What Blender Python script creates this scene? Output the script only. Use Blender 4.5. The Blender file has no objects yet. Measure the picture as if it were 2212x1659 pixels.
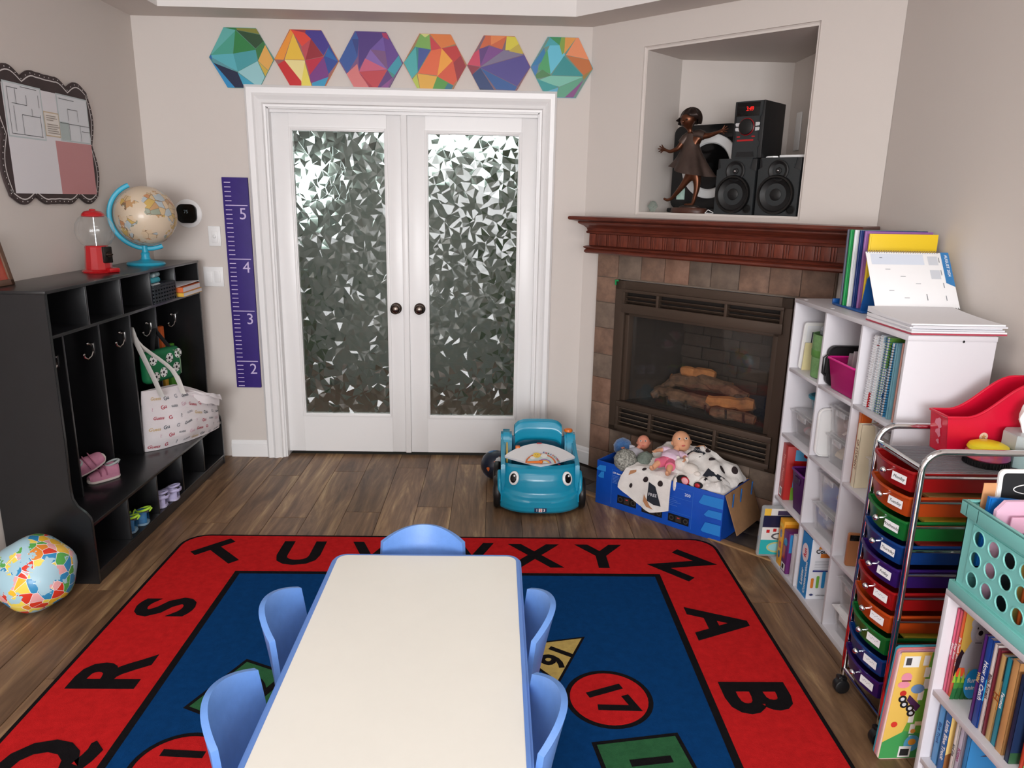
import bpy, bmesh, math, random
from math import sin, cos, pi, radians as R
from mathutils import Vector, Matrix, Euler, noise as mnoise
random.seed(7)
scene = bpy.context.scene
COL = scene.collection
# ---------------------------------------------------------------- camera
FPX, PITCH, YAW, ROLL, CAMZ = 1577.5, .2471, .0243, .0200, 1.586
_f = Vector((sin(YAW)*cos(PITCH), cos(YAW)*cos(PITCH), -sin(PITCH)))
_r = Vector((cos(YAW), -sin(YAW), 0)); _u = _r.cross(_f)
_r2 = _r*cos(ROLL)+_u*sin(ROLL); _u2 = -_r*sin(ROLL)+_u*cos(ROLL)
cam = bpy.data.objects.new('camera', bpy.data.cameras.new('camera'))
COL.objects.link(cam)
m = Matrix((_r2, _u2, -_f)).transposed().to_4x4(); m.translation = Vector((0, 0, CAMZ))
cam.matrix_world = m
cam.data.sensor_fit = 'HORIZONTAL'; cam.data.sensor_width = 36
cam.data.lens = FPX/2212*36; cam.data.clip_start = .02
scene.camera = cam
# ---------------------------------------------------------------- world, lights, exposure
w = bpy.data.worlds.new('world'); scene.world = w; w.use_nodes = True
w.node_tree.nodes['Background'].inputs[0].default_value = (.86, .93, 1, 1)
w.node_tree.nodes['Background'].inputs[1].default_value = 1.0
scene.view_settings.view_transform = 'Standard'; scene.view_settings.look = 'None'
scene.view_settings.gamma = 1; scene.view_settings.use_curve_mapping = False
scene.view_settings.exposure = 0.06
def area(name, loc, rot, sx, sy, e, col):
    l = bpy.data.lights.new(name, 'AREA'); l.shape = 'RECTANGLE'; l.size = sx; l.size_y = sy; l.energy = e; l.color = col
    o = bpy.data.objects.new(name, l); COL.objects.link(o); o.location = loc; o.rotation_euler = rot
    return o
# daylight through the big window behind the camera, and the flush lamp in the tray ceiling
area('window_daylight', (-.45, -4.42, 1.5), (R(90), 0, 0), 2.8, 1.8, 275, (.98, .985, 1))
area('added_side_fill', (1.64, -1.8, 1.55), (R(90), 0, R(90)), 1.7, 1.25, 42, (.94, .97, 1))  # fill added at an unseen side window to brighten the left wall
area('ceiling_lamp_light', (-.2, 1.2, 2.74), (0, 0, 0), 1.0, 1.0, 15, (1, .96, .9))

# ---------------------------------------------------------------- colour and material helpers
def lin(c):
    return tuple(((v/255)/12.92 if v/255 <= .04045 else ((v/255+.055)/1.055)**2.4) for v in c)
_mats = {}
def M(name, c=(200, 200, 200), rough=.5, metal=0, spec=.5, var=0, scale=8, bump=0, bscale=80, emit=0, trans=0, ior=1.45, alpha=1, coat=0, objvar=0, c2=None, stretch=None, sheen=0):
    if name in _mats: return _mats[name]
    m = bpy.data.materials.new(name); m.use_nodes = True; nt = m.node_tree; N = nt.nodes; L = nt.links
    b = N['Principled BSDF']; col = (*lin(c), 1)
    b.inputs['Base Color'].default_value = col; b.inputs['Roughness'].default_value = rough
    b.inputs['Metallic'].default_value = metal; b.inputs['Specular IOR Level'].default_value = spec
    b.inputs['IOR'].default_value = ior
    if trans: b.inputs['Transmission Weight'].default_value = trans
    if alpha < 1: b.inputs['Alpha'].default_value = alpha
    if coat: b.inputs['Coat Weight'].default_value = coat; b.inputs['Coat Roughness'].default_value = .08
    if sheen: b.inputs['Sheen Weight'].default_value = sheen
    if emit: b.inputs['Emission Color'].default_value = col; b.inputs['Emission Strength'].default_value = emit
    tc = mp = None
    if var or bump or c2:
        tc = N.new('ShaderNodeTexCoord'); mp = N.new('ShaderNodeMapping'); L.new(tc.outputs['Object'], mp.inputs[0])
        if stretch: mp.inputs['Scale'].default_value = stretch
    if var or c2:
        n = N.new('ShaderNodeTexNoise'); n.inputs['Scale'].default_value = scale; n.inputs['Detail'].default_value = 6; n.inputs['Roughness'].default_value = .65
        L.new(mp.outputs[0], n.inputs['Vector'])
        mx = N.new('ShaderNodeMix'); mx.data_type = 'RGBA'
        rp = N.new('ShaderNodeMapRange'); rp.inputs[1].default_value = .3; rp.inputs[2].default_value = .7
        L.new(n.outputs['Fac'], rp.inputs[0]); L.new(rp.outputs[0], mx.inputs[0])
        l = lin(c)
        if c2: a, bb = l, lin(c2)
        else: a, bb = tuple(v*(1-var) for v in l), tuple(min(1, v*(1+var)) for v in l)
        mx.inputs[6].default_value = (*a, 1); mx.inputs[7].default_value = (*bb, 1)
        out = mx.outputs[2]
        if objvar:
            oi = N.new('ShaderNodeObjectInfo'); hs = N.new('ShaderNodeHueSaturation')
            r2 = N.new('ShaderNodeMapRange'); r2.inputs[3].default_value = 1-objvar; r2.inputs[4].default_value = 1+objvar
            L.new(oi.outputs['Random'], r2.inputs[0]); L.new(r2.outputs[0], hs.inputs['Value']); L.new(out, hs.inputs['Color']); out = hs.outputs[0]
            va = N.new('ShaderNodeVectorMath'); va.operation = 'SCALE'; va.inputs[0].default_value = (37, 91, 53)
            L.new(oi.outputs['Random'], va.inputs['Scale']); L.new(va.outputs[0], mp.inputs['Location'])
        L.new(out, b.inputs['Base Color'])
    if bump:
        n2 = N.new('ShaderNodeTexNoise'); n2.inputs['Scale'].default_value = bscale; n2.inputs['Detail'].default_value = 4
        L.new(mp.outputs[0], n2.inputs['Vector'])
        bp = N.new('ShaderNodeBump'); bp.inputs['Strength'].default_value = bump; bp.inputs['Distance'].default_value = .004
        L.new(n2.outputs['Fac'], bp.inputs['Height']); L.new(bp.outputs[0], b.inputs['Normal'])
    _mats[name] = m
    return m
def attr_mat(name, rough=.5, coat=0):
    if name in _mats: return _mats[name]
    m = M(name, (255, 255, 255), rough, coat=coat); nt = m.node_tree
    a = nt.nodes.new('ShaderNodeAttribute'); a.attribute_name = 'Col'
    nt.links.new(a.outputs['Color'], nt.nodes['Principled BSDF'].inputs['Base Color'])
    return m
def clear(name, tint=(255, 255, 255), haze=.06, rough=.05, gloss=1.0):
    # thin clear plastic or glass: see-through with a fresnel sheen and a little milky haze
    if name in _mats: return _mats[name]
    m = bpy.data.materials.new(name); m.use_nodes = True; nt = m.node_tree; N = nt.nodes; L = nt.links; N.clear()
    out = N.new('ShaderNodeOutputMaterial'); tr = N.new('ShaderNodeBsdfTransparent'); gl = N.new('ShaderNodeBsdfGlossy'); df = N.new('ShaderNodeBsdfDiffuse')
    tr.inputs[0].default_value = (*[min(1, .62+.38*v) for v in lin(tint)], 1); gl.inputs['Roughness'].default_value = rough; df.inputs[0].default_value = (*lin(tint), 1)
    fr = N.new('ShaderNodeMath'); fr.operation = 'POWER'; lw = N.new('ShaderNodeLayerWeight'); lw.inputs[0].default_value = .5; L.new(lw.outputs['Facing'], fr.inputs[0]); fr.inputs[1].default_value = 3; mu = N.new('ShaderNodeMath'); mu.operation = 'MULTIPLY'; mu.inputs[1].default_value = gloss*.55; mu.use_clamp = True
    ad = N.new('ShaderNodeMath'); ad.operation = 'ADD'; ad.inputs[1].default_value = .06; L.new(fr.outputs[0], ad.inputs[0]); L.new(ad.outputs[0], mu.inputs[0])
    m1 = N.new('ShaderNodeMixShader'); m1.inputs[0].default_value = haze; L.new(tr.outputs[0], m1.inputs[1]); L.new(df.outputs[0], m1.inputs[2])
    m2 = N.new('ShaderNodeMixShader'); L.new(mu.outputs[0], m2.inputs[0]); L.new(m1.outputs[0], m2.inputs[1]); L.new(gl.outputs[0], m2.inputs[2])
    L.new(m2.outputs[0], out.inputs[0]); _mats[name] = m; return m
# ---------------------------------------------------------------- mesh helpers
class G:
    def __init__(s): s.b = bmesh.new()
    def _tf(s, vs, mt):
        if mt is not None: bmesh.ops.transform(s.b, matrix=mt, verts=vs)
    def box(s, c, d, bev=0, mt=None, seg=2, taper=None):
        r = bmesh.ops.create_cube(s.b, size=1); vs = r['verts']
        for v in vs:
            t = 1
            if taper and v.co.z < 0: t = taper
            v.co = Vector((v.co.x*d[0]*t+c[0], v.co.y*d[1]*t+c[1], v.co.z*d[2]+c[2]))
        if bev:
            es = list({e for v in vs for e in v.link_edges})
            rr = bmesh.ops.bevel(s.b, geom=es, offset=bev, segments=seg, affect='EDGES', profile=.5, clamp_overlap=True)
            vs = list({v for f in rr['faces'] for v in f.verts} | {v for v in vs if v.is_valid})
        s._tf(vs, mt); return s
    def prism(s, pts, h0, h1, ax='z', mt=None, bev=0):
        # polygon in the plane across axis ax, extruded from h0 to h1
        def p3(p, h): return {'z': (p[0], p[1], h), 'y': (p[0], h, p[1]), 'x': (h, p[0], p[1])}[ax]
        a = [s.b.verts.new(p3(p, h0)) for p in pts]; c = [s.b.verts.new(p3(p, h1)) for p in pts]
        n = len(pts); fs = [s.b.faces.new(a[::-1]), s.b.faces.new(c)]
        for i in range(n): fs.append(s.b.faces.new((a[i], a[(i+1) % n], c[(i+1) % n], c[i])))
        bmesh.ops.recalc_face_normals(s.b, faces=fs)
        vs = a+c
        if bev:
            es = list({e for f in fs[:2] for e in f.edges})
            rr = bmesh.ops.bevel(s.b, geom=es, offset=bev, segments=2, affect='EDGES', clamp_overlap=True)
            vs = list({v for v in vs if v.is_valid} | {v for f in rr['faces'] for v in f.verts})
        s._tf(vs, mt); return s
    def lathe(s, prof, seg=24, mt=None, cap=True, sx=1, sy=1):
        rings = []
        for r, z in prof:
            if r < 1e-6: rings.append([s.b.verts.new((0, 0, z))])
            else: rings.append([s.b.verts.new((r*sx*cos(2*pi*i/seg), r*sy*sin(2*pi*i/seg), z)) for i in range(seg)])
        fs = []
        for a, c in zip(rings, rings[1:]):
            for i in range(seg):
                j = (i+1) % seg
                if len(a) == 1 and len(c) == 1: continue
                if len(a) == 1: fs.append(s.b.faces.new((a[0], c[j], c[i])))
                elif len(c) == 1: fs.append(s.b.faces.new((a[i], a[j], c[0])))
                else: fs.append(s.b.faces.new((a[i], a[j], c[j], c[i])))
        if cap:
            if len(rings[0]) > 1: fs.append(s.b.faces.new(rings[0][::-1]))
            if len(rings[-1]) > 1: fs.append(s.b.faces.new(rings[-1]))
        bmesh.ops.recalc_face_normals(s.b, faces=fs)
        s._tf([v for r in rings for v in r], mt); return s
    def tube(s, pts, rad, seg=10, closed=False, cap=True, flat=None):
        P = [Vector(p) for p in pts]; n = len(P); rings = []; up = None
        for i in range(n):
            a = P[(i-1) % n] if (closed or i > 0) else P[i]; c = P[(i+1) % n] if (closed or i < n-1) else P[i]
            t = (c-a).normalized()
            if up is None:
                up = Vector((0, 0, 1)) if abs(t.z) < .9 else Vector((1, 0, 0))
            u = (up-t*up.dot(t)).normalized(); up = u; v = t.cross(u)
            r = rad[i] if isinstance(rad, (list, tuple)) else rad
            fu, fv = flat or (1, 1)
            rings.append([s.b.verts.new(P[i]+u*(r*fu*cos(2*pi*k/seg))+v*(r*fv*sin(2*pi*k/seg))) for k in range(seg)])
        fs = []
        for i in range(n if closed else n-1):
            a, c = rings[i], rings[(i+1) % n]
            for k in range(seg): fs.append(s.b.faces.new((a[k], a[(k+1) % seg], c[(k+1) % seg], c[k])))
        if cap and not closed: fs += [s.b.faces.new(rings[0][::-1]), s.b.faces.new(rings[-1])]
        bmesh.ops.recalc_face_normals(s.b, faces=fs); return s
    def sph(s, c, r, seg=20, mt=None):
        rx, ry, rz = r if isinstance(r, (tuple, list)) else (r, r, r)
        q = bmesh.ops.create_uvsphere(s.b, u_segments=seg, v_segments=max(6, seg*2//3), radius=1)
        for v in q['verts']: v.co = Vector((v.co.x*rx, v.co.y*ry, v.co.z*rz))
        mm = Matrix.Translation(c)
        s._tf(q['verts'], mm @ mt if mt else mm); return s
    def cyl(s, c, r, h, ax='z', seg=24, bev=0, r2=None):
        q = [(0, -h/2), (r, -h/2), (r if r2 is None else r2, h/2), (0, h/2)]
        if bev: q = [(0, -h/2), (r-bev, -h/2), (r-bev*.3, -h/2+bev*.3), (r, -h/2+bev), (r, h/2-bev), (r-bev*.3, h/2-bev*.3), (r-bev, h/2), (0, h/2)]
        mt = Matrix.Translation(c)
        if ax == 'x': mt = mt @ Matrix.Rotation(pi/2, 4, 'Y')
        if ax == 'y': mt = mt @ Matrix.Rotation(-pi/2, 4, 'X')
        return s.lathe(q, seg, mt)
    def grid(s, fn, nu, nv, closeu=False, thick=0):
        V = [[s.b.verts.new(fn(i/(nu-1 if not closeu else nu), j/(nv-1))) for j in range(nv)] for i in range(nu)]
        fs = []
        for i in range(nu if closeu else nu-1):
            for j in range(nv-1):
                k = (i+1) % nu; fs.append(s.b.faces.new((V[i][j], V[k][j], V[k][j+1], V[i][j+1])))
        bmesh.ops.recalc_face_normals(s.b, faces=fs)
        if thick: bmesh.ops.solidify(s.b, geom=fs, thickness=thick)
        return s
    def quad(s, *p):
        s.b.faces.new([s.b.verts.new(q) for q in p]); return s
    def mesh(s, name, mat, smooth=True, ang=40):
        me = bpy.data.meshes.new(name); s.b.normal_update(); s.b.to_mesh(me); s.b.free()
        if mat is not None: me.materials.append(mat)
        if smooth and me.polygons:
            me.polygons.foreach_set('use_smooth', [True]*len(me.polygons)); me.set_sharp_from_angle(angle=R(ang))
        return me
def tag(o, label=None, cat=None, group=None, kind=None):
    for k, v in (('label', label), ('category', cat), ('group', group), ('kind', kind)):
        if v: o[k] = v
    return o
def O(name, g, mat, parent=None, label=None, cat=None, group=None, kind=None, loc=None, rz=0, smooth=True, ang=40, rot=None):
    me = g.mesh(name, mat, smooth, ang) if isinstance(g, G) else g
    o = bpy.data.objects.new(name, me); COL.objects.link(o)
    if parent: o.parent = parent
    if loc is not None: o.location = loc
    if rz: o.rotation_euler = (0, 0, rz)
    if rot is not None: o.rotation_euler = rot
    return tag(o, label, cat, group, kind)
def T(name, label, cat, loc=(0, 0, 0), rz=0, group=None, rot=None):
    o = bpy.data.objects.new(name, None); COL.objects.link(o); o.empty_display_size = .05
    o.location = loc; o.rotation_euler = rot if rot is not None else (0, 0, rz)
    return tag(o, label, cat, group)
def dup(root, loc=None, rz=None, label=None, group=None):
    r = root.copy(); COL.objects.link(r)
    if loc is not None: r.location = loc
    if rz is not None: r.rotation_euler = (0, 0, rz)
    if label: r['label'] = label
    if group: r['group'] = group
    for ch in list(root.children):
        c = ch.copy(); COL.objects.link(c); c.parent = r
        for gch in ch.children:
            d = gch.copy(); COL.objects.link(d); d.parent = c
    return r
def text_mesh(s, size=.05, bold=0, ext=.0004, align='CENTER', shear=0, space=1):
    cu = bpy.data.curves.new('lettering', 'FONT'); cu.body = s; cu.size = size; cu.offset = bold*size; cu.extrude = ext
    cu.align_x = align; cu.align_y = 'CENTER'; cu.resolution_u = 3; cu.shear = shear; cu.space_character = space
    o = bpy.data.objects.new('lettering', cu); COL.objects.link(o)
    dg = bpy.context.evaluated_depsgraph_get(); dg.update()
    me = bpy.data.meshes.new_from_object(o.evaluated_get(dg)); bpy.data.objects.remove(o); bpy.data.curves.remove(cu)
    me.materials.clear(); return me
def text(s, size, mat, parent, mt, bold=0, name='lettering', ext=.0004, shear=0, sx=1, label=None, align='CENTER', space=1):
    me = text_mesh(s, size, bold, ext, align, shear, space)
    me.transform(mt @ Matrix.Diagonal((sx, 1, 1, 1))); me.materials.append(mat)
    o = bpy.data.objects.new(name, me); COL.objects.link(o)
    if parent: o.parent = parent
    if label: o['label'] = label
    return o
def frame(o, x, y):
    # matrix that sends local (x, y) axes to the given directions
    x = Vector(x).normalized(); y = Vector(y); y = (y-x*y.dot(x)).normalized(); z = x.cross(y)
    m = Matrix((x, y, z)).transposed().to_4x4(); m.translation = Vector(o); return m
def art(name, polys, mat, parent, mt, lift=.00012, kind=None, label=None):
    # flat print: list of (colour, [(x, y)...]) painted over each other on one sheet
    b = bmesh.new(); cl = b.loops.layers.float_color.new('Col')
    for i, (c, pts) in enumerate(polys):
        try: f = b.faces.new([b.verts.new((p[0], p[1], lift*(i+1))) for p in pts])
        except ValueError: continue
        f.normal_update()
        if f.normal.z < 0: f.normal_flip()
        for l in f.loops: l[cl] = (*lin(c), 1)
    me = bpy.data.meshes.new(name); b.to_mesh(me); b.free(); me.transform(mt); me.materials.append(mat)
    o = bpy.data.objects.new(name, me); COL.objects.link(o)
    if parent: o.parent = parent
    return tag(o, label, kind=kind)
def disc(cx, cy, r, n=16, ry=None): return [(cx+r*cos(2*pi*i/n), cy+(ry or r)*sin(2*pi*i/n)) for i in range(n)]
def rect(x0, y0, x1, y1): return [(x0, y0), (x1, y0), (x1, y1), (x0, y1)]
def rrect(x0, y0, x1, y1, r, n=5):
    p = []
    for cx, cy, a in ((x1-r, y1-r, 0), (x0+r, y1-r, 90), (x0+r, y0+r, 180), (x1-r, y0+r, 270)):
        p += [(cx+r*cos(R(a+90*i/n)), cy+r*sin(R(a+90*i/n))) for i in range(n+1)]
    return p
PRINT = attr_mat('printed_colour', .45)
GLOSSPRINT = attr_mat('glossy_print', .25, .3)
# diagonal fireplace wall frame: s along the wall, o out into the room
DA = Vector((.511, 4.354, 0)); DS = Vector((.70711, -.70711, 0)); DO = Vector((-.70711, -.70711, 0))
def D3(s, o, z): return DA+DS*s+DO*o+Vector((0, 0, z))
DROT = -pi/4     # local x along the wall, local -y out into the room
# common materials
WHITE = M('white_paint', (240, 238, 236), .35); BLACKP = M('black_plastic', (22, 22, 24), .35)
CHROME = M('chrome', (225, 225, 228), .08, 1); INK = M('black_ink', (18, 17, 18), .6); PAPER = M('paper_white', (240, 240, 242), .7)
# ================================================================ the room
XL, XR, YB, ZS, ZC, YF = -1.998, 1.652, 4.354, 2.513, 2.80, -4.5
WALL = M('wall_paint', (214, 206, 200), .75, spec=.25, bump=.05, bscale=160)
TRIM = M('trim_white', (240, 239, 239), .32)
CEIL = M('ceiling_white', (232, 228, 225), .8, spec=.2)
def wood_floor(name):
    m = M(name, (120, 92, 70), .38, spec=.4); nt = m.node_tree; N = nt.nodes; L = nt.links; b = N['Principled BSDF']
    tc = N.new('ShaderNodeTexCoord'); mp = N.new('ShaderNodeMapping'); oi = N.new('ShaderNodeObjectInfo')
    va = N.new('ShaderNodeVectorMath'); va.operation = 'SCALE'; va.inputs[0].default_value = (17, 61, 29)
    L.new(oi.outputs['Random'], va.inputs['Scale']); L.new(va.outputs[0], mp.inputs['Location']); L.new(tc.outputs['Object'], mp.inputs[0])
    mp.inputs['Scale'].default_value = (1, .11, 1)
    n1 = N.new('ShaderNodeTexNoise'); n1.inputs['Scale'].default_value = 11; n1.inputs['Detail'].default_value = 8; n1.inputs['Roughness'].default_value = .62; n1.inputs['Distortion'].default_value = 1.2
    n2 = N.new('ShaderNodeTexNoise'); n2.inputs['Scale'].default_value = 60; n2.inputs['Detail'].default_value = 5
    L.new(mp.outputs[0], n1.inputs['Vector']); L.new(mp.outputs[0], n2.inputs['Vector'])
    cr = N.new('ShaderNodeValToRGB'); e = cr.color_ramp.elements
    e[0].position = .3; e[0].color = (*lin((94, 68, 48)), 1); e[1].position = .72; e[1].color = (*lin((206, 176, 134)), 1)
    for p, c in ((.44, (124, 94, 69)), (.55, (147, 114, 84)), (.62, (172, 139, 101))):
        q = e.new(p); q.color = (*lin(c), 1)
    L.new(n1.outputs['Fac'], cr.inputs[0])
    mx = N.new('ShaderNodeMix'); mx.data_type = 'RGBA'; mx.blend_type = 'MULTIPLY'; mx.inputs[0].default_value = .45
    cr2 = N.new('ShaderNodeValToRGB'); cr2.color_ramp.elements[0].position = .35; cr2.color_ramp.elements[0].color = (.5, .47, .45, 1); cr2.color_ramp.elements[1].position = .65
    L.new(n2.outputs['Fac'], cr2.inputs[0]); L.new(cr.outputs[0], mx.inputs[6]); L.new(cr2.outputs[0], mx.inputs[7])
    hs = N.new('ShaderNodeHueSaturation'); r2 = N.new('ShaderNodeMapRange'); r2.inputs[3].default_value = .78; r2.inputs[4].default_value = 1.12
    L.new(oi.outputs['Random'], r2.inputs[0]); L.new(r2.outputs[0], hs.inputs['Value']); L.new(mx.outputs[2], hs.inputs['Color']); L.new(hs.outputs[0], b.inputs['Base Color'])
    bp = N.new('ShaderNodeBump'); bp.inputs['Strength'].default_value = .12; bp.inputs['Distance'].default_value = .002
    L.new(n2.outputs['Fac'], bp.inputs['Height']); L.new(bp.outputs[0], b.inputs['Normal'])
    return m
WOODF = wood_floor('plank_floor')
floor = O('floor', G().box(((XL+XR)/2, -.1, -.06), (XR-XL+.3, 9.6, .1)), M('subfloor', (52, 42, 36), .8), kind='structure')
# hearth strip geometry: tiles lie flush in a triangle/strip in front of the fireplace, o < HO
HO = .40
pw = .182; pl = 1.22; x = XL-.04; k = 0
from mathutils import geometry as mg
while x < XR:
    y = -1.0-((k*.47) % 1)*pl; a0 = x; a1 = min(x+pw-.0016, XR+.02)
    while y < YB+.04:
        b0, b1 = y, min(y+pl-.0016, YB+.06)
        if b1 > -.6 and b1-b0 > .02:
            poly = [(a0, b0), (a1, b0), (a1, b1), (a0, b1)]
            # cut away the hearth: keep points with o > HO (in front of it) or left of its end
            def oo(p): return (Vector((p[0], p[1], 0))-DA).dot(DO)
            def ss(p): return (Vector((p[0], p[1], 0))-DA).dot(DS)
            if b1 > 2.9 and a1 > .3:
                out = []
                n = len(poly)
                for i in range(n):
                    p, q = poly[i], poly[(i+1) % n]; op, oq = oo(p)-HO, oo(q)-HO
                    if op >= 0: out.append(p)
                    if (op >= 0) != (oq >= 0):
                        t = op/(op-oq); out.append((p[0]+(q[0]-p[0])*t, p[1]+(q[1]-p[1])*t))
                if ss(((a0+a1)/2, (b0+b1)/2)) > .02 or a0 > .36: poly = out
            if len(poly) >= 3:
                cx = sum(p[0] for p in poly)/len(poly); cy = sum(p[1] for p in poly)/len(poly)
                O('plank', G().prism([(p[0]-cx, p[1]-cy) for p in poly], -.012, 0, bev=.0012), WOODF, floor, loc=(cx, cy, 0))
        y += pl
    x += pw; k += 1
SLATE = M('hearth_slate', (88, 76, 68), .55, c2=(60, 54, 50), scale=7, bump=.3, bscale=30, objvar=.2)
ts = .30
for i in range(6):
    for j in range(2):
        s0 = .02+i*ts; o0 = .055+j*(HO-.055-.05)/2; o1 = o0+(HO-.055-.05)/2-.004; s1 = s0+ts-.004
        c = D3((s0+s1)/2, (o0+o1)/2, 0)
        if c.x > XR-.12: continue
        O('hearth_tile', G().box((0, 0, -.006), (s1-s0, o1-o0, .012), .001), SLATE, floor, loc=c, rz=DROT)
OAK = M('threshold_wood', (168, 132, 92), .4, c2=(128, 96, 66), scale=6, stretch=(1, 8, 8))
O('threshold_strip', G().box((0, 0, .001), (1.75, .045, .012), .003), OAK, floor, loc=D3(.88, HO-.025, 0), rz=DROT)

# ---- walls
O('wall_left', G().box((XL-.05, (YF+YB)/2, 1.4), (.1, YB-YF+.1, 2.8)), WALL, kind='structure')
g = G(); oy0, oy1, oz0, oz1 = -2.7, -.9, .9, 2.2      # opening for the added, unseen side window behind the camera
for a, c, p, q in ((YF-.1, oy0, 0, 2.8), (oy1, YB+.1, 0, 2.8), (oy0, oy1, 0, oz0), (oy0, oy1, oz1, 2.8)): g.box((XR+.05, (a+c)/2, (p+q)/2), (.1, c-a, q-p))
O('wall_right', g, WALL, kind='structure')
g = G()
for yy in (oy0+.03, (oy0+oy1)/2, oy1-.03): g.box((XR+.05, yy, (oz0+oz1)/2), (.07, .06, oz1-oz0), .004)
for zz in (oz0+.03, oz1-.03): g.box((XR+.05, (oy0+oy1)/2, zz), (.07, oy1-oy0, .06), .004)
O('added_side_window', g, TRIM, kind='structure')  # frame around the added side fill, out of view
DX0, DX1, DZ = -1.293, .229, 2.06
g = G().box(((XL+DX0)/2, YB+.06, 1.4), (DX0-XL, .12, 2.8)).box(((XR+DX1)/2, YB+.06, 1.4), (XR-DX1, .12, 2.8)).box(((DX0+DX1)/2, YB+.06, (DZ+2.8)/2), (DX1-DX0, .12, 2.8-DZ))
O('wall_back', g, WALL, kind='structure')
# wall behind the camera with its big window
g = G(); wx0, wx1, wz0, wz1 = -1.85, 1.25, .55, 2.40
g.box(((XL+wx0)/2, YF-.06, 1.4), (wx0-XL, .12, 2.8)).box(((XR+wx1)/2, YF-.06, 1.4), (XR-wx1, .12, 2.8))
g.box(((wx0+wx1)/2, YF-.06, wz0/2), (wx1-wx0, .12, wz0)).box(((wx0+wx1)/2, YF-.06, (wz1+2.8)/2), (wx1-wx0, .12, 2.8-wz1))
O('wall_front', g, WALL, kind='structure')
g = G()
for xx in (wx0+.03, (wx0+wx1)/2, wx1-.03): g.box((xx, YF-.06, (wz0+wz1)/2), (.06, .07, wz1-wz0), .004)
for zz in (wz0+.03, wz1-.03): g.box(((wx0+wx1)/2, YF-.06, zz), (wx1-wx0, .07, .06), .004)
O('window_1', g, TRIM, kind='structure')
# diagonal wall with niche and firebox openings
NS0, NS1, NZ0, NZ1 = .36, 1.25, 1.535, 2.357
FS0, FS1, FZ0, FZ1 = .35, 1.243, .47, .98
g = G(); b = g.b; V = {}
def dv(s, o, z):
    k = (round(s, 4), round(o, 4), round(z, 4))
    if k not in V: V[k] = b.verts.new(D3(s, o, z))
    return V[k]
FS0, FS1 = NS0, NS1
SC = [0, NS0, NS1, 1.612]; ZCs = [0, FZ0, FZ1, NZ0, NZ1, 2.8]
for i in range(3):
    for j in range(5):
        s0, s1, z0, z1 = SC[i], SC[i+1], ZCs[j], ZCs[j+1]
        if z0 >= NZ0 and z1 <= NZ1 and s0 >= NS0 and s1 <= NS1: continue
        if z0 >= FZ0 and z1 <= FZ1 and s0 >= FS0 and s1 <= FS1: continue
        b.faces.new((dv(s0, 0, z0), dv(s1, 0, z0), dv(s1, 0, z1), dv(s0, 0, z1)))
# niche interior: left cheek square to the wall, then the back wall plane, then the right wall plane
nl = -.355; fp = [(NS0, 0), (NS0, nl)]
cw = Vector((XR-.002, YB+.002, 0))-DA; fp.append((cw.dot(DS), cw.dot(DO)))
dw = NS1-1.609; fp += [(NS1, dw), (NS1, 0)]
fs = []
for (a, c), (d, e) in zip(fp, fp[1:]):
    cols = [NZ0, NZ1]
    fs.append(b.faces.new((dv(a, c, NZ0), dv(d, e, NZ0), dv(d, e, NZ1), dv(a, c, NZ1))))
for zz in (NZ0, NZ1):
    loop = [dv(a, c, zz) for a, c in fp]
    try: b.faces.new(loop)
    except ValueError: pass
bmesh.ops.recalc_face_normals(b, faces=b.faces[:])
es = [e for e in b.edges if all(abs((v.co-DA).dot(DO)) < 1e-4 for v in e.verts) and len(e.link_faces) == 2 and abs(e.link_faces[0].normal.dot(e.link_faces[1].normal)) < .5]
bmesh.ops.bevel(b, geom=es, offset=.016, segments=3, affect='EDGES')
O('wall_fireplace', g, WALL, kind='structure', ang=30)
# ceiling tray and soffit
outer = [(XL, YF), (XL, YB), (.511, YB), (XR, 3.213), (XR, YF)]
inner = [(-1.755, YF+.2), (-1.755, 4.135), (.395, 4.135), (1.425, 3.105), (1.425, YF+.2)]
g = G(); b = g.b; n = 5
vo = [b.verts.new((*p, ZS)) for p in outer]; vi = [b.verts.new((*p, ZS)) for p in inner]; vt = [b.verts.new((*p, ZC)) for p in inner]
for i in range(n): b.faces.new((vo[i], vo[(i+1) % n], vi[(i+1) % n], vi[i]))
sof = O('soffit', g, WALL, smooth=False)
g = G(); b = g.b
vi = [b.verts.new((*p, ZS)) for p in inner]; vt = [b.verts.new((*p, ZC)) for p in inner]
for i in range(n): b.faces.new((vi[i], vi[(i+1) % n], vt[(i+1) % n], vt[i]))
b.faces.new(vt)
ceil = O('ceiling', g, CEIL, kind='structure', smooth=False); sof.parent = ceil
# flush lamp in the tray that carries the ceiling light
lp = T('ceiling_lamp', 'white square flush lamp in the raised ceiling tray', 'lamp', (-.2, 1.2, 2.8))
O('lamp_housing', G().box((0, 0, -.025), (1.06, 1.06, .05), .01), WHITE, lp)
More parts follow.
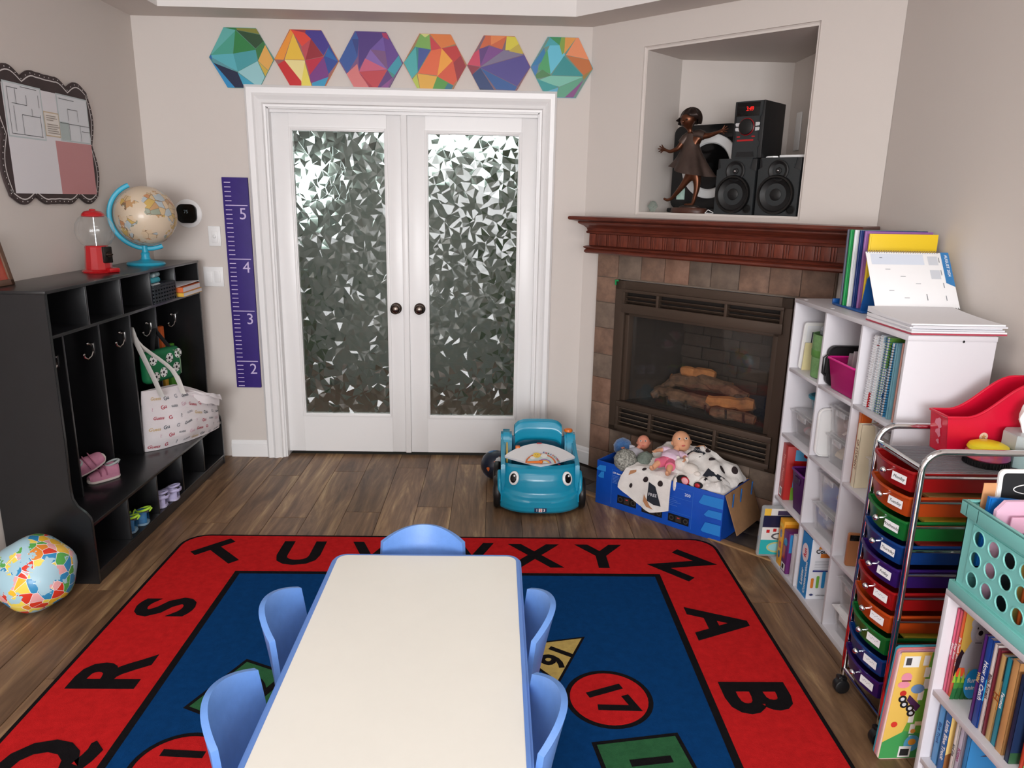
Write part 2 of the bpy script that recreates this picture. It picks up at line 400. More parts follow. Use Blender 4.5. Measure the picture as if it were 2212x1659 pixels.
# baseboards
def bb(name, pts, h=.105, t=.016):
    g = G()
    for (x0, y0), (x1, y1) in zip(pts, pts[1:]):
        a = Vector((x0, y0, 0)); c = Vector((x1, y1, 0)); d = (c-a); L = d.length; ang = math.atan2(d.y, d.x)
        mt = Matrix.Translation(a) @ Matrix.Rotation(ang, 4, 'Z')
        g.prism([(0, 0), (-t, 0), (-t, h*.72), (-t*.62, h*.78), (-t*.62, h*.9), (-t*.2, h), (0, h)], 0, L, 'x', mt)
    return O(name, g, TRIM, kind='structure')
bb('baseboard_back', [(-1.63, YB), (-1.40, YB)]); bb('baseboard_right_of_door', [(.325, YB), (.511, YB)])
d1 = D3(.125, 0, 0); bb('baseboard_fireplace', [(.511, YB), (d1.x, d1.y)])
g = G().box((XL+.009, 1.35, .055), (.018, 2.85, .11), .004); O('baseboard_left', g, TRIM, kind='structure')
# ---- door casing and jamb
g = G()
cas = [(0, 0), (.112, 0), (.112, .016), (.098, .03), (.07, .026), (.055, .034), (.035, .022), (.018, .026), (.012, .014), (0, .012)]  # from the inside edge out: (offset, depth)
x0, x1, zt = DX0-.004, DX1+.004, DZ+.003
path = [(x0, 0), (x0, zt), (x1, zt), (x1, 0)]
offs = []
for off, dep in cas:
    offs.append([(x0-off, 0, dep), (x0-off, zt+off, dep), (x1+off*.82, zt+off, dep), (x1+off*.82, 0, dep)])
rows = [[g.b.verts.new((p[0], YB-p[2], p[1])) for p in r] for r in offs]
for a, c in zip(rows, rows[1:]):
    for i in range(3): g.b.faces.new((a[i], a[i+1], c[i+1], c[i]))
bmesh.ops.recalc_face_normals(g.b, faces=g.b.faces[:])
for f in g.b.faces:
    if f.normal.y > .1: f.normal_flip()
O('trim_1', g, TRIM, kind='structure', ang=20)
g = G().box((DX0-.0, YB+.06, DZ/2), (.012, .13, DZ)).box((DX1, YB+.06, DZ/2), (.012, .13, DZ)).box(((DX0+DX1)/2, YB+.06, DZ), (DX1-DX0, .13, .012)).box(((DX0+DX1)/2, YB+.03, DZ-.012), (DX1-DX0, .012, .02))
O('trim_2', g, TRIM, kind='structure')
# ---- double doors with faceted film glass
FILM = M('faceted_film_glass', (205, 212, 206), .1, trans=.97, ior=1.45, spec=.6)
KNOB = M('dark_pewter', (96, 86, 80), .22, 1)
def pane(w, h, seed):
    rnd = random.Random(seed); g = G(); b = g.b; nx, nz = 18, 54
    P = [[(min(max((i+(rnd.random()-.5)*1.05*(0 < i < nx))/nx, 0), 1)*w, min(max((j+(rnd.random()-.5)*1.05*(0 < j < nz))/nz, 0), 1)*h) for j in range(nz+1)] for i in range(nx+1)]
    for i in range(nx):
        for j in range(nz):
            q = [P[i][j], P[i+1][j], P[i+1][j+1], P[i][j+1]]
            tr = ((0, 1, 2), (0, 2, 3)) if rnd.random() < .5 else ((0, 1, 3), (1, 2, 3))
            for t in tr:
                tx, tz = rnd.gauss(0, .21), rnd.gauss(0, .21)
                if rnd.random() < .3: tx *= .1; tz *= .1
                cx = sum(q[k][0] for k in t)/3; cz = sum(q[k][1] for k in t)/3
                try: b.faces.new([b.verts.new((q[k][0], -.004+(q[k][0]-cx)*tx+(q[k][1]-cz)*tz, q[k][1])) for k in t])
                except ValueError: pass
    bmesh.ops.recalc_face_normals(b, faces=b.faces[:])
    for f in b.faces:
        if f.normal.y > 0: f.normal_flip()
    return g
def door(name, xa, xb, gx0, gx1, gz0, gz1, kx, seed, label):
    z0, z1, y0, th = .022, 2.05, YB+.046, .04
    d = T(name, label, None, (xa, y0, 0)); d['kind'] = 'structure'
    W = xb-xa; a, c = gx0-xa, gx1-xa
    fr = .012
    g = G().box((a/2-fr/2, th/2, (z0+z1)/2), (a-fr, th, z1-z0), .002).box(((c+W)/2+fr/2, th/2, (z0+z1)/2), (W-c-fr, th, z1-z0), .002)
    g.box(((a+c)/2, th/2, (z0+gz0)/2-fr/2), (c-a+2*fr, th, gz0-z0-fr)).box(((a+c)/2, th/2, (z1+gz1)/2+fr/2), (c-a+2*fr, th, z1-gz1-fr))
    O('door_leaf', g, TRIM, d)
    g = G()
    for t0, t1, yy in ((-fr-.004, -.002, -.007), (-.004, .004, -.001)):
        for (p, q, r_, s_) in ((a+t0, a+t1, gz0+t0, gz1-t0), (c-t1, c-t0, gz0+t0, gz1-t0)): g.box(((p+q)/2, th/2+yy/2, (r_+s_)/2), (q-p, th-yy, s_-r_), .0015)
        for (p, q) in ((gz0+t0, gz0+t1), (gz1-t1, gz1-t0)): g.box(((a+c)/2, th/2+yy/2, (p+q)/2), (c-a-2*t1, th-yy, q-p), .0015)
    O('glazing_bead', g, TRIM, d)
    O('glass_pane', pane(gx1-gx0, gz1-gz0, seed), FILM, d, loc=(a, th*.4, gz0), smooth=False)
    k = kx-xa; kz = .937
    g = G().lathe([(0, 0), (.033, 0), (.034, .004), (.03, .008), (.014, .012), (.012, .03), (.02, .036), (.029, .046), (.029, .056), (.024, .063), (.021, .064), (.018, .0625), (.01, .065), (0, .0655)], 28, Matrix.Translation((k, 0, kz)) @ Matrix.Rotation(pi/2, 4, 'X'))
    O('door_knob', g, KNOB, d)
    return d
xm = -.538
d_1 = door('door_1', DX0+.004, xm-.002, -1.177, -.650, .268, 1.948, -.601, 3, 'left leaf of the white double door with faceted glass')
d_2 = door('door_2', xm+.002, DX1-.004, -.405, .121, .262, 1.944, -.459, 11, 'right leaf of the white double door with faceted glass')
O('astragal', G().box((.0, -.008, 1.036), (.036, .018, 2.03), .006), TRIM, d_1, loc=(xm-DX0-.004, 0, 0))
# dim hall behind the doors, seen only through the film
HALL = M('hall_wall', (150, 156, 148), .8); HF = M('hall_floor', (120, 96, 76), .6)
HC = M('hall_door_green', (92, 112, 84), .8)
g = G().box((-.6, 7.05, 1.3), (5.2, .1, 2.7)).box((-3.15, 5.8, 1.3), (.1, 2.5, 2.7)).box((1.95, 5.8, 1.3), (.1, 2.5, 2.7)).box((-.6, 5.8, 2.6), (5.2, 2.6, .1))
O('wall_hall', g, HALL, kind='structure')
O('floor_hall', G().box((-.6, 5.8, -.06), (5.2, 2.6, .1)), HF, kind='structure')
SKYP = M('hall_window_light', (225, 240, 240), .5, emit=4)
O('window_2', G().box((-1.55, 6.96, 1.72), (.34, .04, .34)), SKYP, kind='structure')
O('window_3', G().box((-.15, 6.96, 2.12), (1.5, .04, .34)), SKYP, kind='structure')
area('hall_fill_light', (-.5, 5.9, 2.5), (0, 0, 0), 1.2, .6, 7, (1, .97, .92))  # fill added to brighten the hall behind the glass, no lamp there
O('wall_hall_panel', G().box((.55, 6.9, 1.0), (.9, .06, 2.0)).box((-2.2, 6.9, .5), (1.2, .06, 1.0)), HC, kind='structure')
# ================================================================ left side: wall things and locker bench
# ---- black locker bench
BLK = M('black_lacquer', (24, 24, 26), .30, spec=.6, coat=.15, var=.15, scale=12, bump=.05, bscale=50)
cx0 = XL+.004; y0, y1 = 2.779, 4.229; zt = 1.218; xt, xb = -1.698, -1.634; th = .016
lk = T('locker_bench', 'black wooden locker bench with hooks and shoe cubbies against the left wall', 'locker', ((cx0+xb)/2, (y0+y1)/2, 0))
ox, oy = (cx0+xb)/2, (y0+y1)/2
def LB(name, g, mat=BLK, parent=lk): 
    return O(name, g, mat, parent, loc=None)
def off(g):
    bmesh.ops.translate(g.b, vec=(-ox, -oy, 0), verts=g.b.verts); return g
side = [(cx0, 0), (xb, 0), (xb, .27), (xb-.004, .295), (xb-.022, .32), (xb-.05, .345), (xb-.066, .378), (xb-.069, .43), (xt, .62), (xt, zt-.012), (cx0, zt-.012)]
for yy in (y0, y1-th):
    LB('side_panel', off(G().prism(side, yy, yy+th, 'y', bev=.002)))
LB('top', off(G().box(((cx0+xt)/2, (y0+y1)/2, zt-.006), (xt-cx0+.006, y1-y0+.006, .013), .002)))
yd = [3.057, 3.341, 3.631, 3.914]
LB('cubby_shelf', off(G().box(((cx0+xt)/2, (y0+y1)/2, 1.039), (xt-cx0, y1-y0-2*th, .013), .001)))
LB('bench_seat', off(G().box(((cx0+xb)/2, (y0+y1)/2, .262), (xb-cx0, y1-y0-2*th, .016), .002)))
LB('bottom_panel', off(G().box(((cx0+xb)/2, (y0+y1)/2, .05), (xb-cx0, y1-y0-2*th, .014), .001)))
LB('toe_board', off(G().box((xb-.009, (y0+y1)/2, .024), (.014, y1-y0-2*th, .046), .001)))
xbk = cx0+.01
LB('back_panel', off(G().box((cx0+.005, (y0+y1)/2, .61), (.01, y1-y0-2*th, 1.18))))
for y in yd:
    LB('cubby_divider', off(G().box(((cx0+xt)/2, y, 1.125), (xt-cx0, .013, .16), .001)))
    LB('locker_divider', off(G().box(((xbk-1.817)/2, y, .651), (-1.817-xbk, .013, .762), .001)))
    LB('shoe_divider', off(G().box(((cx0+xb)/2-.002, y+.022, .156), (xb-cx0-.006, .013, .196), .001)))
NICK = M('brushed_nickel', (190, 188, 186), .25, 1)
hook_x = -1.85
for y in [v-.0068 for v in yd]+[y1-th-.0003]:
    hx_ = hook_x
    g = G().box((hx_, y-.003, .888), (.016, .006, .05), .002)
    g.tube([(hx_, y-.004, .905), (hx_, y-.02, .908), (hx_-.004, y-.034, .914)], .005, 8)
    g.tube([(hx_, y-.004, .872), (hx_-.004, y-.014, .852), (hx_-.012, y-.03, .842), (hx_-.018, y-.042, .85), (hx_-.02, y-.046, .862)], .0052, 8)
    g.sph((hx_-.004, y-.036, .915), .008, 10).sph((hx_-.02, y-.046, .864), .008, 10)
    LB('coat_hook', off(g), NICK)
# ---- scalloped notice board on the left wall
def yz(o_, pts): return pts
CH = M('chalkboard_brown', (62, 50, 50), .7, var=.25, scale=9)
bd = T('notice_board', 'dark scalloped chalk-look notice board with papers on the left wall', 'notice board', (XL+.002, 3.0, 1.56))
def outl(dv_):
    cu, cv = .45, .25
    def sc(u, v, k): return (cu+(u-cu)*k, cv+(v-cv)*k)
    pts = []
    def seg(a, c, n, amp, tip):
        A = Vector(a); C = Vector(c); L = (C-A).length; d = (C-A)/L; nn = Vector((d.y, -d.x)); N_ = 40
        for i in range(N_):
            t = i/N_; f = abs(sin(pi*t*n))**1.1*amp
            if tip: f += amp*.9*max(0, 1-abs(t-.5)/.09)
            p = A+d*(t*L)+nn*(f+dv_); pts.append((p.x, p.y))
    seg((.12, .0), (.79, .0), 4, .034, True); seg((.79, .0), (.79, .485), 2, .034, False); seg((.79, .485), (.12, .485), 4, .034, True); seg((.12, .485), (.12, .0), 2, .034, False)
    return pts
O('board', G().prism(outl(0), 0, .012, 'x', bev=.002), CH, bd)
CHW = M('chalk_white', (215, 210, 208), .8)
def ribbon(pts, wd, x, closed=True):
    g = G(); n = len(pts); L_, Rr = [], []
    for i in range(n):
        a = Vector(pts[i-1]); c = Vector(pts[(i+1) % n]); t = (c-a).normalized() if (c-a).length > 0 else Vector((1, 0)); nn = Vector((-t.y, t.x))*wd/2
        p = Vector(pts[i]); L_.append(g.b.verts.new((x, *(p+nn)))); Rr.append(g.b.verts.new((x, *(p-nn))))
    for i in range(n if closed else n-1):
        j = (i+1) % n; g.b.faces.new((L_[i], L_[j], Rr[j], Rr[i]))
    return g
O('chalk_line', ribbon(outl(-.022), .005, .0126), CHW, bd, smooth=False)
ds = outl(-.011); g = G()
for i in range(0, len(ds), 1):
    if i % 2 == 0: p = ds[i]; g.box((.0126, p[0], p[1]), (.0006, .004, .004))
O('dotted_line', g, CHW, bd, kind='stuff', smooth=False)
mtb = frame((.0128, 0, 0), (0, 1, 0), (0, 0, 1))     # x right along +y, y up, facing the room (+x)
GREYL = (120, 120, 125)
def lines(segs, w_=.0022, c=(60, 60, 66)):
    out = []
    for (a, b_, c_, d_) in segs:
        if abs(a-c_) > abs(b_-d_): out.append((c, rect(min(a, c_), b_-w_/2, max(a, c_), b_+w_/2)))
        else: out.append((c, rect(a-w_/2, min(b_, d_), a+w_/2, max(b_, d_))))
    return out
pp = [((226, 224, 228), [(.15, .012), (.776, .012), (.776, .45), (.15, .443)]), ((196, 136, 138), [(.482, .012), (.776, .012), (.776, .245), (.478, .243)]),
      ((190, 202, 204), rect(.155, .236, .412, .452)), ((222, 224, 228), rect(.163, .242, .404, .446)),
      ((186, 198, 200), rect(.522, .246, .776, .45)), ((218, 222, 226), rect(.53, .252, .77, .444)),
      ((202, 182, 150), rect(.412, .258, .526, .362)), ((232, 226, 218), rect(.417, .263, .521, .357)), ((176, 190, 188), rect(.53, .252, .60, .33))]
pp += lines([(.18, .43, .25, .43), (.27, .44, .38, .42), (.18, .43, .18, .25), (.18, .25, .39, .25), (.385, .25, .385, .34), (.385, .37, .385, .42), (.23, .37, .23, .43), (.20, .37, .30, .37), (.30, .37, .30, .41), (.26, .25, .26, .33), (.26, .33, .385, .33), (.33, .33, .33, .36), (.21, .26, .21, .36), (.54, .43, .66, .43), (.60, .39, .68, .39), (.60, .34, .60, .39), (.68, .34, .68, .39), (.53, .325, .77, .325), (.60, .255, .60, .325), (.69, .255, .69, .325), (.70, .30, .77, .30)])
for k in range(9): pp += lines([(.425, .345-k*.009, .425+(.09 if k != 2 else .05)*(.8+.2*((k*7) % 3)/2), .345-k*.009)], .003, (150, 140, 130)) if k != 3 else []
art('papers', pp, PRINT, bd, mtb)
# ---- thermostat and switches on the back wall
th_ = T('thermostat', 'black squarish thermostat on a round white plate on the wall', 'thermostat', (-1.779, YB, 1.473))
MW = M('white_plastic', (238, 238, 238), .35)
O('wall_plate', G().lathe([(0, 0), (.08, 0), (.08, .004), (.074, .009), (0, .01)], 40, Matrix.Rotation(pi/2, 4, 'X')), MW, th_)
O('body', G().prism(rrect(-.055, -.053, .055, .053, .034, 6), -.03, -.008, 'y', bev=.004), M('gloss_black', (10, 10, 11), .12), th_)
text('75', .026, M('dim_digits', (90, 100, 105), .5, emit=.4), th_, frame((0, -.0305, .01), (1, 0, 0), (0, 0, 1)), name='display_digits')
sw = T('dimmer_switch', 'white single dimmer switch plate above the double switch', 'switch', (-1.636, YB, 1.348))
O('wall_plate', G().box((0, -.004, 0), (.07, .008, .115), .003), MW, sw)
O('rocker', G().box((0, -.009, -.004), (.033, .006, .066), .002), MW, sw)
O('dimmer_knob', G().sph((0, -.013, -.002), (.009, .006, .011), 12), MW, sw)
sw = T('double_switch', 'white double rocker switch plate beside the height chart', 'switch', (-1.66, YB, 1.114))
O('wall_plate', G().box((0, -.004, 0), (.115, .008, .115), .003), MW, sw)
for dx in (-.023, .023): O('rocker', G().box((dx, -.009, 0), (.033, .007, .066), .002), MW, sw)
# ---- height chart
PUR = M('chart_purple', (52, 32, 118), .6, var=.12, scale=6); LIL = M('chart_marks', (205, 190, 228), .6)
hc = T('height_chart', 'tall purple wooden ruler growth chart beside the door', 'height chart', (-1.496, YB, .446))
O('board', G().box((0, -.008, .6165), (.147, .014, 1.233), .002), PUR, hc)
g = G()
inch = .0254
for k in range(18, 67):
    z = k*inch-.446
    if not .01 < z < 1.225: continue
    l = .125 if k % 12 == 0 else .036
    g.box((-.073+.012+l/2, -.0153, z), (l, .0012, .0044 if k % 12 else .005))
O('tick_marks', g, LIL, hc, kind='stuff')
for n_ in (2, 3, 4, 5):
    text(str(n_), .092, LIL, hc, frame((.035, -.0152, n_*12*inch-.446-.05), (1, 0, 0), (0, 0, 1)), name='numeral')
# ---- hexagon posters
hexes = [
 ('teal and green faceted hexagon wall panel with a yellow corner', (53, 305), (400, 315), 147, 468, [
  ((96, 176, 170), [(125, 147), (190, 155), (180, 285), (65, 290)]), ((72, 160, 140), [(190, 165), (180, 285), (65, 295)]), ((40, 120, 62), [(125, 147), (305, 150), (310, 165), (190, 160)]), ((130, 130, 52), [(195, 150), (305, 150), (325, 180), (200, 160)]),
  ((38, 74, 42), [(195, 160), (328, 182), (345, 215), (300, 255)]), ((44, 128, 66), [(190, 160), (300, 258), (300, 262), (182, 285)]), ((50, 116, 60), [(345, 215), (350, 235), (315, 315), (300, 258)]),
  ((88, 176, 188), [(65, 295), (182, 285), (210, 380), (70, 315)]), ((70, 156, 164), [(182, 285), (300, 262), (312, 320), (208, 380)]), ((88, 150, 160), [(55, 305), (75, 310), (208, 382), (90, 345)]), ((40, 100, 170), [(53, 305), (65, 292), (72, 325)]),
  ((226, 170, 84), [(350, 235), (400, 315), (370, 370), (315, 320)]), ((204, 172, 64), [(315, 322), (370, 372), (360, 402)]), ((150, 200, 205), [(312, 322), (352, 405), (328, 466), (208, 382)]),
  ((22, 32, 66), [(75, 335), (208, 384), (245, 467), (190, 467)]), ((42, 140, 196), [(60, 318), (195, 467), (155, 467)]), ((60, 160, 190), [(208, 386), (330, 466), (245, 467)])]),
 ('red, yellow and violet faceted hexagon wall panel', (400, 318), (742, 322), 158, 477, [
  ((236, 150, 48), [(480, 158), (495, 175), (450, 320), (402, 318), (440, 240)]), ((226, 66, 48), [(480, 158), (540, 162), (590, 205), (575, 290), (495, 178)]), ((234, 190, 58), [(495, 178), (562, 318), (455, 318)]), ((236, 220, 150), [(455, 320), (562, 320), (575, 400), (548, 440), (458, 330)]),
  ((200, 30, 34), [(455, 322), (548, 432), (548, 475), (495, 474), (420, 345)]), ((232, 214, 90), [(562, 330), (610, 476), (548, 476), (550, 430)]), ((190, 70, 80), [(590, 205), (565, 318), (540, 250)]), ((150, 28, 44), [(590, 205), (660, 295), (565, 318)]), ((190, 30, 60), [(565, 320), (660, 298), (690, 385), (600, 420)]),
  ((120, 50, 130), [(662, 298), (692, 385), (690, 410), (600, 440), (590, 400)]), ((64, 48, 140), [(540, 160), (650, 160), (690, 235), (660, 292), (590, 205)]), ((40, 70, 150), [(690, 235), (740, 322), (692, 390), (662, 300)]), ((30, 100, 170), [(682, 250), (742, 322), (668, 295)]), ((50, 150, 190), [(692, 405), (665, 476), (610, 476), (605, 440)]), ((150, 40, 60), [(480, 158), (560, 160), (560, 175)])]),
 ('dark violet and pink faceted hexagon wall panel', (742, 325), (1083, 335), 168, 487, [
  ((74, 44, 124), [(822, 168), (995, 174), (905, 262), (850, 370), (838, 210)]), ((48, 84, 156), [(822, 168), (840, 210), (840, 300), (790, 392), (742, 325), (775, 245)]), ((44, 60, 130), [(805, 210), (840, 210), (838, 300)]), ((108, 78, 160), [(968, 195), (992, 270), (905, 262)]), ((96, 58, 140), [(995, 174), (1060, 290), (1005, 365), (970, 200)]), ((130, 96, 170), [(905, 262), (1000, 365), (852, 380)]),
  ((200, 90, 120), [(880, 310), (1000, 366), (852, 382)]), ((190, 60, 70), [(852, 382), (1002, 368), (945, 487)]), ((214, 120, 120), [(840, 340), (852, 382), (925, 486), (832, 484), (785, 395)]), ((170, 44, 60), [(850, 385), (950, 480), (930, 487)]), ((90, 50, 120), [(1003, 370), (1030, 410), (945, 487)]), ((140, 70, 140), [(1030, 412), (1003, 487), (950, 487)]), ((52, 150, 170), [(1060, 290), (1083, 335), (1035, 412), (1003, 368)]), ((170, 40, 90), [(960, 175), (998, 175), (1000, 210), (968, 195)]), ((60, 140, 130), [(1003, 368), (1045, 395), (1035, 412)])]),
 ('orange and lime faceted hexagon wall panel', (1085, 335), (1422, 347), 180, 497, [
  ((220, 120, 50), [(1205, 180), (1340, 184), (1362, 230), (1280, 255), (1215, 182)]), ((120, 170, 80), [(1165, 180), (1210, 180), (1225, 265), (1140, 250)]), ((40, 130, 130), [(1140, 250), (1225, 262), (1165, 390), (1105, 305)]), ((60, 80, 150), [(1160, 255), (1225, 265), (1165, 380)]), ((70, 170, 170), [(1145, 250), (1165, 385), (1130, 420), (1087, 335)]), ((210, 210, 130), [(1165, 180), (1215, 180), (1190, 200)]), ((200, 52, 62), [(1215, 190), (1280, 255), (1228, 268)]),
  ((226, 100, 54), [(1228, 268), (1282, 255), (1270, 400), (1165, 390)]), ((240, 160, 50), [(1282, 255), (1345, 320), (1270, 405)]), ((190, 40, 40), [(1362, 238), (1420, 345), (1395, 400), (1345, 320), (1282, 255)]), ((214, 80, 44), [(1345, 320), (1395, 400), (1360, 450), (1270, 405)]), ((150, 30, 44), [(1385, 290), (1422, 347), (1380, 430), (1350, 330)]), ((224, 170, 62), [(1165, 392), (1270, 405), (1245, 497), (1190, 495)]), ((180, 196, 76), [(1130, 425), (1160, 395), (1190, 496), (1168, 494)]), ((80, 150, 60), [(1270, 405), (1355, 450), (1340, 497), (1245, 497)]), ((40, 110, 130), [(1330, 440), (1360, 452), (1342, 497), (1310, 480)])]),
 ('deep blue and purple faceted hexagon wall panel with an orange top', (1424, 347), (1760, 352), 190, 510, [
  ((204, 96, 52), [(1508, 190), (1620, 192), (1600, 262), (1530, 240), (1480, 265)]), ((226, 130, 70), [(1535, 190), (1618, 192), (1540, 240)]), ((214, 200, 56), [(1618, 192), (1680, 194), (1700, 230), (1640, 265), (1618, 265)]), ((190, 168, 60), [(1640, 265), (1700, 230), (1725, 280), (1640, 300)]), ((120, 62, 136), [(1530, 245), (1610, 265), (1495, 355), (1480, 262)]), ((90, 50, 120), [(1480, 262), (1530, 245), (1495, 350)]), ((200, 60, 90), [(1455, 285), (1480, 262), (1495, 355), (1425, 347)]),
  ((120, 110, 140), [(1610, 265), (1725, 285), (1495, 358)]), ((74, 62, 140), [(1725, 288), (1758, 352), (1700, 455), (1495, 360)]), ((140, 40, 60), [(1425, 347), (1492, 358), (1450, 400)]), ((30, 56, 110), [(1450, 400), (1495, 362), (1580, 480), (1530, 508), (1502, 506)]), ((34, 84, 150), [(1495, 362), (1700, 458), (1690, 480), (1590, 475)]), ((44, 100, 170), [(1590, 478), (1690, 480), (1675, 510), (1545, 508)]), ((28, 46, 90), [(1502, 470), (1580, 482), (1530, 509), (1504, 508)])]),
 ('turquoise and orange faceted hexagon wall panel', (1760, 355), (2093, 362), 197, 518, [
  ((96, 190, 214), [(1850, 240), (1905, 240), (1935, 290), (1870, 395), (1830, 300)]), ((50, 140, 80), [(1845, 197), (1905, 197), (1900, 240), (1850, 215)]), ((130, 160, 60), [(1905, 197), (1985, 198), (1920, 290), (1900, 240)]), ((222, 150, 66), [(1925, 198), (1985, 198), (1930, 285)]), ((232, 140, 92), [(1985, 198), (2015, 198), (2072, 312), (1940, 290)]), ((60, 160, 170), [(1845, 200), (1900, 240), (1850, 242), (1820, 255)]),
  ((40, 120, 170), [(1820, 255), (1838, 300), (1800, 345), (1762, 352)]), ((70, 160, 100), [(1838, 260), (1870, 392), (1800, 370)]), ((190, 106, 46), [(1940, 292), (2072, 314), (2092, 362), (2050, 400)]), ((38, 140, 142), [(1930, 295), (2045, 400), (1875, 400)]), ((74, 130, 80), [(1790, 400), (1825, 370), (1875, 402), (1795, 420)]), ((120, 190, 170), [(1870, 402), (2045, 404), (1925, 460), (1800, 430)]), ((48, 150, 150), [(1795, 420), (1920, 462), (1850, 490), (1815, 470)]), ((90, 160, 130), [(2045, 406), (1985, 517), (1915, 512), (1925, 462)]), ((130, 70, 130), [(2050, 420), (2005, 517), (1960, 517)]), ((90, 170, 200), [(1850, 490), (1920, 465), (1912, 517), (1835, 517)]), ((90, 80, 150), [(1820, 495), (1850, 495), (1860, 517), (1832, 517)]), ((150, 120, 50), [(2092, 362), (2050, 420), (2040, 400)]), ((60, 120, 180), [(1762, 355), (1800, 345), (1800, 375), (1785, 405)])])]
hx = [(-1.589, -1.234), (-1.234, -.882), (-.881, -.530), (-.529, -.179), (-.178, .173), (.173, .521)]
hz = [(2.156, 2.463), (2.155, 2.461), (2.153, 2.460), (2.151, 2.456), (2.146, 2.455), (2.145, 2.456)]
for (lab, L_, R_, t_, b_, polys), (xa, xb_), (za, zb) in zip(hexes, hx, hz):
    h = T('hexagon_panel', lab, 'wall art', ((xa+xb_)/2, YB, za), group='hexagon panels above the door')
    W, H = xb_-xa, zb-za
    hexp = [(-W/2, H/2), (-W/4+.003, 0), (W/4-.003, 0), (W/2, H/2), (W/4-.003, H), (-W/4+.003, H)]
    O('board', G().prism(hexp, -.011, -.001, 'y', bev=.001), M('hex_base_'+lab.split()[0], polys[0][0], .5), h)
    k = (L_[1]+R_[1])/2
    base_c = tuple(sum(p[0][i] for p in polys)//len(polys) for i in range(3))
    def mp_(q): 
        v = (b_-q[1])/(b_-t_)*H; sk = (v/H-.5)*(-22/2.4578*.0027)*(1 if True else 0)
        u = (q[0]-(L_[0]+R_[0])/2)/(R_[0]-L_[0])*W
        u += (v/H-.5)*.028      # undo the lean of verticals in the picture
        # keep inside the hexagon
        lim = W/4+ (1-abs(v/H-.5)*2)*W/4 -.0015
        return (max(-lim, min(lim, u)), max(.001, min(H-.001, v)))
    art('facet_print', [(base_c, [(p[0]*.995, .001+p[1]*.99) for p in hexp])]+[(c, [mp_(q) for q in ps]) for c, ps in polys], PRINT, h, frame((0, -.0112, 0), (1, 0, 0), (0, 0, 1)), lift=.00004)
# ---- gumball machine
RED = M('enamel_red', (178, 22, 28), .22, coat=.4)
gm = T('gumball_machine', 'red gumball machine with an empty glass globe on the locker bench', 'gumball machine', (-1.868, 3.50, zt), rz=R(55))
O('base', G().lathe([(0, 0), (.072, 0), (.074, .006), (.066, .012), (.058, .016), (.05, .1), (.05, .118), (.046, .124), (0, .124)], 12), RED, gm, ang=20)
O('chute', G().box((.03, -.055, .012), (.05, .06, .022), .006), RED, gm)
GL = clear('clear_glass', (250, 252, 252), .02, .03)
O('glass_globe', G().lathe([(.046, .122), (.062, .132), (.078, .16), (.084, .19), (.079, .222), (.064, .248), (.046, .262)], 32, cap=False), GL, gm)
O('lid', G().lathe([(0, .29), (.012, .289), (.014, .283), (.035, .279), (.047, .268), (.05, .258), (.046, .254), (0, .254)], 32), RED, gm)
O('rod', G().cyl((0, 0, .19), .003, .14, seg=8), CHROME, gm)
cm = O('coin_mechanism', G().box((.016, -.056, .083), (.042, .018, .075), .004), M('dark_metal', (58, 56, 54), .3, .9), gm)
O('turn_handle', G().cyl((.016, -.07, .085), .013, .012, 'y', 16).box((.016, -.079, .085), (.03, .006, .007), .002), KNOB, cm)
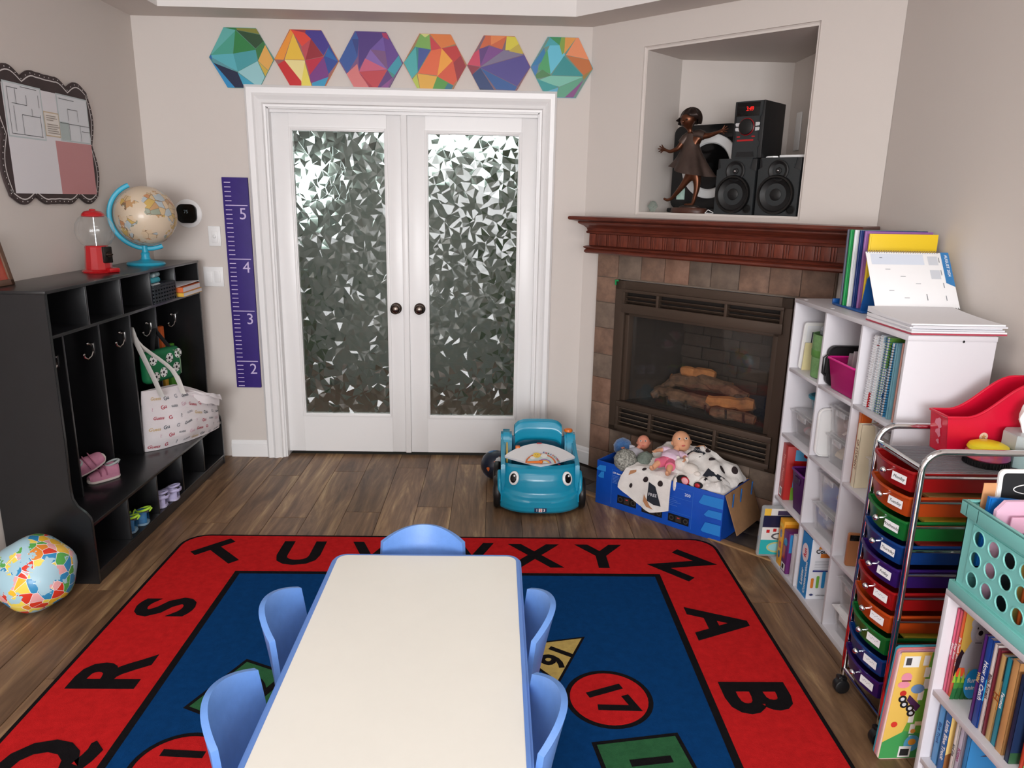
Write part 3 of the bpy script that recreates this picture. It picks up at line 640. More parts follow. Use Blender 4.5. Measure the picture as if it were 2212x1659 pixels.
# ---- globe on a blue stand
gl = T('desk_globe', 'antique-look desk globe on a bright blue stand', 'globe', (-1.836, 3.905, zt), rz=R(25))
AQ = M('aqua_plastic', (44, 168, 200), .35)
O('stand', G().lathe([(0, 0), (.092, 0), (.094, .006), (.088, .014), (.04, .022), (.024, .03), (.02, .045), (.022, .06), (.016, .066), (.014, .1), (0, .1)], 40), AQ, gl)
gz = .25; gr = .15
gx = .02
ax = Vector((cos(R(0))*sin(R(-23)), 0, cos(R(23))))
g = G(); pa = []
for i in range(33):
    a = R(-23+ 180*(i/32)*1.0)   # from the north pole round the left side to the south pole
    aa = R(113)+R(180)*(i/32)
    pa.append((gx+cos(aa)*(gr+.016), -.02*0, gz+sin(aa)*(gr+.016)))
g.tube(pa, .012, 8, flat=(1, .7))
O('meridian_arm', g, AQ, gl)
def globe_mat(name, sea, lands, line, wlines=18):
    m = M(name, sea, .35, coat=.2); nt = m.node_tree; N = nt.nodes; L = nt.links; b = N['Principled BSDF']
    tc = N.new('ShaderNodeTexCoord'); n = N.new('ShaderNodeTexNoise'); n.inputs['Scale'].default_value = 9 if wlines > 20 else 10; n.inputs['Detail'].default_value = 5; n.inputs['Roughness'].default_value = .55
    L.new(tc.outputs['Object'], n.inputs['Vector'])
    th = N.new('ShaderNodeMath'); th.operation = 'GREATER_THAN'; th.inputs[1].default_value = .49; L.new(n.outputs['Fac'], th.inputs[0])
    v = N.new('ShaderNodeTexVoronoi'); v.inputs['Scale'].default_value = 26; L.new(tc.outputs['Object'], v.inputs['Vector'])
    cr = N.new('ShaderNodeValToRGB'); cr.color_ramp.interpolation = 'CONSTANT'; e = cr.color_ramp.elements
    for i, c in enumerate(lands):
        q = e[0] if i == 0 else (e[1] if i == 1 else e.new(i/len(lands))); q.position = i/len(lands); q.color = (*lin(c), 1)
    sp = N.new('ShaderNodeSeparateColor'); L.new(v.outputs['Color'], sp.inputs[0]); L.new(sp.outputs[0], cr.inputs[0])
    v2 = N.new('ShaderNodeTexVoronoi'); v2.feature = 'DISTANCE_TO_EDGE'; v2.inputs['Scale'].default_value = 26; L.new(tc.outputs['Object'], v2.inputs['Vector'])
    lt = N.new('ShaderNodeMath'); lt.operation = 'LESS_THAN'; lt.inputs[1].default_value = .02; L.new(v2.outputs['Distance'], lt.inputs[0])
    m1 = N.new('ShaderNodeMix'); m1.data_type = 'RGBA'; L.new(lt.outputs[0], m1.inputs[0]); L.new(cr.outputs[0], m1.inputs[6]); m1.inputs[7].default_value = (*lin(line), 1)
    m2 = N.new('ShaderNodeMix'); m2.data_type = 'RGBA'; L.new(th.outputs[0], m2.inputs[0]); m2.inputs[6].default_value = (*lin(sea), 1); L.new(m1.outputs[2], m2.inputs[7])
    L.new(m2.outputs[2], b.inputs['Base Color']); return m
GMAT = globe_mat('antique_globe', (214, 196, 172), [(206, 180, 140), (190, 150, 106), (150, 158, 140), (200, 168, 96), (214, 190, 160), (176, 186, 190), (196, 140, 100)], (130, 108, 84))
O('globe_ball', G().sph((0, 0, 0), gr, 40, Matrix.Rotation(R(-23), 4, 'Y')), GMAT, gl, loc=(gx, 0, gz))
# ---- picture frame leaning at the left edge, on the locker
pf = T('leaning_picture', 'brown framed red picture leaning on the locker bench top', 'picture', (-1.93, 2.845, zt))
BRN = M('frame_brown', (96, 66, 48), .5, var=.2)
g = G()
for z_, y_, sz, sy in ((.012, 0, .024, .25), (.188, 0, .024, .25), (.1, -.113, .2, .024), (.1, .113, .2, .024)): g.box((0, y_, z_), (.016, sy, sz), .003)
tilt = Matrix.Rotation(R(-12), 4, 'Y')
bmesh.ops.transform(g.b, matrix=tilt, verts=g.b.verts); O('frame', g, BRN, pf)
g = G().box((-.002, 0, .1), (.006, .21, .16)); bmesh.ops.transform(g.b, matrix=tilt, verts=g.b.verts); O('picture', g, M('picture_red', (150, 40, 40), .5, c2=(180, 80, 60), scale=10), pf)
# ---- inflatable globe ball on the floor
ib = T('inflatable_globe', 'half-deflated inflatable world globe beach ball on the floor', 'beach ball', (-1.772, 2.60, 0))
BALL = globe_mat('beach_globe', (170, 206, 220), [(220, 60, 40), (240, 190, 50), (90, 170, 80), (50, 140, 190), (230, 140, 50), (240, 216, 90), (236, 170, 170)], (240, 240, 240), 30)
def bfn(u, v):
    a = 2*pi*u; p = pi*v
    s_ = sin(p)**.8; k = 1+.035*cos(6*a)
    return Vector((.145*s_*cos(a)*k, .145*s_*sin(a)*k, -cos(p)*.128))
bo = O('ball_skin', G().grid(bfn, 36, 22, closeu=True), BALL, ib, loc=(0, 0, .125), rot=(R(58), R(22), R(-20)))
O('valve', G().cyl((0, 0, -.13), .02, .012, seg=16, bev=.003).cyl((0, 0, -.14), .006, .012, seg=10), M('valve_clear', (205, 222, 226), .3), bo)
bpy.context.view_layer.update()
zmin = min((bo.matrix_world @ v.co).z for v in bo.data.vertices); ib.location.z -= zmin-.0005
# ================================================================ fireplace and niche
wf = bpy.data.objects['wall_fireplace']
def DL(o_): o_.rotation_euler = (0, 0, DROT); return o_
GROUT = M('grout', (120, 104, 92), .9)
g = G()
for (s0, s1, z0, z1) in ((.128, .277, 0, 1.40), (1.304, 1.478, 0, 1.40), (.277, 1.304, 0, .28), (.277, 1.304, 1.162, 1.40)):
    g.box(((s0+s1)/2, -.011, (z0+z1)/2), (s1-s0, .022, z1-z0))
O('grout_bed', g, GROUT, wf, loc=DA, rz=DROT)
STONE = [M('slate_a', (142, 112, 94), .6, c2=(104, 82, 70), scale=14, bump=.35, bscale=26, objvar=.14), M('slate_b', (130, 112, 98), .6, c2=(98, 84, 74), scale=14, bump=.35, bscale=26, objvar=.12), M('slate_c', (150, 116, 98), .6, c2=(116, 86, 70), scale=12, bump=.35, bscale=26, objvar=.12)]
rt = random.Random(4)
tile_cache = {}
def tile(s0, s1, z0, z1):
    w_, h_ = round(s1-s0-.004, 3), round(z1-z0-.004, 3)
    mi = rt.randrange(3)
    if (w_, h_, mi) not in tile_cache: tile_cache[(w_, h_, mi)] = G().box((0, -.0065, 0), (w_, .013, h_), .0025).mesh('tile', STONE[mi])
    O('tile', tile_cache[(w_, h_, mi)], None, wf, loc=D3((s0+s1)/2, .0165, (z0+z1)/2), rz=DROT)
tb = [.13, .277, .43, .58, .728, .855, 1.01, 1.167, 1.321, 1.476]
for a, c in zip(tb, tb[1:]): tile(a, c, 1.168, 1.32)
zb = [0, .13, .278, .423, .577, .718, .875, 1.024, 1.168]
for a, c in zip(zb, zb[1:]): tile(.13, .277, a, c); tile(1.306, 1.476, a, c)
for a, c in zip(tb[1:], tb[2:9]):
    for p, q in ((0, .13), (.13, .278)): tile(a, c if c < 1.3 else 1.304, p, q)
# ---- gas fireplace insert
BZ = M('bronze_brown_metal', (76, 62, 52), .5, .25); BZD = M('bronze_dark', (34, 28, 25), .6)
fi = T('fireplace_insert', 'brown metal gas fireplace insert with louvres and ceramic logs', 'fireplace', D3(.79, .03, .282), rz=DROT)
def FX(s): return s-.79
def FZ(z): return z-.282
def fbox(g, s0, s1, z0, z1, o0, o1, bev=.002): return g.box((FX((s0+s1)/2), -(o0+o1)/2, FZ((z0+z1)/2)), (s1-s0, o1-o0, z1-z0), bev)
g = G()
for a in ((.28, .345, .282, 1.16), (1.247, 1.302, .282, 1.16), (.28, 1.302, 1.108, 1.16), (.28, 1.302, .282, .312)): fbox(g, *a, -.004, .016)
O('outer_frame', g, BZ, fi)
# hood with vents
g = G(); fbox(g, .335, 1.268, .985, 1.035, -.01, .03); fbox(g, .335, 1.268, 1.098, 1.115, -.01, .03)
for a in (.335, .556, .958, 1.25): fbox(g, a, a+.016, 1.03, 1.105, -.01, .028)
O('hood', g, BZ, fi)
O('vent_back', fbox(G(), .34, 1.262, 1.03, 1.105, -.03, -.02, 0), BZD, fi)
for s0, s1 in ((.351, .556), (.572, .958), (.974, 1.25)):
    mt = Matrix.Translation((FX((s0+s1)/2), -.008, FZ(1.069))) @ Matrix.Rotation(R(-38), 4, 'X')
    O('louvre_slat', G().box((0, 0, 0), (s1-s0, .026, .004), .001, mt), BZ, fi)
    mt = Matrix.Translation((FX((s0+s1)/2), -.008, FZ(1.045))) @ Matrix.Rotation(R(-38), 4, 'X')
    O('louvre_slat', G().box((0, 0, 0), (s1-s0, .022, .004), .001, mt), BZ, fi)
# lower door with louvres
g = G(); fbox(g, .332, 1.274, .436, .468, -.01, .03); fbox(g, .332, 1.274, .3, .326, -.01, .03)
for a in (.332, .556, .958, 1.256): fbox(g, a, a+.018, .31, .45, -.01, .028)
O('access_door', g, BZ, fi)
O('vent_back', fbox(G(), .34, 1.262, .31, .45, -.03, -.02, 0), BZD, fi)
for s0, s1 in ((.35, .556), (.574, .958), (.976, 1.256)):
    for k in range(4):
        mt = Matrix.Translation((FX((s0+s1)/2), -.008, FZ(.338+.028*k))) @ Matrix.Rotation(R(-35), 4, 'X')
        O('louvre_slat', G().box((0, 0, 0), (s1-s0, .026, .004), .001, mt), M('louvre_tan', (96, 82, 70), .55), fi)
# firebox
FB = M('firebox_liner', (46, 39, 35), .8, c2=(32, 28, 26), scale=10)
g = G(); b = g.b
def fq(*pts): b.faces.new([b.verts.new((FX(p[0]), -p[1], FZ(p[2]))) for p in pts])
s0, s1, z0, z1, sb0, sb1, dp = .35, 1.243, .47, .98, .52, 1.07, -.36
fq((s0, 0, z0), (sb0, dp, z0), (sb0, dp, z1), (s0, 0, z1)); fq((s1, 0, z0), (sb1, dp, z0), (sb1, dp, z1), (s1, 0, z1))
fq((sb0, dp, z0), (sb1, dp, z0), (sb1, dp, z1), (sb0, dp, z1)); fq((s0, 0, z0), (s1, 0, z0), (sb1, dp, z0), (sb0, dp, z0)); fq((s0, 0, z1), (s1, 0, z1), (sb1, dp, z1), (sb0, dp, z1))
O('firebox', g, FB, fi, smooth=False)
FBR = M('firebrick', (66, 56, 50), .8, c2=(50, 43, 39), scale=18, objvar=.15)
bk = G().box((0, -.006, 0), (.172, .012, .066), .002).mesh('brick', FBR)
for r_ in range(6):
    for k in range(4):
        s_ = sb0+.09+k*.178+(-.05 if r_ % 2 else 0)
        if s_+.086 > sb1+.03: continue
        O('brick', bk, None, fi, loc=(FX(s_), -dp, FZ(.53+r_*.072)))
g = G()
for a in ((.345, .372, .47, .98), (1.215, 1.247, .47, .98)): fbox(g, *a, -.05, .0)
fbox(g, .345, 1.247, .965, .985, -.05, 0)
O('glass_frame', g, BZ, fi)
O('glass', fbox(G(), .37, 1.22, .472, .966, -.042, -.038, 0), clear('fire_glass', (236, 232, 226), .01, .03), fi)
BARK = M('log_bark', (128, 98, 76), .85, c2=(56, 44, 38), scale=22, bump=.9, bscale=30); CUT = M('log_cut', (206, 140, 84), .8, c2=(160, 100, 60), scale=26)
SPL = M('log_split', (206, 138, 80), .8, c2=(120, 80, 54), scale=9, bump=.6, bscale=30)
def log(p0, p1, r_, seed, mat=None):
    rn = random.Random(seed); g = G(); a = Vector((FX(p0[0]), -p0[1], FZ(p0[2]))); c = Vector((FX(p1[0]), -p1[1], FZ(p1[2]))); n = 9; P = []; rr = []
    for i in range(n):
        t = i/(n-1); p = a.lerp(c, t)+Vector((rn.uniform(-1, 1), rn.uniform(-1, 1), rn.uniform(-1, 1)))*r_*.12; P.append(p); rr.append(r_*rn.uniform(.85, 1.15)*(.8 if i in (0, n-1) else 1))
    g.tube(P, rr, 9)
    lo = O('log', g, mat or BARK, fi, ang=30)
    d = (c-a).normalized()
    for e, sg in ((a, -1), (c, 1)):
        q = Vector((0, 0, 1)).rotation_difference(d*sg).to_matrix().to_4x4()
        O('cut_end', G().lathe([(0, r_*.14), (r_*.5, r_*.1), (r_*.74, 0)], 10, Matrix.Translation(e) @ q, cap=False), CUT, lo)
log((.47, -.18, .52), (.66, -.10, .55), .03, 1); log((.55, -.20, .60), (.90, -.26, .60), .042, 2); log((.60, -.10, .54), (.86, -.13, .52), .036, 3)
log((.70, -.22, .64), (1.02, -.20, .58), .034, 4); log((.83, -.12, .54), (1.08, -.16, .56), .034, 5, SPL); log((.88, -.08, .50), (1.12, -.10, .50), .03, 6); log((.48, -.12, .50), (.58, -.22, .60), .028, 7); log((.62, -.2, .66), (.80, -.24, .66), .03, 8, SPL)
for k in range(9):
    s_ = .95+.03*(k % 4)+.02*(k//4); g = G().sph((0, 0, 0), (.028, .022, .02), 8)
    for v in g.b.verts: v.co *= 1+.2*mnoise.noise(v.co*60+Vector((k*3, 0, 0)))
    O('ember_stone', g, CUT if k in (2, 5) else BARK, fi, loc=(FX(s_), .20-.02*(k//4), FZ(.50+.04*(k//4))))
BAR = M('iron_bar', (26, 24, 24), .6)
g = G()
for s_ in (.62, .74, .86, .98, 1.08): g.tube([(FX(s_), .26, FZ(.486)), (FX(s_), .06, FZ(.486)), (FX(s_), .05, FZ(.535))], .006, 6)
g.tube([(FX(.58), .15, FZ(.482)), (FX(1.12), .15, FZ(.482))], .006, 6); O('grate', g, BAR, fi)
O('wall_clip', G().box((FX(.288), -.02, FZ(1.157)), (.022, .012, .01), .003).box((FX(.281), -.02, FZ(1.145)), (.008, .012, .028), .003), M('clip_green', (30, 140, 80), .4), fi, label='small green corner clip')
# ---- wooden mantel
MWD = M('mantel_cherry', (112, 50, 34), .35, c2=(70, 30, 22), scale=9, stretch=(1, 9, 9), coat=.25, bump=.1, bscale=40)
MWD2 = M('mantel_slat', (118, 56, 40), .4, c2=(78, 36, 27), scale=16, stretch=(6, 6, .8), objvar=.18)
mn = T('mantel_shelf', 'dark cherry wood mantel shelf with crown moulding and beadboard frieze', 'mantel', D3(.845, 0, 1.305), rz=DROT)
prof = [(.02, 1.305), (.150, 1.305), (.158, 1.312), (.156, 1.322), (.150, 1.328), (.158, 1.333), (.162, 1.340), (.150, 1.346), (.138, 1.348), (.138, 1.412), (.150, 1.414), (.152, 1.424), (.146, 1.428), (.150, 1.442), (.164, 1.456), (.180, 1.464), (.186, 1.470), (.186, 1.476), (.205, 1.482), (.222, 1.486), (.226, 1.492), (.226, 1.500), (.222, 1.505), (.02, 1.505)]
g = G(); rows = []
for o_, z_ in prof:
    e = o_-.15
    rows.append([g.b.verts.new((q[0]-.845, -q[1], z_-1.305)) for q in ((.135-e, .001), (.135-e, o_), (1.556+e, o_), (1.556+e, .001))])
for a, c in zip(rows, rows[1:]):
    for i in range(3): g.b.faces.new((a[i], a[i+1], c[i+1], c[i]))
for i in range(3): pass
g.b.faces.new([r[0] for r in rows]); g.b.faces.new([r[3] for r in rows]); g.b.faces.new((rows[-1][0], rows[-1][1], rows[-1][2], rows[-1][3])); g.b.faces.new(rows[0])
bmesh.ops.recalc_face_normals(g.b, faces=g.b.faces[:])
O('moulding', g, MWD, mn, ang=25)
wsl = G().box((0, -.004, 0), (.044, .008, .062), .0015).mesh('slat', MWD2); nsl = G().box((0, -.003, 0), (.010, .006, .062), .0015).mesh('bead', MWD2)
k = 0; s_ = .175
while s_ < 1.53:
    O('slat', wsl, None, mn, loc=(s_-.845, -.138, .0755))
    if s_ < 1.47:
        O('bead', nsl, None, mn, loc=(s_+.030-.845, -.138, .0755)); O('bead', nsl, None, mn, loc=(s_+.042-.845, -.138, .0755))
    s_ += .0715
# ---- niche: stereo
ZN = 1.5355
SPK = M('speaker_black', (26, 27, 29), .45); SPK2 = M('speaker_gloss', (44, 48, 50), .3); CONE = M('cone_black', (16, 16, 17), .5); RING = M('surround_black', (12, 12, 12), .3)
def speaker(s0, lab):
    t = T('bookshelf_speaker', lab, 'speaker', D3(s0, -.025, ZN), rz=DROT, group='stereo speakers in the niche')
    w_, h_, d_ = .206, .268, .19
    O('cabinet', G().box((0, d_/2+.004, h_/2), (w_, d_, h_), .004), SPK, t)
    O('baffle', G().prism([(-w_/2, 0), (w_/2-.0, 0), (w_/2, h_*.78), (w_/2-.03, h_*.82), (w_/2-.02, h_), (-w_/2+.012, h_), (-w_/2+.02, h_*.84), (-w_/2, h_*.8)], -.006, .004, 'y', bev=.002), SPK2, t)
    ry = Matrix.Rotation(pi/2, 4, 'X')
    O('woofer', G().lathe([(.088, 0), (.092, .006), (.086, .012), (.08, .012), (.074, .006), (.03, -.012+.006), (.028, .002), (.02, .006), (0, .008)], 40, Matrix.Translation((-.004, -.006, .098)) @ ry, cap=False), CONE, t)
    O('surround', G().lathe([(.076, .008), (.08, .014), (.088, .014), (.092, .006), (.092, 0)], 40, Matrix.Translation((-.004, -.006, .098)) @ ry, cap=False), RING, t)
    O('tweeter', G().lathe([(.05, 0), (.05, .006), (.044, .008), (.026, -.003), (.016, -.002), (.014, .004), (0, .008)], 32, Matrix.Translation((.0, -.006, .208)) @ ry, cap=False), CONE, t)
    O('port', G().lathe([(.02, 0), (.022, .003), (.017, .003), (.015, -.001), (0, -.001)], 20, Matrix.Translation((w_/2-.028, -.006, .03)) @ ry), RING, t)
    O('tweeter_dome', G().sph((.0, -.013, .208), .006, 10), CHROME, t)
    return t
speaker(.914, 'black stereo speaker under the music player, next to the statuette'); speaker(1.134, 'black stereo speaker with white remote on top, against the niche side')
hu = T('stereo_unit', 'black stereo player with red clock digits and large volume dial', 'stereo', D3(.954, -.03, ZN+.2685), rz=DROT)
O('cabinet', G().box((0, .11, .132), (.156, .22, .264), .004), SPK, hu)
O('front_panel', G().prism([(-.066, 0), (.06, 0), (.06, .05), (.066, .058), (.066, .075), (.058, .085), (.058, .19), (.066, .2), (.07, .262), (-.07, .262), (-.068, .2), (-.06, .19), (-.06, .085), (-.07, .07), (-.07, .0)], -.008, 0, 'y', bev=.002), SPK2, hu)
O('display', G().box((-.004, -.009, .225), (.118, .003, .062), .001), M('display_black', (8, 8, 9), .1), hu)
LED = M('led_red', (255, 30, 24), .4, emit=1.2)
text('3:49', .028, LED, hu, frame((.006, -.0108, .226), (1, 0, 0), (0, 0, 1)), name='clock_digits', sx=.8)
ry = Matrix.Rotation(pi/2, 4, 'X')
O('volume_dial', G().lathe([(.036, 0), (.036, .012), (.03, .016), (0, .014)], 32, Matrix.Translation((-.004, -.008, .145)) @ ry), CONE, hu)
O('dial_ring', G().lathe([(.037, 0), (.041, .004), (.037, .007)], 32, Matrix.Translation((-.004, -.008, .145)) @ ry, cap=False), M('ring_red', (130, 16, 24), .3), hu)
for sx_ in (-1, 1):
    for dz in (-.011, .011): O('button', G().prism([(sx_*.041, dz+.136), (sx_*.060, dz+.138), (sx_*.063, dz+.149), (sx_*.060, dz+.153), (sx_*.041, dz+.153)], -.012, -.007, 'y', bev=.001), M('silver_button', (210, 212, 214), .3, .3), hu)
RD = M('red_accent', (176, 28, 32), .4)
O('accent_bar', G().box((-.006, -.0095, .083), (.084, .003, .008)), RD, hu)
for dx in (-.042, .034): O('accent_bar', G().box((dx, -.0095, .1), (.016, .003, .006)), RD, hu)
O('disc_door', G().prism([(-.05, .006), (.046, .006), (.04, .03), (-.044, .03)], -.011, -.006, 'y', bev=.0015), SPK, hu)
O('remote_control', G().box((0, 0, .007), (.15, .045, .014), .004), MW, label='white remote lying on the niche speaker', cat='remote', loc=D3(1.178, -.10, ZN+.269), rz=DROT+.05)
O('charging_plug', G().prism([(-.03, 0), (-.012, .014), (.02, .014), (.03, .004), (.01, -.008)], 0, .009, 'z', bev=.002), MW, label='small white plug lying on a niche speaker', cat='plug', loc=D3(1.07, -.07, ZN+.269), rz=DROT)
# wall plate on the right cheek of the niche
np_ = T('niche_switch', 'white blank switch plate on the niche side wall', 'switch', (XR-.004, 4.20, 1.98))
O('wall_plate', G().box((-.003, 0, 0), (.006, .07, .2), .002), MW, np_)
# big black oval appliance with white ring behind the statuette
rb = T('rounded_appliance', 'black rounded appliance with a white ring standing behind the statuette', 'appliance', D3(.600, -.252, ZN), rz=DROT)
O('body', G().prism(rrect(-.19, .02, .19, .46, .045), -.01, .06, 'y', bev=.008), M('appliance_black', (20, 21, 22), .22), rb)
O('foot', G().box((0, -.02, .012), (.34, .1, .024), .008), SPK, rb)
O('white_ring', G().lathe([(.115, .0), (.125, .012), (.15, .014), (.166, .008), (.168, 0)], 56, Matrix.Translation((.045, -.01, .245)) @ ry, cap=False), M('ring_white', (225, 226, 226), .3), rb)
O('dark_window', G().lathe([(0, -.002), (.06, .001), (.112, .004), (.118, .004)], 48, Matrix.Translation((.045, -.011, .245)) @ ry, cap=False), M('gloss_black', (10, 10, 11), .12), rb)
O('buttons', G().box((.13, -.012, .40), (.07, .006, .02), .004), SPK, rb)
O('sticker', G().box((-.12, -.012, .10), (.05, .003, .06)), M('sticker_mint', (140, 180, 166), .4, c2=(190, 214, 206), scale=30), rb)
# glass lump and wire
CRY = M('clear_crystal', (200, 214, 206), .08, trans=.8)
g = G().sph((0, 0, .03), (.028, .02, .03), 8)
for v in g.b.verts: v.co += Vector((mnoise.noise(v.co*50), mnoise.noise(v.co*50+Vector((5, 5, 5))), 0))*.01
O('crystal_lump', g, CRY, label='small clear glass lump in the niche corner', cat='ornament', loc=D3(.42, -.06, ZN), rz=DROT, smooth=False)
O('white_cable', G().tube([(0, 0, .003), (.02, -.005, .02), (.055, 0, .003), (.012, .01, .003), (0, 0, .003)], .0022, 6), MW, label='short white cable on the niche ledge beside the statuette', cat='cable', loc=D3(.755, -.035, ZN), rz=DROT)
# ---- bronze girl statuette
def skin(name, vr, edges, mat, parent, root=0, sub=2):
    me = bpy.data.meshes.new(name); me.from_pydata([v[:3] for v in vr], edges, []); me.materials.append(mat)
    o = bpy.data.objects.new(name, me); COL.objects.link(o); o.parent = parent
    md = o.modifiers.new('skin', 'SKIN'); md.use_smooth_shade = True
    for i, v in enumerate(vr):
        s_ = me.skin_vertices[0].data[i]; r_ = v[3]; s_.radius = (r_, r_) if not isinstance(r_, tuple) else r_
        s_.use_root = i == root
    ms = o.modifiers.new('sub', 'SUBSURF'); ms.levels = sub; ms.render_levels = sub
    return o
BRZ = M('bronze', (98, 60, 42), .34, .75, var=.3, scale=14); BRD = M('bronze_dress', (74, 60, 54), .45, .5, var=.25, scale=16); BRH = M('bronze_hair', (50, 38, 34), .42, .5, var=.3, scale=30)
st = T('girl_statuette', 'bronze statuette of a running girl in a flared dress', 'statuette', D3(.637, -.075, ZN), rz=DROT)
O('base', G().lathe([(0, 0), (.102, 0), (.104, .006), (.1, .024), (.094, .028), (0, .028)], 40, sy=.62), M('base_wood', (72, 42, 32), .4, var=.2), st)
O('ground', G().sph((.0, 0, .03), (.06, .035, .012), 14), BRD, st)
vr = []; ed = []
def ch(prev, pts):
    for p in pts:
        vr.append(p)
        if prev is not None: ed.append((prev, len(vr)-1))
        prev = len(vr)-1
    return prev
pel = ch(None, [(.01, .0, .215, .03)]); waist = ch(pel, [(0, 0, .29, .026)]); chest = ch(waist, [(-.012, 0, .36, .032)]); neck = ch(chest, [(-.024, -.004, .408, .013)]); ch(neck, [(-.028, -.008, .428, .014), (-.034, -.014, .444, .036), (-.036, -.014, .468, .050), (-.034, -.006, .50, .040)])
# image-left arm (forward, low) and image-right arm (out to the side)
def hand(prev, c, d, spread):
    d = Vector(d).normalized(); n_ = Vector(spread).normalized(); pm = ch(prev, [(*(Vector(c)), .009)])
    for k in range(5):
        a = (k-2)*.42; v = (d*cos(a)+n_*sin(a)); L_ = (.018, .026, .03, .027, .022)[k]
        p0 = Vector(c)+v*.010; ch(pm, [(*p0, .0042), (*(p0+v*L_*.5), .0036), (*(p0+v*L_), .0026)])
e = ch(chest, [(-.05, -.012, .372, .019), (-.075, -.03, .325, .0135), (-.12, -.035, .312, .0095), (-.146, -.036, .322, .0075)]); hand(e, (-.154, -.036, .325), (-1, 0, .1), (0, .25, 1))
e = ch(chest, [(.028, .006, .385, .02), (.075, .012, .388, .0145), (.118, .006, .398, .0105), (.142, 0, .404, .008)]); hand(e, (.150, 0, .406), (1, 0, .25), (-.2, .2, 1))
l = ch(pel, [(-.012, -.004, .185, .024), (-.05, -.01, .13, .0155), (-.095, -.004, .085, .011), (-.112, 0, .072, .009)]); ch(l, [(-.135, -.004, .064, .009), (-.158, -.006, .074, .006)])
l = ch(pel, [(.034, .004, .18, .024), (.036, .002, .12, .0155), (.026, .0, .07, .011), (.018, 0, .045, .0095)]); ch(l, [(-.006, -.004, .042, .0095), (-.028, -.008, .044, .006)])
skin('body', vr, ed, BRZ, st, pel)
def dress(u, v):
    a = 2*pi*u; t = v
    c = Vector((-.024, 0, .40)).lerp(Vector((.0, 0, .198)), t)
    r_ = .03+.012*min(1, t*4)+.082*max(0, t-.28)**1.25*1.25; wv = 1+.13*t*t*cos(7*a)+.06*t*sin(3*a+1)
    sx_ = 1.12
    z = c.z+.034*t*t*(-cos(a))*0+(.045*t*t*(-cos(a)) if cos(a) < 0 else -.015*t*t*cos(a))
    return Vector((c.x+cos(a)*r_*wv*sx_, sin(a)*r_*wv*.8, z))
O('dress', G().grid(dress, 56, 20, closeu=True), BRD, st)
for sx_, p in ((-1, ((-.03, 0, .392), (-.062, -.018, .352))), (1, ((-.0, 0, .395), (.052, .01, .388)))): O('sleeve', G().tube([p[0], ((p[0][0]+p[1][0])/2, p[1][1]/2, (p[0][2]+p[1][2])/2+.004), p[1]], [.022, .025, .022], 12), BRD, st)
def hair(u, v):
    a = 2*pi*u; p = pi*.62*v; d = Vector((sin(p)*cos(a), sin(p)*sin(a), cos(p)))
    rr = .057*(1+.05*sin(9*a))+(.016*max(0, v-.7)/.3 if (cos(a) < -.3) else 0)
    q = Vector((-.028, .004, .472))+d*rr
    if sin(a) < -.5 and v > .62: q += Vector((0, .02, .018))*((v-.62)/.38)
    return q
O('hair', G().grid(hair, 36, 14, closeu=True, thick=.003), BRH, st)
_dg = bpy.context.evaluated_depsgraph_get(); _dg.update()
_me = bpy.data.objects['body'] if False else [o for o in st.children if o.name.startswith('body')][0].evaluated_get(_dg).to_mesh()
_vs = [v.co.copy() for v in _me.vertices if .42 < v.co.z < .52 and v.co.y < 0 and abs(v.co.x) < .1]
def face(x, z): return min(_vs, key=lambda c: (c.x-x)**2+(c.z-z)**2)     # surface point of the face nearest (x, z)
_cx = -.044
O('nose', G().sph(face(_cx, .457)+Vector((0, -.003, 0)), (.005, .007, .008), 10), BRZ, st)
for dx in (-.016, .016): O('eye', G().sph(face(_cx+dx, .468)+Vector((0, .001, 0)), (.0075, .004, .0042), 10), BRH, st)
O('mouth', G().sph(face(_cx, .442)+Vector((0, .001, 0)), (.011, .004, .0032), 10), BRH, st)
# ================================================================ rug, table, chairs
def fab(name, c, var=.14): return M(name, c, .98, spec=.02, var=var, scale=40, bump=.5, bscale=420)
RB, RR, RBL, RG, RY = fab('rug_black', (26, 24, 26)), fab('rug_red', (192, 34, 36)), fab('rug_blue', (14, 60, 112)), fab('rug_green', (48, 96, 62)), fab('rug_tan', (190, 164, 96))
rx0, rx1, ry0, ry1 = -1.452, 1.062, .55, 3.235
rug = T('alphabet_rug', 'red and blue alphabet rug with black letters under the play table', 'rug', ((rx0+rx1)/2, (ry0+ry1)/2, 0))
rcx, rcy = (rx0+rx1)/2, (ry0+ry1)/2
def rug_part(name, pts, z0, z1, mat, par=rug, hole=None): return O(name, G().prism([(p[0]-rcx, p[1]-rcy) for p in pts], z0, z1, bev=.001 if z1-z0 > .003 else 0), mat, par)
rug_part('binding', rrect(rx0, ry0, rx1, ry1, .11), .0003, .008, RB)
rug_part('red_border', rrect(rx0+.014, ry0+.014, rx1-.014, ry1-.014, .1), .004, .0086, RR)
rug_part('border_line', rect(-1.110, ry0+.36, .735, 2.885), .006, .0091, RB)
rug_part('blue_field', rect(-1.083, ry0+.385, .708, 2.86), .007, .0095, RBL)
zt_r = .0093
def rlet(ch, x, y, rot, size=.30, mat=RB, z=zt_r, bold=.032, name='letter'):
    mt = Matrix.Translation((x-rcx, y-rcy, z)) @ Matrix.Rotation(rot, 4, 'Z')
    return text(ch, size, mat, rug, mt, bold=bold, ext=.0006, name=name)
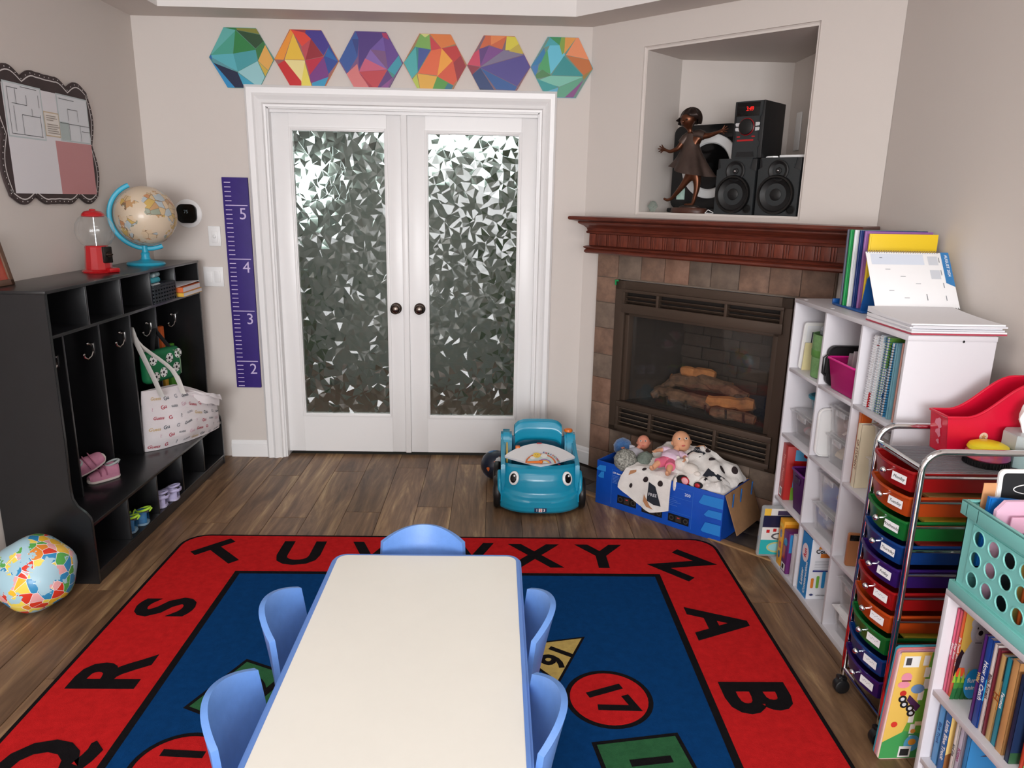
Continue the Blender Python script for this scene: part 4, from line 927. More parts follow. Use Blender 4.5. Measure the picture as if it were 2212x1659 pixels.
for ch_, x_, y_, r_ in (('T', -1.215, 3.035, 45), ('U', -.877, 3.043, 0), ('V', -.55, 3.043, 0), ('W', -.165, 3.043, 0), ('X', .193, 3.035, 0), ('Y', .498, 3.035, 0), ('Z', .845, 2.965, -45), ('A', .872, 2.502, -90), ('B', .872, 2.075, -90), ('C', .872, 1.65, -90), ('S', -1.268, 2.592, 90), ('R', -1.268, 2.175, 90), ('Q', -1.268, 1.745, 90), ('P', -1.268, 1.33, 90)):
    rlet(ch_, x_, y_, R(r_))
def shape(pts, mat, name, lw=.014):
    cx = sum(p[0] for p in pts)/len(pts); cy = sum(p[1] for p in pts)/len(pts)
    rug_part('shape_outline', pts, .008, .0100, RB)
    k = []
    n = len(pts)
    for p in pts:
        d = Vector((p[0]-cx, p[1]-cy)); L_ = d.length; k.append((cx+d.x*(1-lw/L_*1.35), cy+d.y*(1-lw/L_*1.35)))
    rug_part(name, k, .0085, .0105, mat)
def rsq(cx, cy, h, a): return [(cx+h*math.sqrt(2)*cos(R(a+45+90*k)), cy+h*math.sqrt(2)*sin(R(a+45+90*k))) for k in range(4)]
shape([(.35, 2.407), (.229, 2.129), (.055, 2.345)], RY, 'tan_triangle'); rlet('16', .232, 2.285, R(-122), .13, z=.0106, bold=.03, name='numeral')
shape(disc(.388, 2.060, .144, 40), RR, 'red_circle', .012); rlet('17', .388, 2.055, R(-68), .17, z=.0106, bold=.03, name='numeral')
shape(rsq(.462, 1.745, .137, 9), RG, 'green_square'); rlet('18', .47, 1.74, R(-82), .17, z=.0106, bold=.03, name='numeral')
shape(disc(-.88, 1.752, .144, 40), RR, 'red_circle', .012); rlet('11', -.885, 1.765, R(86), .17, z=.0106, bold=.03, name='numeral')
shape(rsq(-.785, 2.075, .14, -24.5), RG, 'green_square'); rlet('12', -.785, 2.075, R(65), .17, z=.0106, bold=.03, name='numeral')
shape(disc(-.55, 2.42, .14, 3+37), RY, 'tan_circle', .012)
# ---- play table
TW = M('table_white', (232, 230, 222), .3, spec=.45, var=.02, scale=3); TB = M('resin_blue', (98, 138, 208), .42)
tz = .505; tx0, tx1, ty0, ty1 = -.493, .089, .85, 2.098
tt = T('play_table', 'rectangular white-topped play table with a blue edge', 'table', ((tx0+tx1)/2, (ty0+ty1)/2, 0.0))
W_, L_ = (tx1-tx0), (ty1-ty0)
O('rim', G().prism(rrect(-W_/2, -L_/2, W_/2, L_/2, .045, 8), tz-.034, tz-.0015, bev=.006), TB, tt)
O('top', G().prism(rrect(-W_/2+.016, -L_/2+.016, W_/2-.016, L_/2-.016, .03, 8), tz-.02, tz, bev=.0012), TW, tt)
for sx_ in (-1, 1):
    for sy_ in (-1, 1):
        lg = O('leg', G().tube([(sx_*(W_/2-.075), sy_*(L_/2-.09), tz-.032), (sx_*(W_/2-.06), sy_*(L_/2-.07), .012+.011)], .019, 14), M('leg_grey', (150, 154, 160), .3, .7), tt)
        O('foot_cap', G().cyl((sx_*(W_/2-.06), sy_*(L_/2-.07), .0115+.0115), .024, .023, seg=14, bev=.004), BLACKP, lg)
# ---- chairs: blue resin shell on a metal frame, seat toward local -y, back at +y
CB = M('chair_blue', (104, 148, 216), .38, var=.05, scale=30, bump=.06, bscale=300)
def make_chair():
    c = T('toddler_chair', 'x', 'chair', group='blue chairs around the play table')
    sh = .30; zt_c = .548
    def back(u, v):
        # u across, v up; concave toward the sitter, arched top
        x = (u-.5)*2
        wd = .146-.012*v
        top = zt_c-.034*abs(x)**2.2
        z = sh-.02+(top-sh+.02)*v
        y = .115+.042*v+.012*v*v-.058*x*x*(.35+.65*v)
        return Vector((x*wd, y, z))
    O('backrest', G().grid(back, 25, 15, thick=.015), CB, c)
    def seat(u, v):
        x = (u-.5)*2; y = -.12+.25*v; wd = .145+.012*(1-v)
        z = sh-.012*cos(x*pi/2)-.0+(.0 if v > .12 else -.035*(1-v/.12)**2)+(.012*max(0, (v-.75)/.25)**2)
        return Vector((x*wd, y, z))
    O('seat', G().grid(seat, 21, 19, thick=.009), CB, c)
    MT = M('leg_grey', (150, 154, 160), .3, .7)
    for sx_ in (-1, 1):
        for y_, yb_ in ((-.1, -.13), (.1, .15)):
            lg = O('leg', G().tube([(sx_*.11, y_, sh-.028), (sx_*.132, yb_, .015)], .0095, 10), MT, c)
            O('glide', G().cyl((sx_*.132, yb_, .010), .014, .019, seg=12, bev=.004), BLACKP, lg)
    O('seat_frame', G().tube([(-.11, -.1, sh-.03), (.11, -.1, sh-.03), (.11, .1, sh-.03), (-.11, .1, sh-.03)], .009, 8, closed=True), MT, c)
    return c
RZ = .0098
ch0 = make_chair()
ch0.location = (-.222, 2.03, RZ); ch0['label'] = 'blue chair at the far short end of the play table, near the doors'
dup(ch0, (-.432, 1.722, RZ), R(90), 'blue chair on the locker side of the table, next to the far end')
dup(ch0, (-.436, 1.355, RZ), R(90), 'blue chair on the locker side of the table, next to the near end')
dup(ch0, (.000, 1.725, RZ), R(-90), 'blue chair on the bookshelf side of the table, next to the far end')
dup(ch0, (-.004, 1.345, RZ), R(-90), 'blue chair on the bookshelf side of the table, next to the near end')
# ================================================================ toy car, ball, box of dolls
TEAL = M('car_teal', (24, 150, 186), .25, coat=.3); TEALD = M('car_teal_dark', (20, 112, 146), .35)
car = T('toy_car', 'turquoise ride-in toy car with cartoon eyes and a white dashboard', 'toy car', (.243, 3.47, 0))
def interp(P, t):
    t = max(0, min(.99999, t))*(len(P)-1); i = int(t); f = t-i; f = f*f*(3-2*f)*.5+f*.5
    return tuple(a+(b_-a)*f for a, b_ in zip(P[i], P[i+1]))
pf_ = [(.012, .022), (.0, .035), (-.004, .06), (-.002, .088), (.004, .098), (.02, .108), (.03, .125), (.034, .155), (.040, .19), (.052, .220), (.074, .240), (.10, .250)]
CWH = .205
def fasc(u, v):
    x = (u-.5)*2; y, z = interp(pf_, v)
    y += .085*abs(x)**3.2
    # smiling bumper line: the middle dips
    if .25 < v < .72: z += .022*(x*x-.35)*sin((v-.25)/.47*pi)
    w_ = CWH-.012*max(0, v-.7)
    z -= .03*abs(x)**4*max(0, v-.5)*2*.4
    return Vector((x*w_, y, z))
O('front_body', G().grid(fasc, 41, 45), TEAL, car)
for sx_ in (-1, 1):
    # side panel: fender arch and door with a raised shoulder toward the back
    sp = [(.09, .03), (.40, .03), (.43, .06), (.44, .30), (.40, .325), (.34, .315), (.26, .285), (.16, .27), (.10, .255), (.085, .2)]
    O('side_panel', G().prism(sp, sx_*CWH-.0225*(sx_ > 0), sx_*CWH+.0225*(sx_ < 0), 'x', bev=.006), TEAL, car)
    O('wheel_arch', G().tube([(sx_*.205, .085+.0, .06), (sx_*.21, .082, .13), (sx_*.212, .105, .18), (sx_*.212, .14, .2), (sx_*.21, .19, .17), (sx_*.205, .21, .06)], .011, 10), TEAL, car)
    for yy in (.15, .37):
        wh = O('wheel', G().lathe([(0, -.02), (.06, -.02), (.078, -.018), (.084, -.01), (.084, .01), (.078, .018), (.06, .02), (0, .02)], 28, Matrix.Translation((sx_*.222, yy, .0845)) @ Matrix.Rotation(pi/2, 4, 'Y')), BLACKP, car)
        O('hub_cap', G().lathe([(0, .023), (.02, .024), (.036, .021), (.038, .017), (0, .017)], 18, Matrix.Translation((sx_*.222, yy, .0845)) @ Matrix.Rotation(sx_*pi/2, 4, 'Y')), M('hub_grey', (60, 64, 70), .35), wh)
O('floor_pan', G().box((0, .25, .045), (.36, .36, .03), .006), TEALD, car)
def seatb(u, v):
    x = (u-.5)*2; pr = [(.43, .06), (.445, .30), (.44, .375), (.425, .405), (.40, .414), (.375, .404), (.362, .37), (.36, .315), (.372, .30)]
    y, z = interp(pr, v); wv = 1-.06*max(0, v-.3); z -= .028*abs(x)**6*(v > .2)
    if v > .95: z += .014*(1-abs(x)**4)*0
    return Vector((x*.132*wv, y-.018*x*x, z))
O('seat_back', G().grid(seatb, 31, 40), TEAL, car)
O('back_wall', G().box((0, .415, .18), (.39, .02, .26), .008), TEALD, car)
for sx_ in (-1, 1):
    O('rear_pillar', G().prism([(.30, .05), (.44, .05), (.44, .335), (.405, .35), (.36, .345), (.32, .30)], sx_*.175-.03, sx_*.175+.03, 'x', bev=.012), TEAL, car)
# white dashboard: lens-shaped panel leaning toward the driver
def dashf(u, v):
    x = (u-.5)*2
    hw = .186; top = .10*(1-abs(x)**1.7)**.8; bot = -.088*(1-abs(x)**1.3)
    t = bot+(top-bot)*v
    return Vector((x*hw, .168+t*.95, .276+t*.31+.010*(1-x*x)))
O('dashboard', G().grid(dashf, 41, 17, thick=.012), M('dash_white', (228, 228, 230), .3), car)
dmt = frame((0, .145, .279), (1, 0, 0), (0, .95, .31))
cy_ = -.062
half = [(.08*cos(R(a)), cy_+.08*sin(R(a))) for a in range(0, 181, 10)]
half2 = [(.071*cos(R(a)), cy_+.071*sin(R(a))) for a in range(0, 181, 10)]
da = [((208, 104, 40), half), ((196, 214, 212), half2), ((232, 232, 226), disc(.02, .0, .018)), ((232, 232, 226), disc(-.04, -.018, .014)), ((150, 110, 180), [(.02+.045*cos(R(a))*.8, cy_+.035*sin(R(a))) for a in range(0, 181, 15)]), ((230, 180, 80), [(.02+.034*cos(R(a))*.8, cy_+.026*sin(R(a))) for a in range(0, 181, 15)]), ((214, 224, 226), [(.02+.022*cos(R(a))*.8, cy_+.016*sin(R(a))) for a in range(0, 181, 15)]), ((238, 200, 70), disc(-.018, .003, .021, 20)), ((70, 50, 30), disc(-.025, .008, .0025, 8)), ((70, 50, 30), disc(-.012, .008, .0025, 8)), ((150, 90, 40), [(-.027, -.002), (-.018, -.008), (-.010, -.002), (-.018, -.005)])]
art('dash_picture', da, GLOSSPRINT, car, dmt @ Matrix.Translation((0, 0, .0105)), lift=.0002)
for i, c_ in enumerate('PQRSTUVWXYZ'):
    a = R(78-i*8.2); text(c_, .015, M('letters_'+'abc'[i % 3], ((40, 60, 150), (190, 40, 40), (60, 110, 70))[i % 3], .5), car, dmt @ Matrix.Translation((.094*cos(a), cy_+.094*sin(a), .0095)) @ Matrix.Rotation(a-pi/2, 4, 'Z'), bold=.03, name='letter')
ORG = M('orange_plastic', (232, 120, 32), .35)
O('turn_lever', G().tube([dmt @ Vector((-.07, cy_+.004, .012)), dmt @ Vector((0, cy_+.006, .014))], [.006, .007], 10).sph(dmt @ Vector((.002, cy_+.006, .014)), .010, 12), ORG, car)
O('maker_badge', G().box((0, 0, .0), (.026, .008, .002), mt=dmt @ Matrix.Translation((0, .112, .0085))), M('badge_red', (176, 30, 44), .4), car)
O('fuel_knob', G().lathe([(0, .014), (.012, .013), (.022, .01), (.024, .0), (.02, -.004), (0, -.004)], 12, Matrix.Translation((.165, .36, .358))), ORG, car)
O('horn', G().box((-.115, .24, .30), (.026, .03, .018), .006), ORG, car)
O('yellow_door_page', G().prism([(.20, .15), (.34, .15), (.34, .30), (.28, .31), (.2, .27)], -.176, -.168, 'x', bev=.003), M('page_yellow', (226, 196, 96), .5), car)
for sx_ in (-1, 1):
    mt = frame((sx_*.138, .056, .197), (1, -sx_*-.42, 0), (0, .35, 1))
    ey = O('eye', G().lathe([(0, .008), (.018, .007), (.026, .002), (.027, -.004)], 28, mt @ Matrix.Diagonal((1, 1.36, 1, 1)), cap=False), M('eye_white', (236, 238, 238), .25), car)
    O('pupil', G().lathe([(0, .0095), (.012, .009), (.0175, .007)], 24, mt @ Matrix.Translation((-.0*sx_, 0, 0)) @ Matrix.Diagonal((1, 1.4, 1, 1)), cap=False), M('gloss_black', (10, 10, 11), .12), ey)
    O('glint', G().lathe([(0, .011), (.0052, .0095)], 14, mt @ Matrix.Translation((.005, .013, .0)), cap=False), M('eye_white', (236, 238, 238), .25), ey)
O('number_plate', G().box((0, -.006, .047), (.062, .003, .022), .001), M('plate_navy', (28, 52, 92), .4), car)
for i, (c_, cc) in enumerate((('1', (236, 236, 236)), ('2', (220, 60, 60)), ('3', (236, 236, 236)))):
    if c_ == '2': O('plate_tile', G().box((0, -.008, .047), (.018, .001, .019)), MW, car)
    text(c_, .02, M('plate_digit_'+c_, cc, .5), car, frame(((i-1)*.019, -.0088, .047), (1, 0, 0), (0, 0, 1)), bold=.03, name='numeral')
bpy.context.view_layer.update()
# ---- patterned ball behind the car
BP_ = globe_mat('space_ball', (24, 34, 54), [(220, 110, 50), (24, 34, 54), (40, 110, 170), (24, 34, 54), (226, 226, 226), (24, 34, 54)], (24, 34, 54))
O('patterned_ball', G().sph((0, 0, 0), .085, 28), BP_, label='dark ball with orange and blue print beside the toy car', cat='ball', loc=(.010, 4.02, .0855))
# ---- cardboard box
BLUE = M('box_blue', (16, 76, 178), .42, var=.1, scale=6); KRAFT = M('kraft', (150, 112, 78), .8, var=.12, scale=20); TAPE = M('tape_blue', (30, 116, 200), .35, var=.1, scale=12)
bx = T('cardboard_box', 'blue printed cardboard box full of dolls and blankets by the fireplace', 'box', (.556, 3.689, 0), rz=R(-41.44))
BW, BD, BH, t = .722, .30, .243, .004
O('front_panel', G().box((BW/2, t/2, BH/2), (BW, t, BH), .001), BLUE, bx)
O('back_panel', G().box((BW/2, BD-t/2, BH/2), (BW, t, BH), .001), KRAFT, bx)
O('side_panel', G().box((t/2, BD/2, BH/2), (t, BD-2*t, BH)), BLUE, bx); O('side_panel', G().box((BW-t/2, BD/2, BH/2), (t, BD-2*t, BH)), BLUE, bx)
O('bottom', G().box((BW/2, BD/2, .004), (BW-2*t, BD-2*t, .006)), KRAFT, bx)
fl = G().box((0, BD/2, -.10), (.004, BD-.01, .20), .001); bmesh.ops.transform(fl.b, matrix=Matrix.Translation((BW+.003, 0, BH)) @ Matrix.Rotation(R(-22), 4, 'Y'), verts=fl.b.verts)
O('end_flap', fl, KRAFT, bx)
fmt = frame((0, 0, 0), (1, 0, 0), (0, 0, 1))
fa = []
def pnl(x0, z0, x1, z1):
    fa.append(((14, 14, 16), rect(x0, z0, x1, z1))); h_ = z1-z0
    for k in (.16, .84): fa.append(((60, 58, 56), disc(x0+(x1-x0)*k, z0+h_*.5, h_*.32, 14))); fa.append(((18, 18, 20), disc(x0+(x1-x0)*k, z0+h_*.5, h_*.2, 14)))
    fa.append(((48, 44, 44), rect(x0+(x1-x0)*.36, z0+h_*.15, x0+(x1-x0)*.64, z1-h_*.12))); fa.append(((190, 60, 50), rect(x0+(x1-x0)*.44, z0+h_*.6, x0+(x1-x0)*.56, z0+h_*.72)))
pnl(.137, .036, .252, .082); pnl(.286, .03, .405, .072); pnl(.439, .03, .554, .072)
for l in ((.098, .02, .0992, .215), (.565, .02, .5662, .215), (.098, .2145, .56, .2155), (.43, .165, .56, .166), (.43, .085, .565, .086)): fa.append(((70, 130, 214), rect(*l)))
for k in range(6): fa.append(((120, 160, 220), rect(.104, .182-k*.008, .104+(.05 if k > 2 else .075), .1835-k*.008)))
for k in range(5): fa.append(((110, 150, 214), rect(.435, .155-k*.009, .435+.03+.02*(k % 3), .1562-k*.009)))
for (x0, z0, x1, z1) in ((.598, .17, .722, .225), (.63, .115, .72, .155), (.62, .03, .72, .088), (.0, .19, .06, .225), (.012, .15, .05, .19)): fa.append(((40, 128, 208), [(x0, z0+.006), (x0+.012, z0), (x1, z0+.002), (x1, z1), (x0+.02, z1-.004)]))
art('box_print', fa, PRINT, bx, fmt @ Matrix.Translation((0, 0, .0002)))
WT = M('print_white', (226, 232, 240), .5)
text('CD Stereo System', .013, WT, bx, fmt @ Matrix.Translation((.102, .197, .0008)), bold=.02, align='LEFT', ext=.0001); text('200', .022, WT, bx, fmt @ Matrix.Translation((.535, .19, .0008)), ext=.0001)
text('RCA', .024, WT, bx, frame((.035, BD*0+.0, .0), (1, 0, 0), (0, 0, 1)) @ Matrix.Translation((0, .228, .0008)), bold=.03, ext=.0001) if False else None
for k, yy in enumerate((.04, .13, .26)): O('tape_strip', G().box((BW+.012+.018, yy, BH-.03), (.002, .012, .07), .0005, Matrix.Rotation(0, 4, 'Z')), TAPE, bx)
def BX(x, y, z): return bx.matrix_world @ Vector((x, y, z))
bpy.context.view_layer.update()
bmw = bx.matrix_world.copy()
# ---- blanket
FLE = M('fleece_white', (226, 222, 218), .95, spec=.1, var=.05, scale=30, bump=.4, bscale=180, sheen=.3)
bl = T('sloth_blanket', 'white fleece blanket with brown dots spilling over the box front', 'blanket', bmw @ Vector((.36, .15, .02)), rz=R(-41.44))
def bloc(p): return Vector((p[0]-.36, p[1]-.15, p[2]-.02))
def heap_raw(u, v):
    x = .20+.51*u; y = .015+.268*v
    e = min(1, min(u, 1-u, v+.25, (1-v)*1.2)*5)
    h = .235+.115*max(0, e)**.7*(.30+.95*v)*(1-.5*max(0, u-.5))
    h += .034*mnoise.noise(Vector((x*11, y*13, 3)))+.012*mnoise.noise(Vector((x*30, y*26, 8)))
    if v < .3: h -= .03*(1-v/.3)
    return Vector((x, y, max(.05, h)))
def heap(u, v): return bloc(heap_raw(u, v))
O('heap', G().grid(heap, 60, 44, thick=-.006), FLE, bl)
def drape_raw(u, v):
    # v: 0 inside the box, 1 hem of the part hanging over the front
    xw = (.215-.06*min(1,max(0,v-.3)*2))+(.235+.06*min(1,max(0,v-.3)*2))*u
    hem = .055+.09*abs(u-.66)**1.3*1.6
    P = [(.11, .262), (.05, .268), (.012, .262), (-.012, .25), (-.018, .21), (-.02, .15), (-.02, hem)]
    y, z = interp(P, v)
    fold = .012*sin(u*11+1)*max(0, v-.35)
    z += .012*mnoise.noise(Vector((u*5, v*4, 1)))*(v < .5)
    xx = xw
    return Vector((xx, y-max(0, fold)-.002, z))
def drape(u, v): return bloc(drape_raw(u, v))
O('hanging_corner', G().grid(drape, 40, 40, thick=-.005), FLE, bl)
DOT = M('dot_brown', (44, 32, 34), .9)
def patch(fn, u0, v0, pts, mat, name, parent, lift=.0035, flip=1):
    # print mapped on a cloth surface; pts are offsets in (u, v)
    g = G(); b = g.b; e = .01
    def P(u, v):
        u = min(.985, max(.015, u)); v = min(.985, max(.015, v)); p = fn(u, v); n_ = (fn(u+e, v)-fn(u-e, v)).cross(fn(u, v+e)-fn(u, v-e)).normalized()*flip
        return p+n_*lift
    c = b.verts.new(P(u0, v0)); rings = []
    for k in (.5, 1): rings.append([b.verts.new(P(u0+p[0]*k, v0+p[1]*k)) for p in pts])
    n = len(pts)
    for i in range(n):
        j = (i+1) % n; b.faces.new((c, rings[0][i], rings[0][j])); b.faces.new((rings[0][i], rings[1][i], rings[1][j], rings[0][j]))
    bmesh.ops.recalc_face_normals(b, faces=b.faces[:])
    return O(name, g, mat, parent)
# drape normal points out of the front when flipped as needed
for (u, v, r_) in ((.50, .62, .055), (.80, .62, .055), (.25, .78, .03), (.36, .42, .04)): patch(drape, u, v, disc(0, 0, r_, 14, r_*1.1), DOT, 'dot', bl, .0085, flip=-1)
NAVY = M('patch_navy', (34, 38, 48), .9); TANP = M('patch_tan', (178, 128, 92), .9)
patch(drape, .70, .80, [(-.12, -.16), (.02, -.10), (.14, .10), (.16, .13), (.02, .12), (-.1, .1)], NAVY, 'print_patch', bl, .0085, flip=-1); patch(drape, .60, .90, [(-.06, -.05), (.06, .03), (.12, .06), (.0, .05), (-.07, .02)], TANP, 'print_patch', bl, .0095, flip=-1); patch(drape, .18, .55, [(-.06, -.02), (.05, -.06), (.07, -.02), (-.05, .07)], TANP, 'print_patch', bl, .0085, flip=-1)
for (u, v, r_) in ((.12, .86, .04), (.32, .95, .04), (.62, .80, .04), (.84, .52, .035), (.05, .62, .04), (.72, .6, .035), (.93, .72, .035)): patch(heap, u, v, disc(0, 0, r_*.7, 12, r_*1.4), DOT, 'dot', bl, .009)
patch(heap, .52, .72, [(-.09, -.16), (.08, -.16), (.10, -.02), (.03, .16), (-.06, .14)], NAVY, 'print_patch', bl, .009); patch(heap, .54, .86, [(-.05, -.05), (.05, -.06), (.04, .05), (-.04, .05)], TANP, 'print_patch', bl, .010); patch(heap, .80, .35, [(-.09, -.1), (.08, -.06), (.10, .06), (-.06, .07)], NAVY, 'print_patch', bl, .009)
def cloth_text(fn, s_, size, u0, v0, su, sv, rot, lift, flip, parent):
    me = text_mesh(s_, size, .02, 0); e = .01
    for v in me.vertices:
        x = v.co.x*cos(rot)-v.co.y*sin(rot); y = v.co.x*sin(rot)+v.co.y*cos(rot); u = min(.98, max(.02, u0+x*su)); w_ = min(.98, max(.02, v0+y*sv))
        n_ = (fn(u+e, w_)-fn(u-e, w_)).cross(fn(u, w_+e)-fn(u, w_-e)).normalized()*flip; v.co = fn(u, w_)+n_*lift
    me.materials.append(M('print_grey', (190, 190, 195), .8)); o = bpy.data.objects.new('lettering', me); COL.objects.link(o); o.parent = parent
cloth_text(heap, 'SLOTH', .026, .52, .70, 1/.51, 1/.268, R(-8), .0125, 1, bl)
cloth_text(drape, 'FREE', .022, .70, .82, 1/.3, -1/.3, 0, .0125, -1, bl)
# ---- knitted balls and yarn
def woolball(name, label, c, r_, mat, seed, cat='knitted ball'):
    g = G().sph((0, 0, 0), r_, 28)
    for v in g.b.verts:
        n_ = v.co.normalized(); v.co *= 1+.06*mnoise.noise(n_*7+Vector((seed, 0, 0)))+.03*sin(n_.z*60+n_.x*9)
    return O(name, g, mat, label=label, cat=cat, loc=bmw @ Vector(c))
woolball('yarn_ball', 'blue fuzzy yarn ball in the corner of the box', (.050, .17, .285), .050, M('yarn_blue', (44, 84, 140), .9, c2=(70, 120, 176), scale=60, bump=.8, bscale=200, sheen=.5), 1)
woolball('knitted_ball', 'black and white speckled knitted ball at the front of the box', (.150, .036, .268), .060, M('knit_speckle', (30, 32, 32), .95, c2=(196, 196, 186), scale=110, bump=.8, bscale=150), 5)
woolball('knitted_ball', 'grey green knitted ball beside the doll in the box', (.238, .092, .275), .046, M('knit_sage', (128, 140, 130), .95, c2=(96, 106, 98), scale=60, bump=.8, bscale=150), 9)
# ---- dolls
SKN = M('doll_skin', (218, 160, 124), .5, spec=.4); SKN2 = M('doll_skin_pink', (214, 140, 116), .5); PNKS = M('doll_pink', (226, 110, 140), .8); SHIRT = M('doll_shirt', (226, 206, 220), .85, c2=(214, 180, 206), scale=60); LIP = M('doll_lip', (190, 90, 84), .5); EYEW = M('eye_white', (236, 238, 238), .25); EYEB = M('doll_eye', (44, 34, 34), .2)
def doll(name, label, loc, rot, sc, skn, shirt, shorts, longlegs=True):
    d = T(name, label, 'doll', loc, rot=rot); d.scale = (sc, sc, sc)
    # lies on its back: local y head to toe (+y head), z up out of the chest
    def hd(u, v):
        a = 2*pi*u; p = pi*v; q = Vector((sin(p)*cos(a), -cos(p), sin(p)*sin(a)))   # v=0 chin side ... v=1 crown
        r_ = Vector((.052, .06, .054)); P = Vector((q.x*r_.x, q.y*r_.y, q.z*r_.z))
        f = max(0, q.z)
        P.z += .006*f*math.exp(-((q.y+.05)/.18)**2-((q.x)/.16)**2)*2.2       # nose
        P.z += .006*f*(math.exp(-((q.y+.32)/.25)**2-((abs(q.x)-.5)/.25)**2))    # cheeks
        P.z -= .005*f*math.exp(-((q.y-.12)/.14)**2-((abs(q.x)-.38)/.2)**2)      # eye sockets
        return P
    h = O('head', G().grid(hd, 40, 26, closeu=True), skn, d, loc=(0, .15, .03), rot=(R(46), 0, R(36)))
    for sx_ in (-1, 1):
        O('eye', G().sph((sx_*.019, .009, .049), (.0085, .0065, .005), 12), EYEW, h); O('pupil', G().sph((sx_*.019, .009, .0530), (.0048, .0048, .003), 10), EYEB, h)
        O('ear', G().sph((sx_*.052, -.005, -.004), (.006, .012, .010), 10), skn, h)
    O('mouth', G().sph((0, -.030, .047), (.011, .005, .005), 10), LIP, h)
    def tor(u, v):
        a = 2*pi*u; r_ = interp([(.0,), (.044,), (.052,), (.048,), (.044,), (.03,), (.016,)], v)[0]
        return Vector((r_*cos(a)*1.08, -.035+.125*v, r_*.78*sin(a)+.004))
    O('shirt', G().grid(tor, 28, 18, closeu=True), shirt, d)
    for sx_ in (-1, 1): O('sleeve', G().tube([(sx_*.03, .066, .006), (sx_*.05, .06, .01), (sx_*.066, .046, .014)], [.021, .022, .021], 12), shirt, d)
    O('neck', G().tube([(0, .075, .01), (0, .105, .02)], .018, 10), skn, d)
    for sx_ in (-1, 1):
        vr3 = [(sx_*.045, .064, .008, .014), (sx_*.075, .04, .016, .012), (sx_*.085, .006, .03, .0095), (sx_*.085, -.006, .036, .010)]
        e3 = [(0, 1), (1, 2), (2, 3)]
        for k in range(5):
            a = (k-2)*.4; i0 = len(vr3); b_ = Vector((sx_*.085+sin(a)*.008, -.014*cos(a)-.004, .037)); vr3 += [(*b_, .0034), (*(b_+Vector((sin(a)*.008, -.008, .002))), .0026)]; e3 += [(3, i0), (i0, i0+1)]
        skin('arm', vr3, e3, skn, d, 0)
        skin('leg', [(sx_*.02, -.03, .0, .022), (sx_*.036, -.075, .016, .019), (sx_*.045, -.115, .006, .014), (sx_*.046, -.13, .01, .013), (sx_*.047, -.136, .034, .009)], [(0, 1), (1, 2), (2, 3), (3, 4)], skn, d, 0)
        if shorts: O('shorts_leg', G().tube([(sx_*.016, -.02, .0), (sx_*.036, -.072, .015)], [.03, .027], 14), shorts, d)
    if shorts: O('shorts', G().sph((0, -.018, .0), (.044, .03, .032), 16), shorts, d)
    return d
doll('baby_doll', 'bald baby doll in a pale shirt and pink shorts lying in the box', bmw @ Vector((.385, .075, .318)), (R(18), R(6), R(-36)), .92, SKN, SHIRT, PNKS)
doll('baby_doll', 'smaller pink-faced baby doll tucked beside the blue yarn ball', bmw @ Vector((.130, .135, .268)), (R(22), R(10), R(-48)), .66, SKN2, M('doll_shirt_grey', (196, 196, 206), .85), None)
# ---- small plush toys at the front of the box
PLW = M('plush_white', (226, 218, 210), .95, bump=.5, bscale=160, sheen=.3)
pl = T('plush_animal', 'cream plush animal with a round head in the middle of the box', 'plush toy', bmw @ Vector((.47, .075, .283)), rz=R(-30))
O('body', G().sph((.03, 0, .012), (.045, .035, .03), 16), PLW, pl); O('head', G().sph((-.018, -.006, .03), (.034, .032, .032), 16), PLW, pl)
for dx in (-.04, .004): O('ear', G().sph((dx, .012, .054), (.012, .008, .014), 10), PLW, pl)
for dy in (-.025, .025): O('paw', G().sph((.072, dy, .005), (.018, .012, .012), 10), PLW, pl)
ow = T('plush_owl', 'black and white plush bird with big pink eye on the box front edge', 'plush toy', bmw @ Vector((.49, .025, .238)), rz=R(-41))
O('body', G().sph((0, 0, .012), (.035, .024, .028), 16), M('plush_black', (30, 28, 30), .95), ow)
e = O('eye', G().sph((.022, -.020, .022), (.019, .008, .017), 16), M('plush_pink', (236, 170, 176), .8), ow); O('eye_rim', G().tube([(.022+.02*cos(2*pi*k/20), -.019, .022+.018*sin(2*pi*k/20)) for k in range(20)], .003, 6, closed=True), M('badge_red', (176, 30, 44), .4), e)
O('wing', G().sph((-.03, -.02, -.012), (.012, .008, .04), 12), PLW, ow)
O('red_button_eye', G().sph((.085, -.012, .012), (.015, .008, .012), 14), M('badge_red', (176, 30, 44), .4), ow); O('second_head', G().sph((.085, 0, .008), (.024, .018, .018), 14), M('plush_black', (30, 28, 30), .95), ow)
sk = T('star_cloth', 'white baby cloth with black stars crumpled at the box right end', 'cloth', bmw @ Vector((.62, .085, .24)), rz=R(-41.44))
def cl(u, v):
    x = -.075+.15*u; y = -.06+.12*v; e = min(1, min(u, 1-u, v, 1-v)*4)
    return Vector((x, y, -.015+.05*e**.6+.03*mnoise.noise(Vector((x*26, y*26, 12)))))
O('cloth', G().grid(cl, 34, 30, thick=-.004), FLE, sk)
for (u, v) in ((.35, .25), (.6, .3), (.5, .6), (.75, .55)): patch(cl, u, v, [((.07 if k % 2 == 0 else .032)*cos(R(36*k)), (.08 if k % 2 == 0 else .036)*sin(R(36*k))) for k in range(10)], INK, 'star', sk, .004)
# ================================================================ things in the locker bench
ZB = .2705
